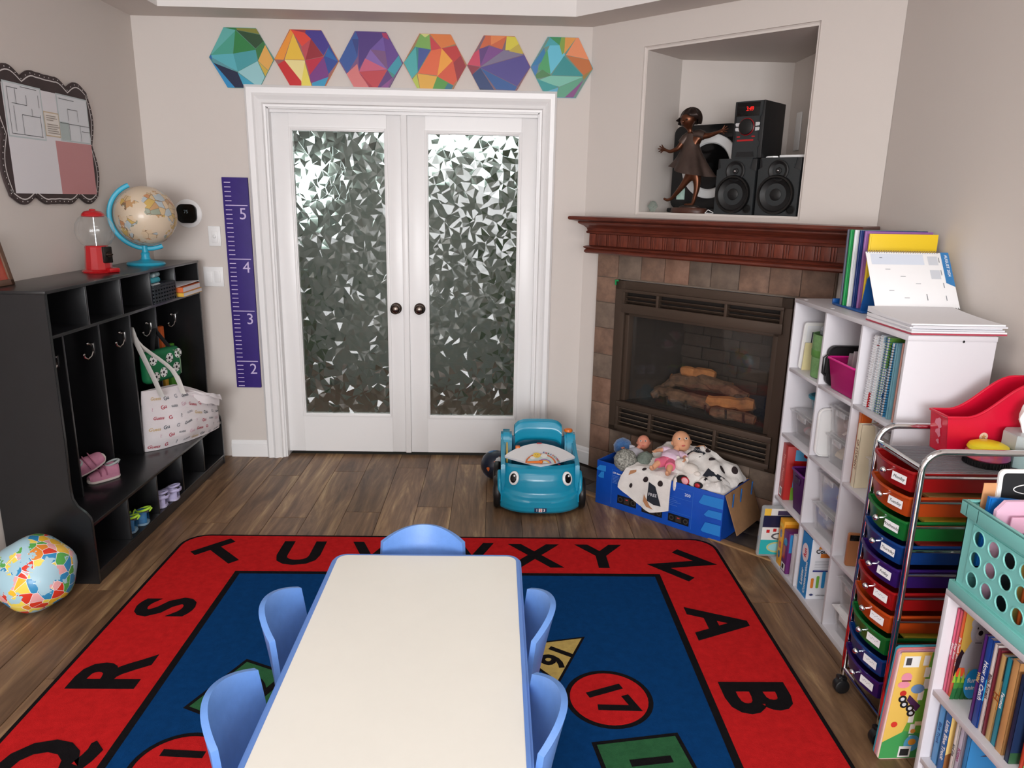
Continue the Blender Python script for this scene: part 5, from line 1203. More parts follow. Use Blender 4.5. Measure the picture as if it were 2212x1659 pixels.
# ---- tote bag with printed words
TOTE = M('tote_canvas', (226, 220, 222), .85, spec=.15, bump=.15, bscale=300)
tbg = T('tote_bag', 'large white canvas tote bag printed with words, slumped on the bench', 'bag', (-1.722, 3.875, ZB), rz=R(63))
TL_, TH_ = .50, .30
def tote_raw(u, v, side):
    # u near->far along the bag, v bottom->top, side -1 front, +1 back
    x = (u-.5)*TL_
    th = (.015+.075*sin(pi*min(1, max(0, u)**.85))**.7)
    prof = interp([(.72,), (1.0,), (1.05,), (.9,), (.6,), (.28,)], v)[0]
    hgt = TH_*(1.06-.36*max(0, u-.45)**1.2*2.2-.06*u)
    z = hgt*v
    y = side*th*prof*(1 if side < 0 else .55)
    y += .014*mnoise.noise(Vector((x*9, z*7, side*3.0)))*sin(pi*min(1, v*1.2+.1))
    lean = -.05*v*(1-u)+.02*v*u
    return Vector((x*(1-.07*v)+.012*v, y-lean*0, z+.001))
def tfront(u, v): return tote_raw(u, v, -1)
g = G(); nu, nv = 44, 26
def tfull(u, v):
    return None
F_ = [[g.b.verts.new(tote_raw(i/(nu-1), j/(nv-1), -1)) for j in range(nv)] for i in range(nu)]
B_ = [[g.b.verts.new(tote_raw(i/(nu-1), j/(nv-1), 1)) for j in range(nv)] for i in range(nu)]
for i in range(nu-1):
    for j in range(nv-1):
        g.b.faces.new((F_[i][j], F_[i+1][j], F_[i+1][j+1], F_[i][j+1])); g.b.faces.new((B_[i][j], B_[i][j+1], B_[i+1][j+1], B_[i+1][j]))
    g.b.faces.new((F_[i][0], B_[i][0], B_[i+1][0], F_[i+1][0]))
for j in range(nv-1):
    g.b.faces.new((F_[0][j], F_[0][j+1], B_[0][j+1], B_[0][j])); g.b.faces.new((F_[-1][j], B_[-1][j], B_[-1][j+1], F_[-1][j+1]))
bmesh.ops.recalc_face_normals(g.b, faces=g.b.faces[:])
O('bag_body', g, TOTE, tbg, ang=60)
O('folded_flap', G().grid(lambda u, v: Vector((-.02+.24*u, -.07+.03*v+.012*sin(u*7)-.02*u, TH_*(1.0-.40*u)-.06*v*(1-.4*u)+.035*sin(pi*v)*(.4+u)+.012*mnoise.noise(Vector((u*6, v*5, 2))))), 26, 16, thick=.004), TOTE, tbg)
STR = M('tote_strap', (232, 228, 222), .8)
def strap(pts, name='strap'):
    P = [Vector(p) for p in pts]; n = 26; Q = []
    for i in range(n):
        t = i/(n-1)*(len(P)-1); k = min(int(t), len(P)-2); f = t-k
        p0, p1, p2, p3 = P[max(k-1, 0)], P[k], P[k+1], P[min(k+2, len(P)-1)]
        Q.append(.5*((2*p1)+(-p0+p2)*f+(2*p0-5*p1+4*p2-p3)*f*f+(-p0+3*p1-3*p2+p3)*f**3))
    g = G(); g.tube(Q, .021, 8, flat=(.1, 1)); return O(name, g, STR, tbg)
inv = Matrix.Rotation(R(-63), 4, 'Z')
def tl(p): return inv @ (Vector(p)-Vector((-1.722, 3.875, ZB)))
apex = tl((-1.832, 3.672, .905))
strap([(-.16, -.075, TH_*.96), (-.19, -.06, .40), tuple(apex+Vector((.01, -.01, -.06))), tuple(apex), tuple(apex+Vector((.02, .03, -.05))), (-.12, .03, .40), (-.08, .03, TH_*.9)])
strap([(-.04, -.09, TH_*.93), (-.09, -.08, .42), tuple(apex+Vector((.02, -.02, -.07))), tuple(apex+Vector((.004, .004, .006))), tuple(apex+Vector((.04, .04, -.08))), (.03, .05, .38), (.07, .04, TH_*.85)])
WC = [M('ink_red', (176, 30, 62), .7), M('ink_gold', (206, 176, 120), .7), M('ink_grey', (150, 150, 158), .7), M('ink_slate', (74, 86, 96), .7), M('ink_pink', (212, 176, 190), .7)]
words = [('Guess', 0, .022, .25), ('G', 0, .026, 0), ('?', 3, .026, 0), ('GUESS', 2, .014, 0), ('Guess', 1, .022, .25), ('Gu', 3, .026, 0), ('G', 2, .026, 0), ('Guess', 3, .02, .25), ('?', 4, .024, 0), ('Gu', 0, .026, 0), ('GUESS', 3, .013, 0), ('Gu', 4, .026, 0)]
rw = random.Random(5); k = 0
def wrap_word(s_, mat, size, shear, u0, v0, rot):
    me = text_mesh(s_, size, .015, 0, 'CENTER', shear); e = .012
    for v in me.vertices:
        x = v.co.x*cos(rot)-v.co.y*sin(rot); y = v.co.x*sin(rot)+v.co.y*cos(rot)
        uu = min(.98, max(.02, u0+x/TL_)); vv = min(.97, max(.02, v0+y/(TH_*(1-.3*max(0, u0-.45)))))
        p = tfront(uu, vv); n_ = (tfront(min(1, uu+e), vv)-tfront(max(0, uu-e), vv)).cross(tfront(uu, min(1, vv+e))-tfront(uu, max(0, vv-e))).normalized()
        v.co = p+n_*.0035
    me.materials.append(mat); o = bpy.data.objects.new('printed_word', me); COL.objects.link(o); o.parent = tbg
for r_ in range(6):
    for c_ in range(8):
        s_, mi, sz, shr = words[k % len(words)]; k += 1
        wrap_word(s_, WC[mi], sz, shr, .07+c_*.118+(.05 if r_ % 2 else 0), .07+r_*.155+rw.uniform(-.015, .015), R(12 if c_ % 2 else -4))
k += 1
# ---- football lunch bag
GRN = M('lunch_green', (16, 110, 66), .6)
lb = T('lunch_bag', 'green lunch bag with football print and black handle hanging in the locker', 'lunch bag', (-1.778, 3.83, .615), rz=R(72))
O('bag_body', G().box((0, 0, .085), (.25, .065, .17), .028, seg=4), GRN, lb)
BH = M('webbing_black', (24, 24, 26), .8)
O('handle', G().tube([(-.05, 0, .168), (-.03, .01, .22), (0, .02, .275), (.035, .01, .22), (.07, 0, .168)], .015, 8, flat=(.25, 1)), BH, lb)
O('zip', G().tube([(.105, -.0335, .02), (.106, -.0335, .09), (.10, -.0335, .14), (.06, -.0335, .155)], .003, 6), M('zip_green', (120, 150, 120), .5), lb)
for (cx_, cz_) in ((-.085, .125), (-.02, .05), (.03, .118), (.075, .06), (-.075, .035), (.095, .132)):
    fp_ = [((232, 234, 232), disc(0, 0, .026, 18)), ((24, 24, 24), disc(0, 0, .0085, 5))]
    for a in range(5): fp_.append(((24, 24, 24), disc(.0205*cos(R(72*a+36)), .0205*sin(R(72*a+36)), .0052, 5)))
    art('football_print', fp_, PRINT, lb, frame((cx_, -.0329, cz_), (1, 0, 0), (0, 0, 1)), lift=.00005)
fo = T('foam_bat', 'orange and yellow toy bat standing in the end locker', 'toy', (-1.86, 4.035, ZB))
O('orange_half', G().box((0, 0, .535), (.03, .045, .13), .008), M('foam_orange', (222, 104, 40), .6), fo); O('yellow_half', G().box((0, 0, .235), (.03, .045, .47), .008), M('foam_yellow', (226, 176, 50), .6), fo)
O('green_board', G().box((0, 0, .24), (.025, .075, .48), .006), M('foam_green', (96, 180, 56), .55), label='bright green board standing behind the lunch bag', cat='board', loc=(-1.86, 4.135, ZB))
# ---- shoes
def shoe(name, label, loc, rz, upper, sole, strapm, lining, tilt=None, clog=False, L_=.145, group=None):
    t = T(name, label, 'shoe', loc, rot=(tilt or (0, 0, rz)), group=group)
    # toe toward +x
    def outl_(x): 
        k = (x+L_/2)/L_; return (.026+.008*sin(pi*min(1, k*1.05))+.004*k)*(1-max(0, (k-.86)/.14)**2*.75)*(1-max(0, (.1-k)/.1)**2*.5)
    xs = [-L_/2+L_*i/18 for i in range(19)]
    pts = [(x, -outl_(x)) for x in xs]+[(x, outl_(x)) for x in xs[::-1]]
    O('sole', G().prism(pts, 0, .016, bev=.004), sole, t)
    def up(u, v):
        a = u*pi; k = v; x = -L_/2+.004+(L_-.01)*k; w_ = outl_(x)*.95
        h = interp([(.058,), (.066,), (.062,), (.050,), (.040,), (.033,), (.022,)], k)[0]
        return Vector((x, -cos(a)*w_, .012+sin(a)**.75*h))
    O('upper', G().grid(up, 17, 25), upper, t)
    O('collar', G().tube([(-.045+.030*cos(2*pi*i/16), .021*sin(2*pi*i/16), .073-.008*cos(2*pi*i/16)) for i in range(16)], .0055, 8, closed=True), lining, t)
    O('opening', G().lathe([(0, -.012), (.018, -.01), (.022, .004)], 16, Matrix.Translation((-.045, 0, .070)) @ Matrix.Diagonal((1.3, .9, 1, 1)), cap=False), M('shoe_inside', (70, 66, 70), .9), t)
    if clog:
        O('heel_strap', G().tube([(-.01, -.034, .05), (-.05, -.036, .055), (-.078, -.018, .058), (-.082, 0, .058), (-.078, .018, .058), (-.05, .036, .055), (-.01, .034, .05)], .008, 8, flat=(1, .35)), upper, t)
    else:
        for sx_ in (-.004, .022): O('strap', G().tube([(sx_, -.031, .03), (sx_, -.026, .05), (sx_, -.010, .063-sx_*.5), (sx_, .010, .063-sx_*.5), (sx_, .026, .05), (sx_, .031, .03)], .009, 8, flat=(.3, 1)), strapm, t)
        O('pull_tab', G().tube([(-.07, 0, .062), (-.082, 0, .078), (-.074, 0, .082)], .004, 6), lining, t)
    return t
PKS = M('shoe_pink', (196, 130, 156), .7, var=.1, scale=30); SOLW = M('shoe_sole', (226, 214, 208), .6); LIN = M('shoe_lining', (176, 184, 184), .8)
shoe('pink_sneaker', 'pink velcro sneaker standing flat on the bench seat', (-1.835, 3.262, ZB), R(232), PKS, SOLW, M('shoe_pink_strap', (184, 112, 140), .7), LIN)
shoe('pink_sneaker', 'pink velcro sneaker propped up on top of its pair', (-1.86, 3.215, ZB+.088), 0, PKS, SOLW, M('shoe_pink_strap', (184, 112, 140), .7), LIN, tilt=(R(38), R(-28), R(35)))
BLS = M('shoe_blue', (44, 110, 156), .6, c2=(30, 70, 110), scale=20); LIM = M('shoe_lime', (170, 214, 60), .6); GREYS = M('shoe_grey_sole', (120, 148, 168), .6)
shoe('blue_sneaker', 'blue and lime child sneaker in the shoe cubby, nearer the divider', (-1.70, 3.235, .0575), R(190), BLS, GREYS, LIM, LIM, L_=.13)
shoe('blue_sneaker', 'blue and lime child sneaker in the shoe cubby, beside the first', (-1.715, 3.150, .0575), R(186), BLS, GREYS, LIM, LIM, L_=.13)
LVC = M('clog_lilac', (176, 170, 206), .45); LVS = M('clog_sole', (190, 184, 214), .5)
shoe('lilac_clog', 'lilac rubber clog in the shoe cubby with strap back', (-1.685, 3.53, .0575), R(184), LVC, LVS, LVC, LVC, clog=True, L_=.14)
shoe('lilac_clog', 'lilac rubber clog in the shoe cubby against the divider', (-1.705, 3.435, .0575), R(188), LVC, LVS, LVC, LVC, clog=True, L_=.14)
# ---- wire basket with clothes and a stack of books in the top cubbies
bk_ = T('storage_basket', 'dark slatted basket of folded clothes in the top cubby', 'basket', (-1.79, 3.772, 1.0465))
BKM = M('basket_dark', (36, 42, 48), .6)
g = G().box((0, 0, .004), (.19, .235, .008), .002)
for zz in (.02, .038, .056, .074, .088): 
    for sx_ in (-1, 1): g.box((sx_*.096, 0, zz), (.004, .24, .011), .001)
    for sy_ in (-1, 1): g.box((0, sy_*.119, zz), (.19, .004, .011), .001)
for i in range(8):
    for sx_ in (-1, 1): g.box((sx_*.095, -.11+i*.031, .045), (.004, .008, .09))
for i in range(6):
    for sy_ in (-1, 1): g.box((-.085+i*.034, sy_*.118, .045), (.008, .004, .09))
O('weave', g, BKM, bk_)
for i, (y_, z_, m_) in enumerate(((-.06, .085, M('cloth_white', (222, 222, 222), .9)), (-.055, .112, M('cloth_teal', (70, 170, 186), .9)), (.05, .08, M('cloth_navy', (28, 34, 46), .9)), (-.045, .132, M('cloth_print', (200, 220, 224), .9, c2=(50, 90, 100), scale=40)))):
    g = G().box((0, 0, 0), (.16, .11-.01*i, .026), .012, seg=3)
    for v in g.b.verts: v.co.z += .008*mnoise.noise(v.co*22+Vector((i*4, 0, 0)))
    O('folded_clothes', g, m_, label=('white', 'teal', 'navy', 'patterned')[i]+' folded clothing lying in the dark basket', cat='clothing', loc=(-1.785, 3.772+y_, 1.0465+z_+(.006 if i == 3 else 0)))
zz = 1.0465
for i, (h_, c_, dx) in enumerate(((.022, (226, 178, 60), 0), (.028, (222, 110, 50), -.006))):
    b_ = T('paperback_book', ('lower thick yellow-spined', 'upper thick orange-spined')[i]+' book stacked in the end top cubby', 'book', (-1.775+dx, 4.068, zz), rz=R(1+1.5*i))
    O('pages', G().box((0, .002, h_/2), (.20,   .255, h_-.004)), PAPER, b_); O('cover', G().box((0, 0, .001), (.204,   .262, .002)).box((0, 0, h_-.001), (.204,   .262, .002)).box((0, -.130, h_/2), (.204, .002, h_)), M('cover_%d' % i, c_, .5), b_); zz += h_+.0005
O('loose_papers', G().grid(lambda u, v: Vector((-.09+.18*u, -.12+.24*v, .002+.012*u*v)), 8, 8, thick=.002), PAPER, label='loose sheets lying on the stacked books in the cubby', cat='papers', loc=(-1.775, 4.055, zz+.001), rz=R(-6))
# ================================================================ white cube shelf on the right and its contents
MEL = M('melamine_white', (214, 212, 218), .4)
SX0, SX1, SY0, SY1, SZ = 1.275, 1.555, 2.197, 3.083, 1.203
shf = T('cube_shelf', 'white cube shelf unit with twelve compartments along the right wall', 'shelf', ((SX0+SX1)/2, (SY0+SY1)/2, 0))
def so(g): bmesh.ops.translate(g.b, vec=(-(SX0+SX1)/2, -(SY0+SY1)/2, 0), verts=g.b.verts); return g
xm_, ym_, dx_ = (SX0+SX1)/2, (SY0+SY1)/2, SX1-SX0
for yy in (SY0+.0075, SY1-.0075): O('side_panel', so(G().box((xm_, yy, SZ/2-.008), (dx_, .015, SZ-.016), .001)), MEL, shf)
O('top', so(G().box((xm_, ym_, SZ-.008), (dx_+.002, SY1-SY0+.002, .016), .001)), MEL, shf)
DV = [2.490, 2.779]
for yy in DV: O('divider', so(G().box((xm_, yy, SZ/2), (dx_-.004, .014, SZ-.034), .001)), MEL, shf)
RZs = [.022, .312, .608, .904]
for zz in RZs[1:]:
    for a, c in ((SY0+.015, DV[0]-.007), (DV[0]+.007, DV[1]-.007), (DV[1]+.007, SY1-.015)): O('shelf_board', so(G().box((xm_, (a+c)/2, zz-.007), (dx_-.004, c-a, .014), .001)), MEL, shf)
O('bottom', so(G().box((xm_, ym_, .011), (dx_-.004, SY1-SY0-.03, .022), .001)), MEL, shf)
O('back_sheet', so(G().box((SX1-.003, ym_, SZ/2), (.004, SY1-SY0-.032, SZ-.036))), MEL, shf)
CAMP = M('cam_cover', (248, 248, 250), .5)
for (x_, y_) in ((1.30, 3.03), (1.30, 2.78), (1.30, 2.49), (1.30, 2.225), (1.50, 2.225)): O('screw_cover', so(G().cyl((x_, y_, SZ+.0006), .008, .001, seg=14)), CAMP, shf)
O('screw_hole', so(G().cyl((1.45, SY0-.0006, SZ-.016), .004, .001, 'y', 10)), INK, shf)
ROW = [.0225, .3125, .6085, .9045]     # row floor heights from the bottom up
# generic things
def book(label, x, y, z, w_, t_, h_, c, spine_text=None, tcol=(240, 240, 240), tilt=0, rz=0, ts=.02, name='book', group=None, tx=0, cover=None):
    # spine faces -x; thickness along y, covers face -y and +y; (x, y) is the spine bottom centre
    b_ = T(name, label, 'book', (x, y, z), rot=(tilt, 0, rz), group=group)
    m_ = M('cover_%d_%d_%d' % c, c, .4)
    O('cover', G().box((w_/2, -t_/2+.0008, h_/2), (w_, .0016, h_)).box((w_/2, t_/2-.0008, h_/2), (w_, .0016, h_)).box((.0008, 0, h_/2), (.0016, t_, h_), .0005), m_, b_)
    O('pages', G().box((w_/2-.001, 0, h_/2), (w_-.006, t_-.0036, h_-.006)), PAPER, b_)
    if spine_text: text(spine_text, ts, M('txt_%d_%d_%d' % tcol, tcol, .6), b_, frame((-.0004, tx, h_*.52), (0, 0, -1), (0, -1, 0)), bold=.015, ext=.0001, name='title')
    if cover: art('cover_art', cover, GLOSSPRINT, b_, frame((0, -t_/2-.0003, 0), (1, 0, 0), (0, 0, 1)))
    return b_
CLR = clear('clear_plastic', (246, 246, 248), .13, .12); CLRL = clear('clear_lid', (244, 244, 246), .28, .2)
def clearbin(label, x, y, z, dx, dy, h_, lidm=None, contents=(), group='clear plastic bins on the cube shelf'):
    # x is the front face, y the centre
    t = T('storage_bin', label, 'storage bin', (x+dx/2, y, z), group=group)
    g = G(); b = g.b; k = .9; P0 = [(-dx/2*k, -dy/2*k), (dx/2*k, -dy/2*k), (dx/2*k, dy/2*k), (-dx/2*k, dy/2*k)]
    bot = [b.verts.new((p[0], p[1], .002)) for p in P0]; top = [b.verts.new((p[0]/k, p[1]/k, h_-.014)) for p in P0]
    b.faces.new(bot[::-1])
    for i in range(4): b.faces.new((bot[i], bot[(i+1) % 4], top[(i+1) % 4], top[i]))
    es = [e for e in b.edges if abs(e.verts[0].co.z-e.verts[1].co.z) > .01]; bmesh.ops.bevel(b, geom=es, offset=.014, segments=3, affect='EDGES')
    bmesh.ops.solidify(b, geom=b.faces[:], thickness=.002)
    O('tub', g, CLR, t)
    O('lid', G().box((0, 0, h_-.010), (dx+.006, dy+.006, .006), .002).box((0, 0, h_-.004), (dx-.02, dy-.02, .008), .003), lidm or CLRL, t)
    for sx_ in (-1,): O('latch', G().box((sx_*(dx/2+.003), 0, h_-.02), (.006, dy*.34, .022), .002), lidm or CLRL, t)
    rn = random.Random(int(y*1000+z*100))
    for cnt, col, sz, kind in contents:
        mc = M('fill_%d_%d_%d' % col, col, .6)
        for i in range(cnt):
            px = rn.uniform(-dx*.30, dx*.30); py = rn.uniform(-dy*.30, dy*.30); pz = .006+sz*.55+rn.uniform(0, max(.001, h_*.5))*(.35 if kind != 'stick' else .5)
            mt = Matrix.Translation((px, py, pz)) @ Euler((rn.uniform(-.5, .5), rn.uniform(-.6, .6), rn.uniform(0, 3))).to_matrix().to_4x4()
            g = G()
            if kind == 'stick': g.box((0, 0, 0), (min(dx, dy)*.6, .009, .002), .0005, mt)
            elif kind == 'blob': g.sph((px, py, pz), (sz*.5, sz*.42, sz*.36), 10)
            else: g.box((0, 0, 0), (sz, sz*.75, sz*.5), sz*.12, mt)
            O('content_piece', g, mc, t)
    return t
def openbin(name, label, x, y, z, dx, dy, h_, mat, k=.84, rim=.008, mt=None):
    t = T(name, label, 'bin', (x+dx/2, y, z))
    g = G(); b = g.b; P0 = rrect(-dx/2, -dy/2, dx/2, dy/2, .016, 4)
    bot = [b.verts.new((p[0]*k, p[1]*k, .002)) for p in P0]; top = [b.verts.new((p[0], p[1], h_)) for p in P0]; n = len(P0)
    b.faces.new(bot[::-1])
    for i in range(n): b.faces.new((bot[i], bot[(i+1) % n], top[(i+1) % n], top[i]))
    bmesh.ops.solidify(b, geom=b.faces[:], thickness=.0025)
    O('tub', g, mat, t)
    O('rim', G().tube([(p[0]*1.01, p[1]*1.01, h_) for p in P0], rim*.55, 8, closed=True), mat, t)
    return t
# ---- far column, top row
pfm = T('framed_card', 'white picture frame leaning in the top far compartment', 'picture frame', (1.40, 3.047, ROW[3]), rot=(R(6), 0, 0))
O('frame', G().prism(rrect(-.095, 0, .095, .205, .014), -.006, .006, 'y', bev=.002), MW, pfm)
art('frame_print', [((228, 230, 236), rect(-.082, .014, .082, .192)), ((50, 54, 66), rect(-.06, .09, .082, .165)), ((226, 228, 236), rect(-.055, .095, .082, .16))], PRINT, pfm, frame((0, -.0066, 0), (1, 0, 0), (0, 0, 1)))
cdm = T('cream_card', 'cream card with red spots in front of the white frame', 'card', (1.385, 3.02, ROW[3]), rot=(R(5), 0, 0))
O('card', G().box((0, 0, .06), (.15, .003, .12)), M('card_cream', (226, 214, 164), .7), cdm)
art('card_spots', [((214, 70, 40), disc(-.01, .045, .014, 16)), ((214, 70, 40), disc(-.022, .016, .015, 16))], PRINT, cdm, frame((0, -.0018, 0), (1, 0, 0), (0, 0, 1)))
gb = T('fabric_bin', 'round green leaf-patterned fabric bin with bagged toys', 'bin', (1.375, 2.885, ROW[3]))
GF = M('bin_green', (132, 176, 118), .8, c2=(108, 152, 94), scale=60)
O('tub', G().lathe([(.0, .003), (.078, .003), (.084, .178), (.08, .178), (.074, .006), (0, .006)], 36, cap=False), GF, gb)
O('band', G().lathe([(.0805, .085), (.083, .088), (.084, .112), (.083, .115)], 36, cap=False), M('bin_green_band', (96, 150, 72), .7), gb)
g = G().sph((0, 0, .185), (.06, .06, .045), 14)
for v in g.b.verts: v.co += v.co.normalized()*.018*mnoise.noise(v.co*40)
O('bagged_toys', g, clear('bag_plastic', (190, 196, 206), .45, .15), gb, ang=20)
# ---- far column, second row
fb_ = clearbin('clear lidded bin with pink pieces under the teal-lidded tub', 1.30, 2.93, ROW[2], .20, .245, .122, None, ((6, (232, 176, 186), .04, 'blob'), (5, (206, 206, 212), .045, 'blob')))
tt_ = T('food_tub', 'round clear tub with a teal lid on top of the clear bin', 'food container', (1.40, 2.935, ROW[2]+.1225))
O('tub', G().lathe([(0, .002), (.05, .002), (.066, .07), (.064, .07), (.048, .005), (0, .005)], 28, cap=False), clear('tub_blue', (150, 200, 214), .25, .1), tt_)
O('lid', G().lathe([(.07, .066), (.076, .07), (.076, .078), (.066, .081), (.06, .077), (0, .077)], 32, cap=False), M('lid_teal', (30, 128, 150), .35), tt_)
O('content_piece', G().sph((0, 0, .03), (.04, .04, .02), 12), M('fill_grey', (150, 150, 160), .6), tt_)
# ---- far column, third row
pz_ = T('puzzle_box', 'red puzzle box marked 32 beside the purple bin', 'game box', (1.40, 3.03, ROW[1]), rz=R(-3))
O('box', G().box((0, 0, .125), (.22, .062, .25), .001), M('box_red', (176, 38, 34), .4), pz_)
art('box_print', [((96, 170, 214), rect(-.075, .02, .109, .235)), ((176, 30, 30), disc(.03, .21, .07, 24, .022)), ((120, 170, 60), rect(-.08, .0, .109, .06)), ((30, 26, 26), disc(-.03, .03, .03, 14)), ((232, 230, 228), disc(-.02, .035, .016, 12)), ((30, 26, 26), disc(.04, .03, .026, 14)), ((176, 30, 30), rect(-.08, .13, .109, .185))], GLOSSPRINT, pz_, frame((0, -.0312, 0), (1, 0, 0), (0, 0, 1)))
text('32', .052, MW, pz_, frame((-.038, -.0318, .158), (1, 0, 0), (0, 0, 1)), bold=.03, ext=.0001); text('PC', .024, MW, pz_, frame((.015, -.0318, .158), (1, 0, 0), (0, 0, 1)), bold=.02, ext=.0001)
text('Floor Puzzle', .026, M('txt_pink', (236, 150, 140), .5), pz_, frame((-.1104, 0, .12), (0, 0, 1), (0, 1, 0)) @ Matrix.Rotation(0, 4, 'Z'), bold=.01, ext=.0001) if False else text('Floor Puzzle', .026, M('txt_pink', (236, 150, 140), .5), pz_, frame((-.1104, 0, .14), (0, 0, -1), (0, -1, 0)), bold=.01, ext=.0001)
art('barcode', [((236, 236, 236), rect(0, 0, .03, .04))]+[((30, 30, 30), rect(.004+k*.005, .006, .0065+k*.005, .034)) for k in range(5)], PRINT, pz_, frame((-.1106, .02, .01), (0, -1, 0), (0, 0, 1)))
PB = openbin('purple_bin', 'purple plastic handled bin in the third row compartment', 1.285, 2.872, ROW[1], .20, .135, .18, M('bin_purple', (104, 40, 122), .35))
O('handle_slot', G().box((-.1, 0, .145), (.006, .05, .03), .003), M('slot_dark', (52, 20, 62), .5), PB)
# ---- far column, bottom row
gf = T('board_game', 'flat game in clear case with navy, white and teal picture', 'game box', (1.30, 3.04, ROW[0]+.0015), rot=(R(5), 0, R(-2)))
O('case', G().prism(rrect(-.09, 0, .10, .255, .012), -.008, .008, 'y', bev=.002), clear('case_clear', (220, 226, 228), .3, .1), gf)
art('game_print', [((226, 226, 224), rect(-.08, .01, .095, .245)), ((44, 174, 178), rect(-.08, .01, .095, .085)), ((30, 34, 66), rect(-.08, .15, .095, .21)), ((190, 196, 140), disc(0.0, .048, .05, 20, .028)), ((150, 212, 220), disc(0.0, .048, .042, 20, .02))]+[((196, 40, 44), rect(-.06+.03*k, .122+.006*(k % 2), -.045+.03*k, .138+.006*(k % 2))) for k in range(4)]+[((90, 90, 96), [(-.0+.036*cos(R(a)), .105+.018*sin(R(a))) for a in range(0, 360, 30)]), ((226, 226, 224), [(-.0+.026*cos(R(a)), .105+.011*sin(R(a))) for a in range(0, 360, 30)]), ((236, 190, 70), rect(-.08, .21, -.05, .245)), ((70, 60, 90), rect(-.02, .212, .09, .235))], GLOSSPRINT, gf, frame((0, -.0088, 0), (1, 0, 0), (0, 0, 1)))
text('26', .045, M('txt_grey', (120, 126, 150), .5), gf, frame((.02, -.0098, .18), (1, 0, 0), (0, 0, 1)), bold=.02, ext=.0001)
def gamebox(label, x, y, z, w_, t_, h_, c, polys=None, rz=0, spine=None):
    b_ = T('game_box', label, 'game box', (x+w_/2, y, z), rz=rz)
    O('box', G().box((0, 0, h_/2), (w_, t_, h_), .001), M('gbox_%d_%d_%d' % c, c, .4), b_)
    if polys: art('box_print', polys, GLOSSPRINT, b_, frame((0, -t_/2-.0003, 0), (1, 0, 0), (0, 0, 1)))
    if spine: art('spine_print', spine, GLOSSPRINT, b_, frame((-w_/2-.0003, 0, 0), (0, -1, 0), (0, 0, 1)))
    return b_
gamebox('yellow orange game box in the bottom far compartment', 1.283, 2.962, ROW[0], .20, .048, .215, (236, 168, 44), [((236, 150, 40), rect(-.095, .01, .095, .2))], spine=[((70, 100, 140), disc(0, .15, .012, 14, .02)), ((196, 60, 40), rect(-.012, .08, .012, .11)), ((60, 80, 130), disc(0, .05, .012, 12, .018)), ((250, 210, 90), rect(-.02, .18, .02, .2))])
gamebox('purple and blue craft kit box beside the yellow box', 1.279, 2.895, ROW[0], .20, .055, .19, (104, 40, 108), [((60, 140, 200), rect(-.095, .10, .095, .185)), ((40, 60, 70), disc(-.05, .15, .03, 14)), ((220, 220, 214), disc(-.03, .165, .014, 10))], spine=[((60, 130, 190), disc(0, .14, .018, 14)), ((180, 60, 60), rect(-.02, .06, .005, .12)), ((230, 230, 230), rect(-.022, .006, .018, .04)), ((30, 30, 34), rect(-.014, .012, .004, .034))])
gamebox('white workbook pack beside the purple craft kit', 1.29, 2.836, ROW[0], .19, .03, .20, (226, 226, 232), [((206, 208, 216), rect(-.085, .01, .085, .19)), ((90, 90, 96), rect(-.08, .165, -.05, .185))])
# ---- middle column
cse = T('black_case', 'black zip case standing in the top middle compartment', 'case', (1.42, 2.752, ROW[3]))
O('shell', G().prism(rrect(-.13, 0, .12, .158, .03), -.014, .014, 'y', bev=.005), M('case_black', (26, 24, 26), .45), cse)
O('handle', G().tube([(-.128, 0, .04), (-.14, 0, .05), (-.14, 0, .11), (-.128, 0, .12)], .006, 8), BLACKP, cse)
PKB = openbin('pink_bin', 'hot pink plastic bin full of card cases', 1.282, 2.62, ROW[3], .20, .225, .118, M('bin_pink', (236, 40, 150), .3))
for i in range(7):
    O('card_case', G().box((0, 0, .055), (.10, .012, .11), .002), clear('cardcase_%d' % (i % 2), ((200, 196, 200), (226, 216, 222))[i % 2], .4, .1), label='%s clear card case in the pink bin' % ('first', 'second', 'third', 'fourth', 'fifth', 'sixth', 'seventh')[i]+' from the far rim', cat='card case', group='card cases in the pink bin', loc=(1.385+.004*(i % 3), 2.68-.0215*i, ROW[3]+.036+.004*((i*3) % 4)), rot=(R(8), 0, R(3*((i % 3)-1))))
wt = T('white_tray', 'white plastic tray standing on edge in the middle column', 'tray', (1.40, 2.755, ROW[2]+.0015))
O('tray', G().prism(rrect(-.115, 0, .12, .2, .03), -.004, .008, 'y', bev=.003), MW, wt); O('rim', G().tube([(p[0], -.005, p[1]) for p in rrect(-.112, .003, .117, .197, .028)], .004, 6, closed=True), MW, wt)
clearbin('clear bin with wooden shapes, lower of the two beside the white tray', 1.315, 2.63, ROW[2], .19, .20, .115, None, ((8, (206, 184, 150), .045, 'blk'), (3, (190, 170, 140), .05, 'blob')))
clearbin('clear bin with white sticks, on top beside the white tray', 1.315, 2.63, ROW[2]+.1155, .19, .20, .115, None, ((7, (232, 228, 220), .05, 'stick'), (3, (200, 204, 210), .05, 'blob'), (2, (60, 62, 70), .04, 'blob')))
clearbin('clear bin with green pieces, lower in the third row middle', 1.30, 2.632, ROW[1], .20, .215, .118, None, ((5, (96, 150, 110), .045, 'blob'), (6, (206, 202, 190), .045, 'blob')))
clearbin('clear bin with bright toy pieces, upper in the third row middle', 1.305, 2.632, ROW[1]+.1185, .20, .21, .135, None, ((3, (226, 130, 100), .07, 'blob'), (3, (220, 200, 120), .06, 'blob'), (3, (130, 90, 160), .05, 'blob'), (3, (226, 220, 220), .06, 'blob')))
lc = T('construction_kit', 'blue letter construction kit box with white side panel', 'game box', (1.385, 2.706, ROW[0]))
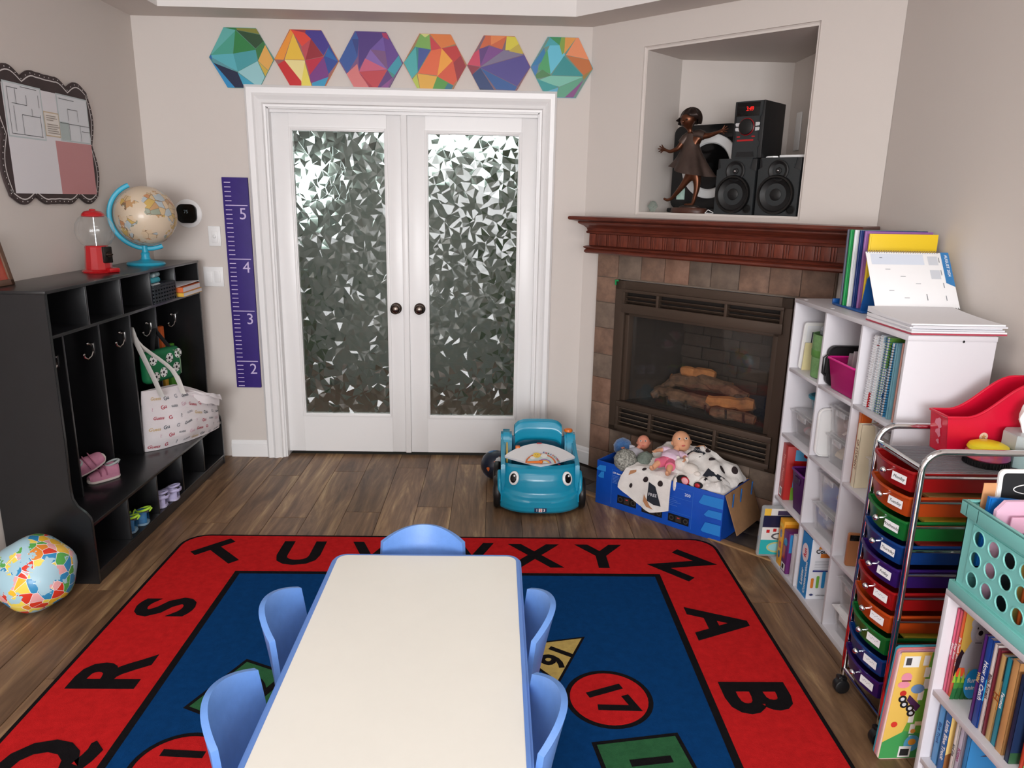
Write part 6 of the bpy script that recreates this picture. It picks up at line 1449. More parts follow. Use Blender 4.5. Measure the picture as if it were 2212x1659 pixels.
O('box', G().box((0, 0, .1325), (.20, .086, .265), .001), M('kit_white', (228, 230, 236), .4), lc)
KB = M('kit_blue', (28, 132, 200), .4)
O('blue_end', G().box((-.1004, 0, .1325), (.0012, .086, .265)), KB, lc); O('blue_top', G().box((0, 0, .2655), (.2, .086, .001)), KB, lc)
smt = frame((-.1014, 0, 0), (0, -1, 0), (0, 0, 1))
art('end_print', [((240, 226, 232), disc(-.005, .185, .030, 24, .040))], GLOSSPRINT, lc, smt)
text('fun', .032, M('txt_red', (200, 40, 60), .5), lc, smt @ Matrix.Translation((-.005, .185, .0004)) @ Matrix.Rotation(R(90), 4, 'Z'), bold=.03, ext=.0001)
text('Letter', .030, WT, lc, smt @ Matrix.Translation((-.012, .075, .0004)) @ Matrix.Rotation(R(90), 4, 'Z'), bold=.03, ext=.0001); text('Construction', .026, WT, lc, smt @ Matrix.Translation((.018, .085, .0004)) @ Matrix.Rotation(R(90), 4, 'Z'), bold=.03, ext=.0001)
kmt = frame((0, -.0432, 0), (1, 0, 0), (0, 0, 1))
art('side_print', [((226, 140, 50), [(-.07, .23), (-.045, .255), (-.005, .25), (.0, .225), (-.07, .222)]), ((226, 130, 50), rect(-.06, .185, .06, .203)), ((60, 70, 140), rect(-.085, .122, -.01, .130))]+[((170, 174, 186), rect(-.08, .17-k*.007, -.0, .1715-k*.007)) for k in range(6)]+[((226, 130, 50), rrect(-.088, .05, -.076, .095, .005)), ((120, 180, 70), rrect(-.066, .05, -.054, .105, .005)), ((50, 150, 214), rrect(-.044, .05, -.03, .125, .006)), ((50, 150, 214), disc(.01, .082, .034, 20)), ((228, 230, 236), disc(.012, .082, .021, 20)), ((50, 60, 110), [(-.09, .02), (-.08, .026), (-.07, .02), (-.08, .015)])], GLOSSPRINT, lc, kmt)
text('Construction', .024, M('txt_ink', (30, 30, 34), .6), lc, kmt @ Matrix.Translation((-.082, .213, .0032)), bold=.03, ext=.0001, align='LEFT'); text('LEARNING RESOURCES', .0095, M('txt_ink', (30, 30, 34), .6), lc, kmt @ Matrix.Translation((-.062, .018, .0032)), ext=.0001, align='LEFT')
# ---- near column, top row: spiral bound books
def spiral(label, y, h_, c, t_=.014, tilt=5, art_=None, coil=True, w_=.2, x=1.295, cc=(225, 225, 230)):
    b_ = T('spiral_book', label, 'book', (x, y, ROW[3]+.0012), rot=(R(tilt), 0, 0))
    O('pages', G().box((w_/2+.006, 0, h_/2), (w_, t_, h_), .001), PAPER, b_); O('cover', G().box((w_/2+.006, -t_/2-.0007, h_/2), (w_+.002, .0012, h_+.002)).box((w_/2+.006, t_/2+.0007, h_/2), (w_+.002, .0012, h_+.002)), M('spc_%d_%d_%d' % c, c, .35), b_)
    if coil:
        g = G(); n = int(h_/.009)
        for k in range(n): g.tube([(.006+.009*cos(a), .0095*sin(a), .006+k*.009) for a in [2*pi*i/10 for i in range(10)]], .0011, 5, closed=True)
        O('coil', g, M('coil_%d' % cc[0], cc, .4), b_, kind='stuff')
    if art_: art('cover_art', art_, GLOSSPRINT, b_, frame((.006, -t_/2-.0016, 0), (1, 0, 0), (0, 0, 1)))
    return b_
spiral('white spiral workbook with red base stripe, first in the top near compartment', 2.445, .255, (226, 226, 230), .016, 3, [((196, 36, 44), rect(0, 0, .19, .055)), ((236, 200, 200), rect(.01, .018, .03, .045)), ((236, 200, 200), rect(.04, .018, .06, .045)), ((160, 50, 60), rect(0, .222, .1, .226)), ((120, 120, 126), rect(.05, .235, .085, .25))]+[((70, 70, 76), disc(.06+.02*(k % 2), .08+k*.03, .006, 8)) for k in range(4)])
spiral('white spiral workbook with pale blue binding, second in its compartment', 2.405, .262, (206, 218, 226), .014, 3, [((226, 232, 236), rect(.0, .01, .19, .24)), ((150, 180, 200), rect(0, .24, .19, .26)), ((110, 110, 120), rect(.02, .09, .05, .15))])
spiral('spiral book with green and blue fish cover, third in its compartment', 2.365, .262, (110, 164, 70), .014, 3, [((226, 234, 240), rect(.0, .0, .19, .16)), ((40, 110, 180), [(.0, .06), (.03, .12), (.07, .16), (.03, .10), (.05, .04)]), ((206, 80, 60), disc(.03, .17, .014, 12))], cc=(50, 90, 150))
spiral('checkered spiral book, fourth in the top near compartment', 2.33, .25, (60, 140, 190), .014, 3, None, cc=(20, 20, 22))
book('thin pale blue folder beside the checkered spiral book', 1.30, 2.298, ROW[3], .2, .012, .255, (130, 186, 204)); book('thin salmon folder next to the shelf end panel', 1.30, 2.262, ROW[3], .2, .012, .262, (226, 170, 156))
# ---- near column, second row
book('orange pre-K workbook behind the yellow student book', 1.30, 2.462, ROW[2], .2, .018, .27, (222, 112, 44), 'Grade One', ts=.012, cover=[((206, 92, 36), rect(.004, .004, .196, .266)), ((226, 150, 100), rect(.02, .17, .15, .173))])
pk = [o for o in COL.objects if o.get('label', '').startswith('orange pre-K')][0]
text('Pre', .05, MW, pk, frame((.07, -.0106, .235), (1, 0, 0), (0, 0, 1)), bold=.03, ext=.0001); text('K', .05, MW, pk, frame((.10, -.0106, .195), (1, 0, 0), (0, 0, 1)), bold=.03, ext=.0001)
book('yellow and white student book in the second row near compartment', 1.290, 2.435, ROW[2], .2, .026, .235, (238, 226, 196), 'GP STUDENT', (120, 70, 50), ts=.019)
clearbin('clear bin of tan pieces, upper in the second row near compartment', 1.315, 2.315, ROW[2]+.1355, .19, .165, .12, None, ((6, (196, 150, 120), .05, 'blob'), (4, (170, 120, 90), .05, 'blk')))
clearbin('clear bin of red and blue pieces, lower in the second row near compartment', 1.31, 2.315, ROW[2], .195, .17, .135, None, ((5, (190, 70, 70), .045, 'blob'), (5, (90, 110, 170), .045, 'blob'), (4, (226, 210, 150), .045, 'blob')))
# ---- near column, third row
cp = T('copper_phone', 'copper-edged toy phone standing in the third row near compartment', 'phone', (1.318, 2.405, ROW[1]), rz=R(-8))
O('shell', G().prism(rrect(-.03, 0, .035, .128, .008), -.009, .006, 'y', bev=.002), M('copper', (196, 134, 90), .3, .4), cp); O('camera', G().box((-.005, -.0098, .112), (.04, .002, .022), .0008), M('gloss_black', (10, 10, 11), .12), cp)
clearbin('clear bin beside the copper phone, lower of two', 1.315, 2.30, ROW[1], .19, .14, .11, None, ((5, (216, 200, 180), .05, 'blk'),)); clearbin('clear bin beside the copper phone, upper of two', 1.315, 2.30, ROW[1]+.1105, .19, .14, .13, None, ((5, (200, 200, 206), .05, 'blob'),))
# ---- near column, bottom row
clearbin('white-lidded clear bin at the foot of the near column', 1.295, 2.36, ROW[0], .20, .20, .105, M('lid_white', (236, 236, 238), .35), ((5, (200, 200, 200), .05, 'blk'),)); clearbin('clear bin of grey pieces stacked on the white-lidded bin', 1.30, 2.36, ROW[0]+.1055, .20, .20, .12, None, ((4, (170, 160, 160), .055, 'blob'), (4, (226, 226, 226), .05, 'blob')))
# ---- on top: file sorter with folders, desk calendar
ZT = SZ+.0012
BLU = M('sorter_blue', (28, 92, 168), .35)
so_ = T('file_sorter', 'blue plastic file sorter holding folders on top of the cube shelf', 'file sorter', (1.46, 2.775, ZT))
O('base', G().box((0, .0, .004), (.22, .25, .008), .002), BLU, so_)
O('far_lip', G().box((-.095, .122, .014), (.03, .012, .02), .003), BLU, so_)
g = G().prism([(-.105, 0), (.10, 0), (.10, .14), (-.07, .17), (-.1, .12)], -.003, .003, 'y', bev=.001); bmesh.ops.transform(g.b, matrix=Matrix.Translation((0, -.098, .006)) @ Matrix.Rotation(R(6), 4, 'X'), verts=g.b.verts); O('near_panel', g, BLU, so_)
for i, (c_, nm, y_, h_, x_) in enumerate((((92, 98, 116), 'slate', 2.829, .288, 1.352), ((22, 148, 74), 'green', 2.806, .288, 1.352), ((226, 230, 232), 'white', 2.782, .288, 1.358), ((20, 48, 112), 'navy', 2.757, .288, 1.365), ((146, 96, 158), 'purple', 2.733, .286, 1.372), ((236, 200, 40), 'yellow', 2.708, .278, 1.378))):
    f = T('pocket_folder', nm+' pocket folder standing in the blue file sorter', 'folder', (x_, y_, ZT+.0085), rot=(R(-2), R(0), 0), group='folders in the file sorter')
    mm = M('folder_'+nm, c_, .4)
    O('cover', G().box((.125, -.004, h_/2), (.25, .0012, h_), .0004).box((.125, .004, h_/2), (.25, .0012, h_), .0004), mm, f); O('spine', G().tube([(.0, 0, 0), (0, 0, h_)], .0052, 10, flat=(1, 1)), mm, f); O('papers', G().box((.13, 0, h_/2-.002), (.235, .005, h_-.01)), PAPER, f)
cl_ = T('desk_calendar', 'open spiral desk calendar with its August page propped up', 'calendar', (1.46, 2.50, ZT))
def stk(z0, z1, x0, x1, y0, y1, sag, mat, name):
    def f(u, v, top): 
        x = x0+(x1-x0)*u; y = y1+(y0-y1)*v
        return Vector((x, y, (z1 if top else z0)+(sag*(1-v)**2 if top else 0)))
    g = G(); n = 12; b = g.b
    A_ = [[b.verts.new(f(i/3, j/(n-1), True)) for j in range(n)] for i in range(4)]; B2 = [[b.verts.new(f(i/3, j/(n-1), False)) for j in range(n)] for i in range(4)]
    for i in range(3):
        for j in range(n-1): b.faces.new((A_[i][j], A_[i+1][j], A_[i+1][j+1], A_[i][j+1])); b.faces.new((B2[i][j], B2[i][j+1], B2[i+1][j+1], B2[i+1][j]))
        b.faces.new((A_[i][-1], A_[i+1][-1], B2[i+1][-1], B2[i][-1])); b.faces.new((A_[i][0], B2[i][0], B2[i+1][0], A_[i+1][0]))
    for j in range(n-1): b.faces.new((A_[0][j], A_[0][j+1], B2[0][j+1], B2[0][j])); b.faces.new((A_[3][j], B2[3][j], B2[3][j+1], A_[3][j+1]))
    bmesh.ops.recalc_face_normals(b, faces=b.faces[:]); return O(name, g, mat, cl_)
stk(0, .004, -.17, .132, -.29, .0, .001, M('cal_red', (176, 60, 80), .5), 'back_cover')
for k in range(5): stk(.0045+k*.0058, .0096+k*.0058, -.168+.003*(k % 2), .134-.004*(k % 3), -.285+.006*(k % 3), .0, .004+.003*k, M('paper_grey_%d' % (k % 2), ((236, 236, 240), (214, 214, 220))[k % 2], .7), 'page_block')
pmt = frame((-.14, .005, .042), (1, 0, 0), (0, .55, .835))
O('standing_page', G().box((.15, .11, 0), (.30, .22, .002), .0004, pmt), PAPER, cl_)
art('page_print', [((210, 218, 232), rect(.015, .17, .205, .212)), ((54, 122, 180), [(.27, .10), (.30, .085), (.30, .222), (.27, .222)])]+[((200, 204, 212), rect(.22, .17-k*.055, .255, .205-k*.055)) for k in range(2)]+[((150, 154, 160), rect(.06+.05*(k % 3), .15-.028*k, .078+.05*(k % 3), .152-.028*k)) for k in range(5)]+[((130, 134, 142), rect(.258, .03+.05*k, .2605, .05+.05*k)) for k in range(4)]+[((90, 94, 104), rect(.19, .03, .192, .055)), ((90, 94, 104), rect(.045, .195, .055, .197))], PRINT, cl_, pmt @ Matrix.Translation((0, 0, .0012)), kind='stuff')
text('AUGUST 2024', .014, WT, cl_, pmt @ Matrix.Translation((.286, .168, .0028)) @ Matrix.Rotation(R(-90), 4, 'Z'), bold=.02, ext=.0001)
def coil(y, n=34):
    g = G()
    for k in range(n):
        c = pmt @ Vector((.006+k*.0087, y, 0)); g.tube([(c.x, c.y+.005*cos(a), c.z+.005*sin(a)) for a in [2*pi*i/8 for i in range(8)]], .001, 4, closed=True)
    return g
O('spiral_coil', coil(-.002), M('coil_dark', (50, 54, 60), .4), cl_, kind='stuff'); O('edge_tabs', coil(.221, 30), M('coil_grey', (120, 110, 110), .5), cl_, kind='stuff')
# ================================================================ rolling drawer cart
CX0, CX1, CY0, CY1 = 1.185, 1.555, 1.878, 2.122
ct = T('drawer_cart', 'chrome rolling cart with ten rainbow coloured drawers', 'cart', ((CX0+CX1)/2, (CY0+CY1)/2, 0))
ccx, ccy = (CX0+CX1)/2, (CY0+CY1)/2
def co(g): bmesh.ops.translate(g.b, vec=(-ccx, -ccy, 0), verts=g.b.verts); return g
for yy in (CY0, CY1):
    P = [(CX0, yy, .062), (CX0, yy, .875)]
    for i in range(1, 9): a = R(180-90*i/8); P.append((CX0+.055+.055*cos(a), yy, .88+.055*sin(a)))
    P.append((CX1-.055, yy, .935))
    for i in range(1, 9): a = R(90-90*i/8); P.append((CX1-.055+.055*cos(a), yy, .88+.055*sin(a)))
    P.append((CX1, yy, .062))
    O('side_frame', co(G().tube(P, .0095, 12)), CHROME, ct)
KZ = [.845-.075*i for i in range(10)]
for i, kz in enumerate(KZ):
    for yy in (CY0+.004, CY1-.004): O('drawer_rail', co(G().tube([(CX0, yy, kz+.014), (CX1, yy, kz+.014)], .0042, 8)), CHROME, ct)
for xx in (CX0, CX1):
    O('cross_bar', co(G().tube([(xx, CY0, .085), (xx, CY1, .085)], .006, 8)), CHROME, ct); O('cross_bar', co(G().tube([(xx, CY0, .888 if xx == CX0 else .860), (xx, CY1, .888 if xx == CX0 else .860)], .006, 8)), CHROME, ct)
for yy in (CY0, CY1): O('cross_bar', co(G().tube([(CX0, yy, .085), (CX1, yy, .085)], .006, 8)), CHROME, ct)
for xx in (CX0, CX1):
    for yy in (CY0, CY1):
        cs = O('caster', co(G().cyl((xx-.008, yy-.012, .026), .0255, .03, 'y', 20, bev=.006)), BLACKP, ct)
        O('caster_stem', co(G().box((xx-.004, yy-.002, .047), (.03, .026, .018), .005).cyl((xx, yy, .058), .006, .02)), BLACKP, cs)
# top tray: clear ribbed shelf
O('top_tray', co(G().box((ccx, ccy, .872), (CX1-CX0-.012, CY1-CY0-.012, .004))), clear('tray_smoke', (190, 190, 196), .3, .12), ct)
g = G()
for k in range(22): yy = CY0+.016+k*(CY1-CY0-.032)/21; g.box((ccx, yy, .8748), (CX1-CX0-.03, .0022, .0014))
O('tray_rib', co(g), M('tray_rib_grey', (120, 120, 126), .4), ct, kind='stuff')
DC = [('red', (176, 20, 22)), ('orange', (206, 80, 22)), ('green', (24, 124, 52)), ('blue', (14, 66, 140)), ('purple', (56, 24, 112))]
def plast(nm, c):
    m = M('drawer_'+nm, c, .28, coat=.2); b = m.node_tree.nodes['Principled BSDF']; b.inputs['Transmission Weight'].default_value = .38; b.inputs['Roughness'].default_value = .3; return m
LABW = M('label_white', (236, 236, 238), .6)
days = ['Monday', 'Tuesday', 'Wednesday', 'Thursday', 'Friday', 'Math', 'Science', 'Art paper', 'Stickers', 'Games']
for i, kz in enumerate(KZ):
    nm, c = DC[i % 5]; mt_ = plast(nm, c)
    z0, z1 = kz-.040, kz+.020; ya, yb = CY0+.018, CY1-.018
    g = G(); b = g.b; k = .96
    def fr_(t): return -.022*(1-(2*t-1)**2)      # bowed front
    n = 12; plan = [(CX0-.012+fr_(j/n), ya+(yb-ya)*j/n) for j in range(n+1)]+[(CX1-.012, yb), (CX1-.012, ya)]
    pcx, pcy = ccx, ccy
    top = [b.verts.new((p[0], p[1], z1)) for p in plan]; bot = [b.verts.new((pcx+(p[0]-pcx)*k, pcy+(p[1]-pcy)*.90, z0)) for p in plan]; N_ = len(plan)
    b.faces.new(bot)
    for j in range(N_): b.faces.new((top[j], top[(j+1) % N_], bot[(j+1) % N_], bot[j]))
    bmesh.ops.recalc_face_normals(b, faces=b.faces[:]); bmesh.ops.solidify(b, geom=b.faces[:], thickness=.0022)
    d = O('drawer', co(g), mt_, ct, label=nm+' translucent drawer', ang=30)
    O('lip', co(G().tube([(p[0], p[1], z1) for p in plan], .0048, 8, closed=True)), mt_, d)
    kx = CX0-.012-.022
    O('knob', co(G().tube([(kx+.004, ccy-.02, kz), (kx-.012, ccy-.02, kz)], .004, 8).sph((kx-.016, ccy-.02, kz), .0095, 14)), CHROME, d)
    yl = ccy-.062; xl = CX0-.012+fr_((yl-ya)/(yb-ya))*.9+.0005
    lm = frame((xl-.0012-ccx, yl-ccy, kz-.008), (.24, -1, 0), (0.06, 0, 1))
    O('name_label', G().box((0, 0, 0), (.054, .024, .0008), mt=lm), LABW, d)
    if i < 5: text(days[i], .0135, INK, d, lm @ Matrix.Translation((0, 0, .0008)), ext=.0001, shear=.2)
    else:
        art('handwriting', [((60, 60, 66), [(-.02+.005*j, .002+.003*sin(j*2.1+i)), (-.017+.005*j, .004+.003*cos(j*1.7+i)), (-.0165+.005*j, .002+.003*cos(j*1.7+i))]) for j in range(8)], PRINT, d, lm @ Matrix.Translation((0, 0, .0006)), kind='stuff')
    if i in (2, 3, 7, 8, 1):
        cc = {1: (196, 150, 90), 2: (230, 190, 60), 3: (200, 60, 50), 7: (220, 190, 60), 8: (220, 224, 226)}[i]
        O('folded_papers', G().box((0, 0, 0), (.26, .17, .010), .002, Matrix.Rotation(R(3), 4, 'Y')), M('pap_%d' % i, cc, .7), label='%s papers lying in the %s drawer of the cart' % ({1: 'tan', 2: 'yellow', 3: 'red', 7: 'gold', 8: 'white'}[i], ('upper ' if i < 5 else 'lower ')+nm), cat='papers', loc=(ccx, ccy, z1-.012))
ZT2 = .8765
# ---- red magazine bin
mb = T('magazine_bin', 'red plastic book bin with star sticker on the cart top', 'book bin', (1.325, 2.062, ZT2))
RBM = M('bin_red', (206, 18, 52), .28)
def sidep(x): return .118+.105*(.5-.5*cos(pi*min(1, max(0, (x-.05)/.19))))
xs = [.28*i/20 for i in range(21)]
prof = [(0.012, 0)]+[(.275, 0)]+[(x, sidep(x)) for x in xs[::-1]]
prof = [(.014, 0), (.262, 0)]+[(x, sidep(x)) for x in xs[::-1]]
for sy_ in (-1, 1): O('side', G().prism(prof, sy_*.042-.0015, sy_*.042+.0015, 'y'), RBM, mb)
O('front', G().prism([(.014, 0), (.0165, 0), (.0025, .118), (0, .118)], -.042, .042, 'y'), RBM, mb); O('back', G().prism([(.262, 0), (.2645, 0), (.2825, .223), (.28, .223)], -.042, .042, 'y'), RBM, mb); O('base', G().box((.138, 0, .0015), (.246, .084, .003)), RBM, mb)
rim = [(x, -.046, sidep(x)) for x in xs]+[(x, .046, sidep(x)) for x in xs[::-1]]
O('rim', G().tube(rim, .0042, 8, closed=True), RBM, mb)
art('star_sticker', [((232, 206, 180), disc(0, 0, .013, 20)), ((196, 150, 90), [((.009 if k % 2 == 0 else .004)*cos(R(36*k+90)), (.009 if k % 2 == 0 else .004)*sin(R(36*k+90))) for k in range(10)])], PRINT, mb, frame((.115, -.0438, .06), (1, 0, 0), (0, 0, 1)))
for z_, s_ in ((.09, .017), (.06, .014), (.032, .008)): art('torn_sticker', [((226, 130, 150), [(s_*cos(a)*(.7+.5*((i*7) % 3)/2), s_*sin(a)*(.7+.5*((i*5) % 3)/2)) for i, a in enumerate([2*pi*j/9 for j in range(9)])])], PRINT, mb, frame((.0135-.012*z_/.118-.002, 0, z_), (0, -1, 0), (-.12, 0, 1)))
# ---- yellow topped round brush
yb_ = T('round_eraser', 'round eraser with yellow dome, rainbow side and bristle base', 'eraser', (1.415, 1.955, ZT2))
O('dome', G().lathe([(.05, .040), (.054, .046), (.05, .056), (.036, .063), (0, .065)], 36), M('dome_yellow', (236, 220, 40), .3), yb_)
O('body', G().lathe([(.054, .018), (.058, .022), (.056, .034), (.05, .040)], 36), M('dome_rainbow', (220, 90, 60), .35, c2=(120, 70, 150), scale=14), yb_)
g = G().lathe([(.055, 0), (.058, .004), (.058, .018)], 36); O('black_base', g, BLACKP, yb_)
g = G()
for k in range(44): a = 2*pi*k/44; g.box((.0585*cos(a), .0585*sin(a), .009), (.002, .002, .017))
O('bristles', g, BLACKP, yb_, kind='stuff')
# ---- tissue box
tb_ = T('tissue_box', 'clear and mint tissue box with a tissue poking out', 'tissue box', (1.532, 1.951, ZT2))
oct_ = [(-.062, -.028), (-.036, -.057), (.05, -.057), (.05, .057), (-.036, .057), (-.062, .028)]
O('box', G().prism(oct_, 0, .05, bev=.002), M('tissue_mint', (176, 206, 208), .4), tb_); O('clear_cover', G().prism([(p[0]*1.04, p[1]*1.04) for p in oct_], .05, .094, bev=.002), M('tissue_frost', (206, 216, 218), .3, trans=.3), tb_)
art('box_logo', [((130, 170, 190), disc(0, 0, .011, 20)), ((214, 226, 228), [(-.007, -.004), (0, .006), (.007, -.004)])], PRINT, tb_, frame((.0, -.0574, .02), (1, 0, 0), (0, 0, 1)))
def tis(u, v):
    a = 2*pi*u; r_ = interp([(.022,), (.03,), (.042,), (.038,), (.012,)], v)[0]*(1+.25*sin(3*a+2*v)+.1*sin(7*a))
    return Vector((r_*cos(a), r_*.6*sin(a), .092+.095*v+.008*sin(4*a)*v))
O('tissue', G().grid(tis, 30, 14, closeu=True), M('tissue_white', (242, 240, 240), .9), tb_)
# ================================================================ front bookcase with crate
BX0, BX1, BY0, BY1, BZ1 = 1.20, 1.51, .90, 1.716, .613
bc = T('bookcase', 'low white bookcase full of picture books in front of the drawer cart', 'bookcase', ((BX0+BX1)/2, (BY0+BY1)/2, 0))
bcx, bcy = (BX0+BX1)/2, (BY0+BY1)/2
def bo_(g): bmesh.ops.translate(g.b, vec=(-bcx, -bcy, 0), verts=g.b.verts); return g
for yy in (BY0+.008, BY1-.008): O('side_panel', bo_(G().box((bcx, yy, BZ1/2-.008), (BX1-BX0, .016, BZ1-.016), .001)), MEL, bc)
O('top', bo_(G().box((bcx, bcy, BZ1-.008), (BX1-BX0, BY1-BY0, .016), .001)), MEL, bc)
SH = [.318, .100]
for z_ in SH: O('shelf_board', bo_(G().box((bcx, bcy, z_-.008), (BX1-BX0-.006, BY1-BY0-.032, .016), .001)), MEL, bc)
O('plinth', bo_(G().box((BX0+.02, bcy, .042), (.014, BY1-BY0-.032, .084))), MEL, bc); O('back_sheet', bo_(G().box((BX1-.003, bcy, .35), (.004, BY1-BY0-.034, .5))), MEL, bc)
Z1_, Z2_ = SH[0]+.0006, SH[1]+.0006
bear = [((186, 150, 70), rect(0, 0, .2, .258)), ((70, 140, 60), rect(0, 0, .2, .075)), ((40, 110, 60), [(0, 0), (.2, 0), (.2, .03), (.1, .045), (0, .03)]), ((40, 24, 30), [(.01, .07), (.05, .07), (.06, .13), (.03, .15), (.012, .12)])]
bear += [((150, 146, 150), [(.03, .08), (.06, .06), (.125, .07), (.15, .12), (.14, .17), (.075, .175), (.04, .13)]), ((156, 152, 156), disc(.105, .20, .045, 20, .036)), ((156, 152, 156), disc(.068, .226, .012, 12)), ((156, 152, 156), disc(.145, .228, .012, 12)), ((176, 172, 174), disc(.11, .192, .022, 14, .016)), ((30, 26, 28), disc(.11, .198, .012, 12, .008)), ((30, 26, 28), disc(.092, .212, .0035, 8)), ((30, 26, 28), disc(.128, .212, .0035, 8)), ((60, 56, 60), rect(.09, .168, .125, .1705)), ((216, 84, 50), [(.015, .07), (.03, .095), (.06, .095), (.07, .075), (.04, .066)])]
bear += [((150, 190, 60), [(.01+.022*k, .05), (.018+.022*k, .085+.012*(k % 2)), (.028+.022*k, .05)]) for k in range(8)]+[((30, 96, 50), [(.01+.026*k, .0), (.02+.026*k, .04), (.032+.026*k, .0)]) for k in range(7)]+[((38, 150, 214), disc(.115, .048, .045, 28))]
bear = bear[:3]+[(c_, [(p[0]*.52-.012, p[1]) for p in ps]) for c_, ps in bear[3:]]
book('thin pink picture book against the bookcase end panel', 1.228, 1.692, Z1_, .20, .011, .248, (232, 96, 130), 'Princess', ts=.011)
book('thin rose red picture book next to the bear book', 1.228, 1.680, Z1_, .20, .011, .25, (224, 84, 104), 'Kitty Story', ts=.011)
bb__ = book('thick orange-spined furry animals book with a grey bear cover', 1.228, 1.667, Z1_, .205, .013, .262, (230, 96, 40), 'See Touch and Feel', ts=.011, cover=bear)
text('furry', .02, MW, bb__, frame((.052, -.0105, .058), (1, 0, 0), (0, 0, 1)), bold=.02, ext=.0001); text('animals', .0165, MW, bb__, frame((.054, -.0105, .036), (1, 0, 0), (0, 0, 1)), bold=.02, ext=.0001)
book('purple zigzag picture book beside the bear book', 1.226, 1.577, Z1_, .2, .012, .245, (84, 36, 120), 'Wild', (236, 206, 110), ts=.014, cover=[((240, 220, 150), [(.0, .14), (.03, .155), (.01, .165), (.03, .18), (0, .17)])])
book('blue How to Catch picture book beside the purple one', 1.224, 1.558, Z1_, .2, .020, .248, (28, 68, 150), 'How to Catch', ts=.019, cover=[((50, 150, 200), rect(0, .08, .2, .14))])
book('white and red slim picture book beside the blue one', 1.226, 1.539, Z1_, .2, .012, .245, (226, 214, 210), 'Black Forest', (60, 30, 40), ts=.014)
book('maroon slim picture book beside the white one', 1.226, 1.526, Z1_, .2, .010, .24, (130, 50, 62))
book('mottled tan and orange reader in the bookcase upper row', 1.226, 1.509, Z1_, .2, .016, .235, (196, 160, 104), 'H', (150, 80, 30), ts=.03, cover=[((60, 56, 44), rect(0, .17, .2, .235)), ((226, 140, 50), rect(0, .09, .2, .15))])
book('teal picture book beside the kraft book', 1.226, 1.489, Z1_, .2, .016, .24, (36, 136, 156), 'Famous', ts=.014, cover=[((60, 70, 60), rect(0, .16, .2, .24)), ((226, 60, 110), rect(0, 0, .2, .02))])
book('plain kraft brown book in the bookcase upper row', 1.224, 1.466, Z1_, .21, .022, .25, (196, 146, 92))
book('dark navy night-sky picture book in the bookcase upper row', 1.222, 1.435, Z1_, .22, .014, .232, (22, 40, 70), None, cover=[((30, 50, 84), rect(0, 0, .22, .23)), ((226, 190, 60), disc(.12, .09, .03, 16)), ((226, 190, 60), rect(.06, .16, .16, .19)), ((50, 90, 60), rect(0, 0, .1, .03))])
book('red and blue picture book nearest the navy one', 1.235, 1.405, Z1_, .2, .012, .18, (214, 70, 40), None, cover=[((34, 66, 160), rect(0, .09, .2, .18)), ((90, 160, 70), rect(0, 0, .2, .02))])
book('pale blue board book at the end of the lower row', 1.226, 1.678, Z2_, .16, .024, .185, (84, 150, 206), 'Blue Truck', (30, 70, 130), ts=.015)
lbt = book('blue truck board book second in the lower row', 1.224, 1.648, Z2_, .16, .024, .187, (44, 104, 170), 'Little Blue Truck', ts=.018, cover=[((236, 206, 130), rect(0, 0, .16, .187)), ((150, 100, 60), [(0, 0), (.08, 0), (.05, .05), (.02, .07), (0, .06)])])
book('white slim book third in the lower row', 1.226, 1.612, Z2_, .17, .012, .185, (232, 226, 220), 'and the', (60, 60, 66), ts=.012)
book('lilac grey book fourth in the lower row', 1.226, 1.592, Z2_, .17, .016, .19, (196, 192, 210), 'Kitten', (150, 60, 110), ts=.016)
book('blue horse story book with a brown animal cover in the lower row', 1.222, 1.560, Z2_, .20, .016, .18, (52, 130, 190), None, cover=[((52, 130, 190), rect(0, 0, .2, .18)), ((196, 150, 120), [(.02, 0), (.2, 0), (.2, .09), (.12, .12), (.05, .08)]), ((70, 34, 30), [(.03, .13), (.07, .13), (.16, .09), (.2, .05), (.2, .11), (.1, .15)])])
# ---- board books leaning between the cart and the bookcase
farm = [((236, 196, 96), rect(0, 0, .165, .375)), ((110, 176, 70), [(.03, 0), (.165, 0), (.165, .375), (.09, .375), (.08, .2)]), ((60, 140, 90), [(.12, .05), (.165, .05), (.165, .3), (.13, .25)]), ((60, 140, 200), rect(.105, .25, .125, .34)), ((70, 160, 90), [(0, 0), (.165, 0), (.165, .08), (.06, .1), (0, .06)])]
farm += [((240, 240, 236), [(.066+.010*sin(k*1.3)+.0035*k*.4, .01+.04*k), (.082+.010*sin(k*1.3)+.0035*k*.4, .01+.04*k), (.082+.010*sin(k*1.3)+.0035*k*.4, .044+.04*k), (.066+.010*sin(k*1.3)+.0035*k*.4, .044+.04*k)]) for k in range(9)]+[((236, 238, 236), rect(.012, .325, .058, .362)), ((70, 70, 74), rect(.018, .332, .034, .356)), ((232, 150, 170), disc(.03, .29, .016, 12)), ((236, 150, 170), disc(.026, .265, .018, 12, .012)), ((120, 60, 50), rect(.018, .276, .045, .281)), ((110, 150, 200), disc(.07, .25, .02, 14, .016)), ((200, 50, 44), disc(.03, .235, .01, 10)), ((70, 40, 80), [(.05, .23), (.09, .19), (.08, .17), (.045, .21)])]
for (x_, y_) in ((.032, .215), (.04, .196), (.06, .182), (.066, .165)): farm += [((30, 30, 34), disc(x_, y_, .0125, 14)), ((210, 214, 220), disc(x_, y_, .0062, 10))]
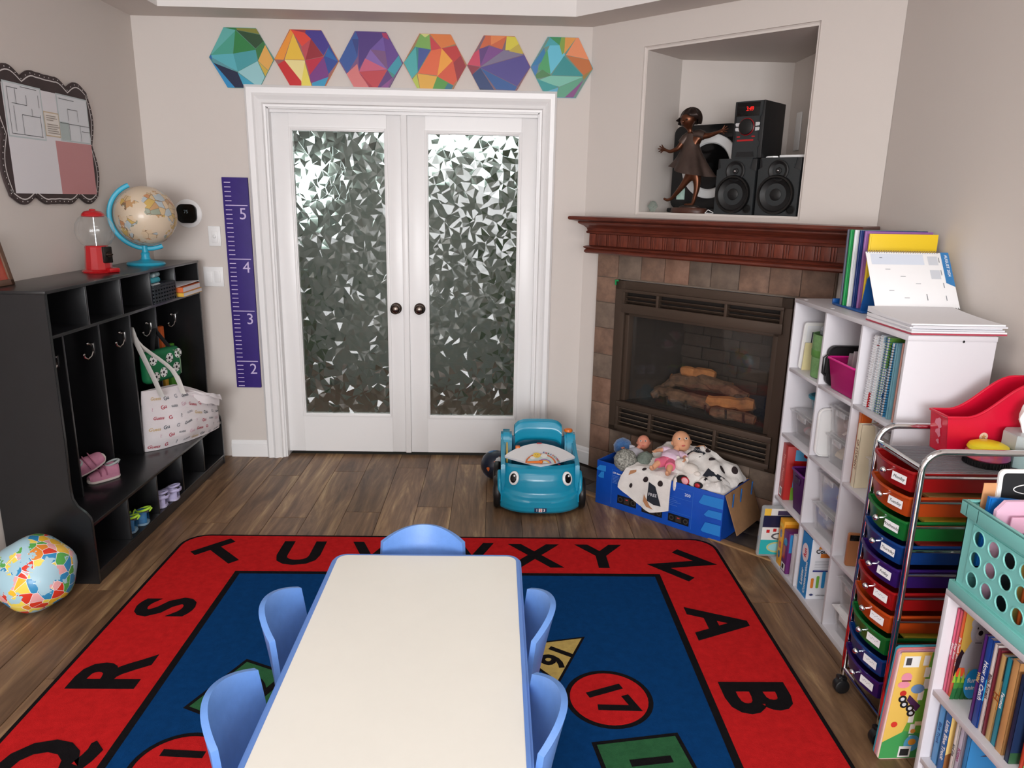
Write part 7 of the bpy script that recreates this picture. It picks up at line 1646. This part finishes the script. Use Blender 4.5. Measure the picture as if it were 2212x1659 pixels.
farm += [((220, 60, 50), disc(.024, .125, .010, 10)), ((240, 226, 190), rect(.085, .12, .11, .135)), ((226, 150, 70), disc(.085, .10, .008, 10)), ((90, 170, 214), disc(.09, .055, .024, 16, .03)), ((232, 160, 60), disc(.09, .06, .012, 12)), ((240, 240, 240), rect(.055, .005, .092, .045)), ((50, 50, 54), rect(.06, .01, .087, .035))]
fbk = T('farm_board_book', 'large yellow and green farm search board book leaning by the cart', 'book', (1.145, 1.822, .0016), rot=(R(4), 0, R(2)))
for k, c_ in enumerate(((60, 150, 170), (220, 130, 130), (206, 150, 170), (232, 200, 190))): O('page_board', G().prism(rrect(0, 0, .168+.002*k, .384-.003*k, .014), .001-k*.0065, .0068-k*.0065, 'y', bev=.0005), M('board_%d' % k, c_, .5), fbk)
art('cover_art', farm, GLOSSPRINT, fbk, frame((.004, -.0196, .004), (1, 0, 0), (0, 0, 1)), lift=.00004)
book('orange lift-the-flap book behind the farm board book', 1.255, 1.758, .001, .14, .014, .26, (232, 120, 50), None, cover=[((232, 200, 90), rect(0, .17, .1, .26)), ((220, 60, 50), disc(.03, .15, .01, 10)), ((240, 180, 60), disc(.03, .11, .01, 10)), ((240, 220, 200), disc(.03, .08, .01, 10)), ((60, 150, 190), disc(.03, .05, .01, 10)), ((60, 170, 190), rect(0, 0, .1, .03))], tilt=R(3))
# ---- turquoise crate
TQ = M('crate_turquoise', (128, 204, 198), .4)
KX0, KX1, KY0, KY1, KZ0, KZ1 = 1.20, 1.505, 1.235, 1.712, BZ1+.001, .868
cr = T('storage_crate', 'turquoise plastic crate with round holes on top of the bookcase', 'crate', ((KX0+KX1)/2, (KY0+KY1)/2, KZ0))
kx_, ky_ = (KX0+KX1)/2, (KY0+KY1)/2; HH = KZ1-KZ0
def holes(nc, nr, L_, H_, p, r_, z0):
    # wall in the local xz plane with round holes, thickness along y
    g = G(); b = g.b; V = {}
    def vv(x, z):
        k = (round(x, 5), round(z, 5)); 
        if k not in V: V[k] = b.verts.new((x, 0, z))
        return V[k]
    x0 = -nc*p/2; n = 16
    for i in range(nc):
        for j in range(nr):
            cx_, cz_ = x0+(i+.5)*p, z0+(j+.5)*p; ri = []; ro = []
            for k in range(n):
                a = 2*pi*k/n+pi/4; m_ = max(abs(cos(a)), abs(sin(a))); ri.append(b.verts.new((cx_+r_*cos(a), 0, cz_+r_*sin(a)))); ro.append(vv(cx_+p/2*cos(a)/m_, cz_+p/2*sin(a)/m_))
            for k in range(n): b.faces.new((ri[k], ri[(k+1) % n], ro[(k+1) % n], ro[k]))
    # solid bands around the hole field
    X0, X1, Z0_, Z1_b = x0, x0+nc*p, z0, z0+nr*p
    for q in (((-L_/2, 0), (L_/2, 0), (X1, Z0_), (X0, Z0_)), ((X0, Z1_b), (X1, Z1_b), (L_/2, H_), (-L_/2, H_)), ((-L_/2, 0), (X0, Z0_), (X0, Z1_b), (-L_/2, H_)), ((X1, Z0_), (L_/2, 0), (L_/2, H_), (X1, Z1_b))):
        b.faces.new([b.verts.new((p_[0], 0, p_[1])) for p_ in q])
    bmesh.ops.recalc_face_normals(b, faces=b.faces[:]); bmesh.ops.solidify(b, geom=b.faces[:], thickness=.003)
    for i in range(nc):
        for j in range(nr):
            cx_, cz_ = x0+(i+.5)*p, z0+(j+.5)*p; g.tube([(cx_+(r_+.001)*cos(2*pi*k/16), -.0025, cz_+(r_+.001)*sin(2*pi*k/16)) for k in range(16)], .0022, 6, closed=True)
    return g
Lk, Wk = KY1-KY0-.02, KX1-KX0-.02
HP = .0555
for nm_, nc, L_, pos, rz_ in (('side', 7, Lk, (-Wk/2, 0, 0), -pi/2), ('side', 7, Lk, (Wk/2, 0, 0), pi/2), ('end', 4, Wk, (0, -Lk/2, 0), 0), ('end', 4, Wk, (0, Lk/2, 0), pi)):
    O(nm_+'_wall', holes(nc, 3, L_, HH-.01, HP, .0200, .038), TQ, cr, loc=pos, rz=rz_, ang=25)
O('base', G().box((0, 0, .004), (Wk, Lk, .006), .001), TQ, cr)
def ring(x, y, z0, z1, t_, mat, name):
    g = G()
    for sx_ in (-1, 1): g.box((sx_*(x-t_/2), 0, (z0+z1)/2), (t_, 2*y, z1-z0), .0015)
    for sy_ in (-1, 1): g.box((0, sy_*(y-t_/2), (z0+z1)/2), (2*x-2*t_, t_, z1-z0), .0015)
    return O(name, g, mat, cr)
ring(Wk/2+.012, Lk/2+.012, HH-.038, HH, .004, TQ, 'rim'); ring(Wk/2+.012, Lk/2+.012, HH-.004, HH-.0, .014, TQ, 'rim_top'); ring(Wk/2+.010, Lk/2+.010, .0, .028, .004, TQ, 'foot_flange'); ring(Wk/2+.010, Lk/2+.010, .026, .030, .012, TQ, 'foot_ledge')
for yy in (Lk/2-.012, Lk/2-.055, 0, -Lk/2+.055): O('corner_rib', G().box((-Wk/2-.009, yy, HH-.02), (.006, .004, .034), .001), TQ, cr)
# crate contents
O('pink_folder', G().prism([(-.10, 0), (.11, 0), (.11, .25), (.08, .275), (-.09, .275), (-.11, .25)], -.006, .006, 'y', bev=.001), M('folder_pink', (232, 190, 214), .6), label='pale pink folder standing in the turquoise crate', cat='folder', loc=(1.332, 1.644, KZ0+.012), rot=(R(3), 0, R(3)))
O('pink_envelope', G().box((0, 0, .12), (.20, .004, .24), .001), M('env_pink', (226, 176, 202), .6), label='pink envelope in front of the pale pink folder in the crate', cat='envelope', loc=(1.352, 1.622, KZ0+.012), rot=(R(3), 0, R(2)))
cs_ = T('chalk_sign', 'small white framed black sign standing in the crate', 'sign', (1.345, 1.680, KZ0+.128), rot=(R(-4), 0, 0))
O('frame', G().prism(rrect(-.08, 0, .09, .215, .016), -.005, .005, 'y', bev=.002), MW, cs_); O('board', G().prism(rrect(-.071, .009, .081, .206, .010), -.0064, -.005, 'y'), M('sign_black', (26, 28, 32), .6), cs_)
O('chalk_oval', G().tube([(.02+.062*cos(2*pi*k/28), -.0068, .165+.014*sin(2*pi*k/28)) for k in range(28)], .0013, 5, closed=True), MW, cs_)
O('blue_pouch', G().prism([(-.09, 0), (.10, 0), (.10, .17), (.04, .178), (-.09, .19)], -.008, .008, 'y', bev=.003), M('pouch_blue', (24, 110, 190), .3), label='blue zip pouch standing behind the pink folder in the crate', cat='pouch', loc=(1.318, 1.664, KZ0+.092), rot=(R(2), 0, R(-3)))
for i, (c_, y_, nm_) in enumerate((((230, 110, 50), 1.49, 'orange'), ((60, 140, 160), 1.475, 'teal'), ((196, 50, 50), 1.46, 'red'), ((226, 206, 150), 1.435, 'cream'), ((70, 50, 110), 1.40, 'violet'), ((200, 160, 120), 1.37, 'tan'), ((40, 60, 90), 1.34, 'navy'))):
    book(nm_+' activity book standing inside the turquoise crate', 1.225, y_, KZ0+.011, .24, .011, .205, c_)
O('dark_binder', G().box((0, 0, .10), (.24, .022, .20), .002), M('binder_dark', (26, 34, 46), .5), label='dark binder at the far end inside the turquoise crate', cat='binder', loc=(1.36, 1.594, KZ0+.011)); O('yellow_pad', G().box((0, 0, .09), (.22, .012, .18), .001), M('pad_yellow', (226, 214, 120), .7), label='pale yellow pad standing inside the turquoise crate', cat='notepad', loc=(1.35, 1.535, KZ0+.011))
O('tan_envelope', G().box((0, 0, .05), (.05, .003, .10), .001), M('env_tan', (206, 150, 104), .7), label='tan envelope sticking up beside the black sign', cat='envelope', loc=(1.258, 1.695, KZ0+.205))
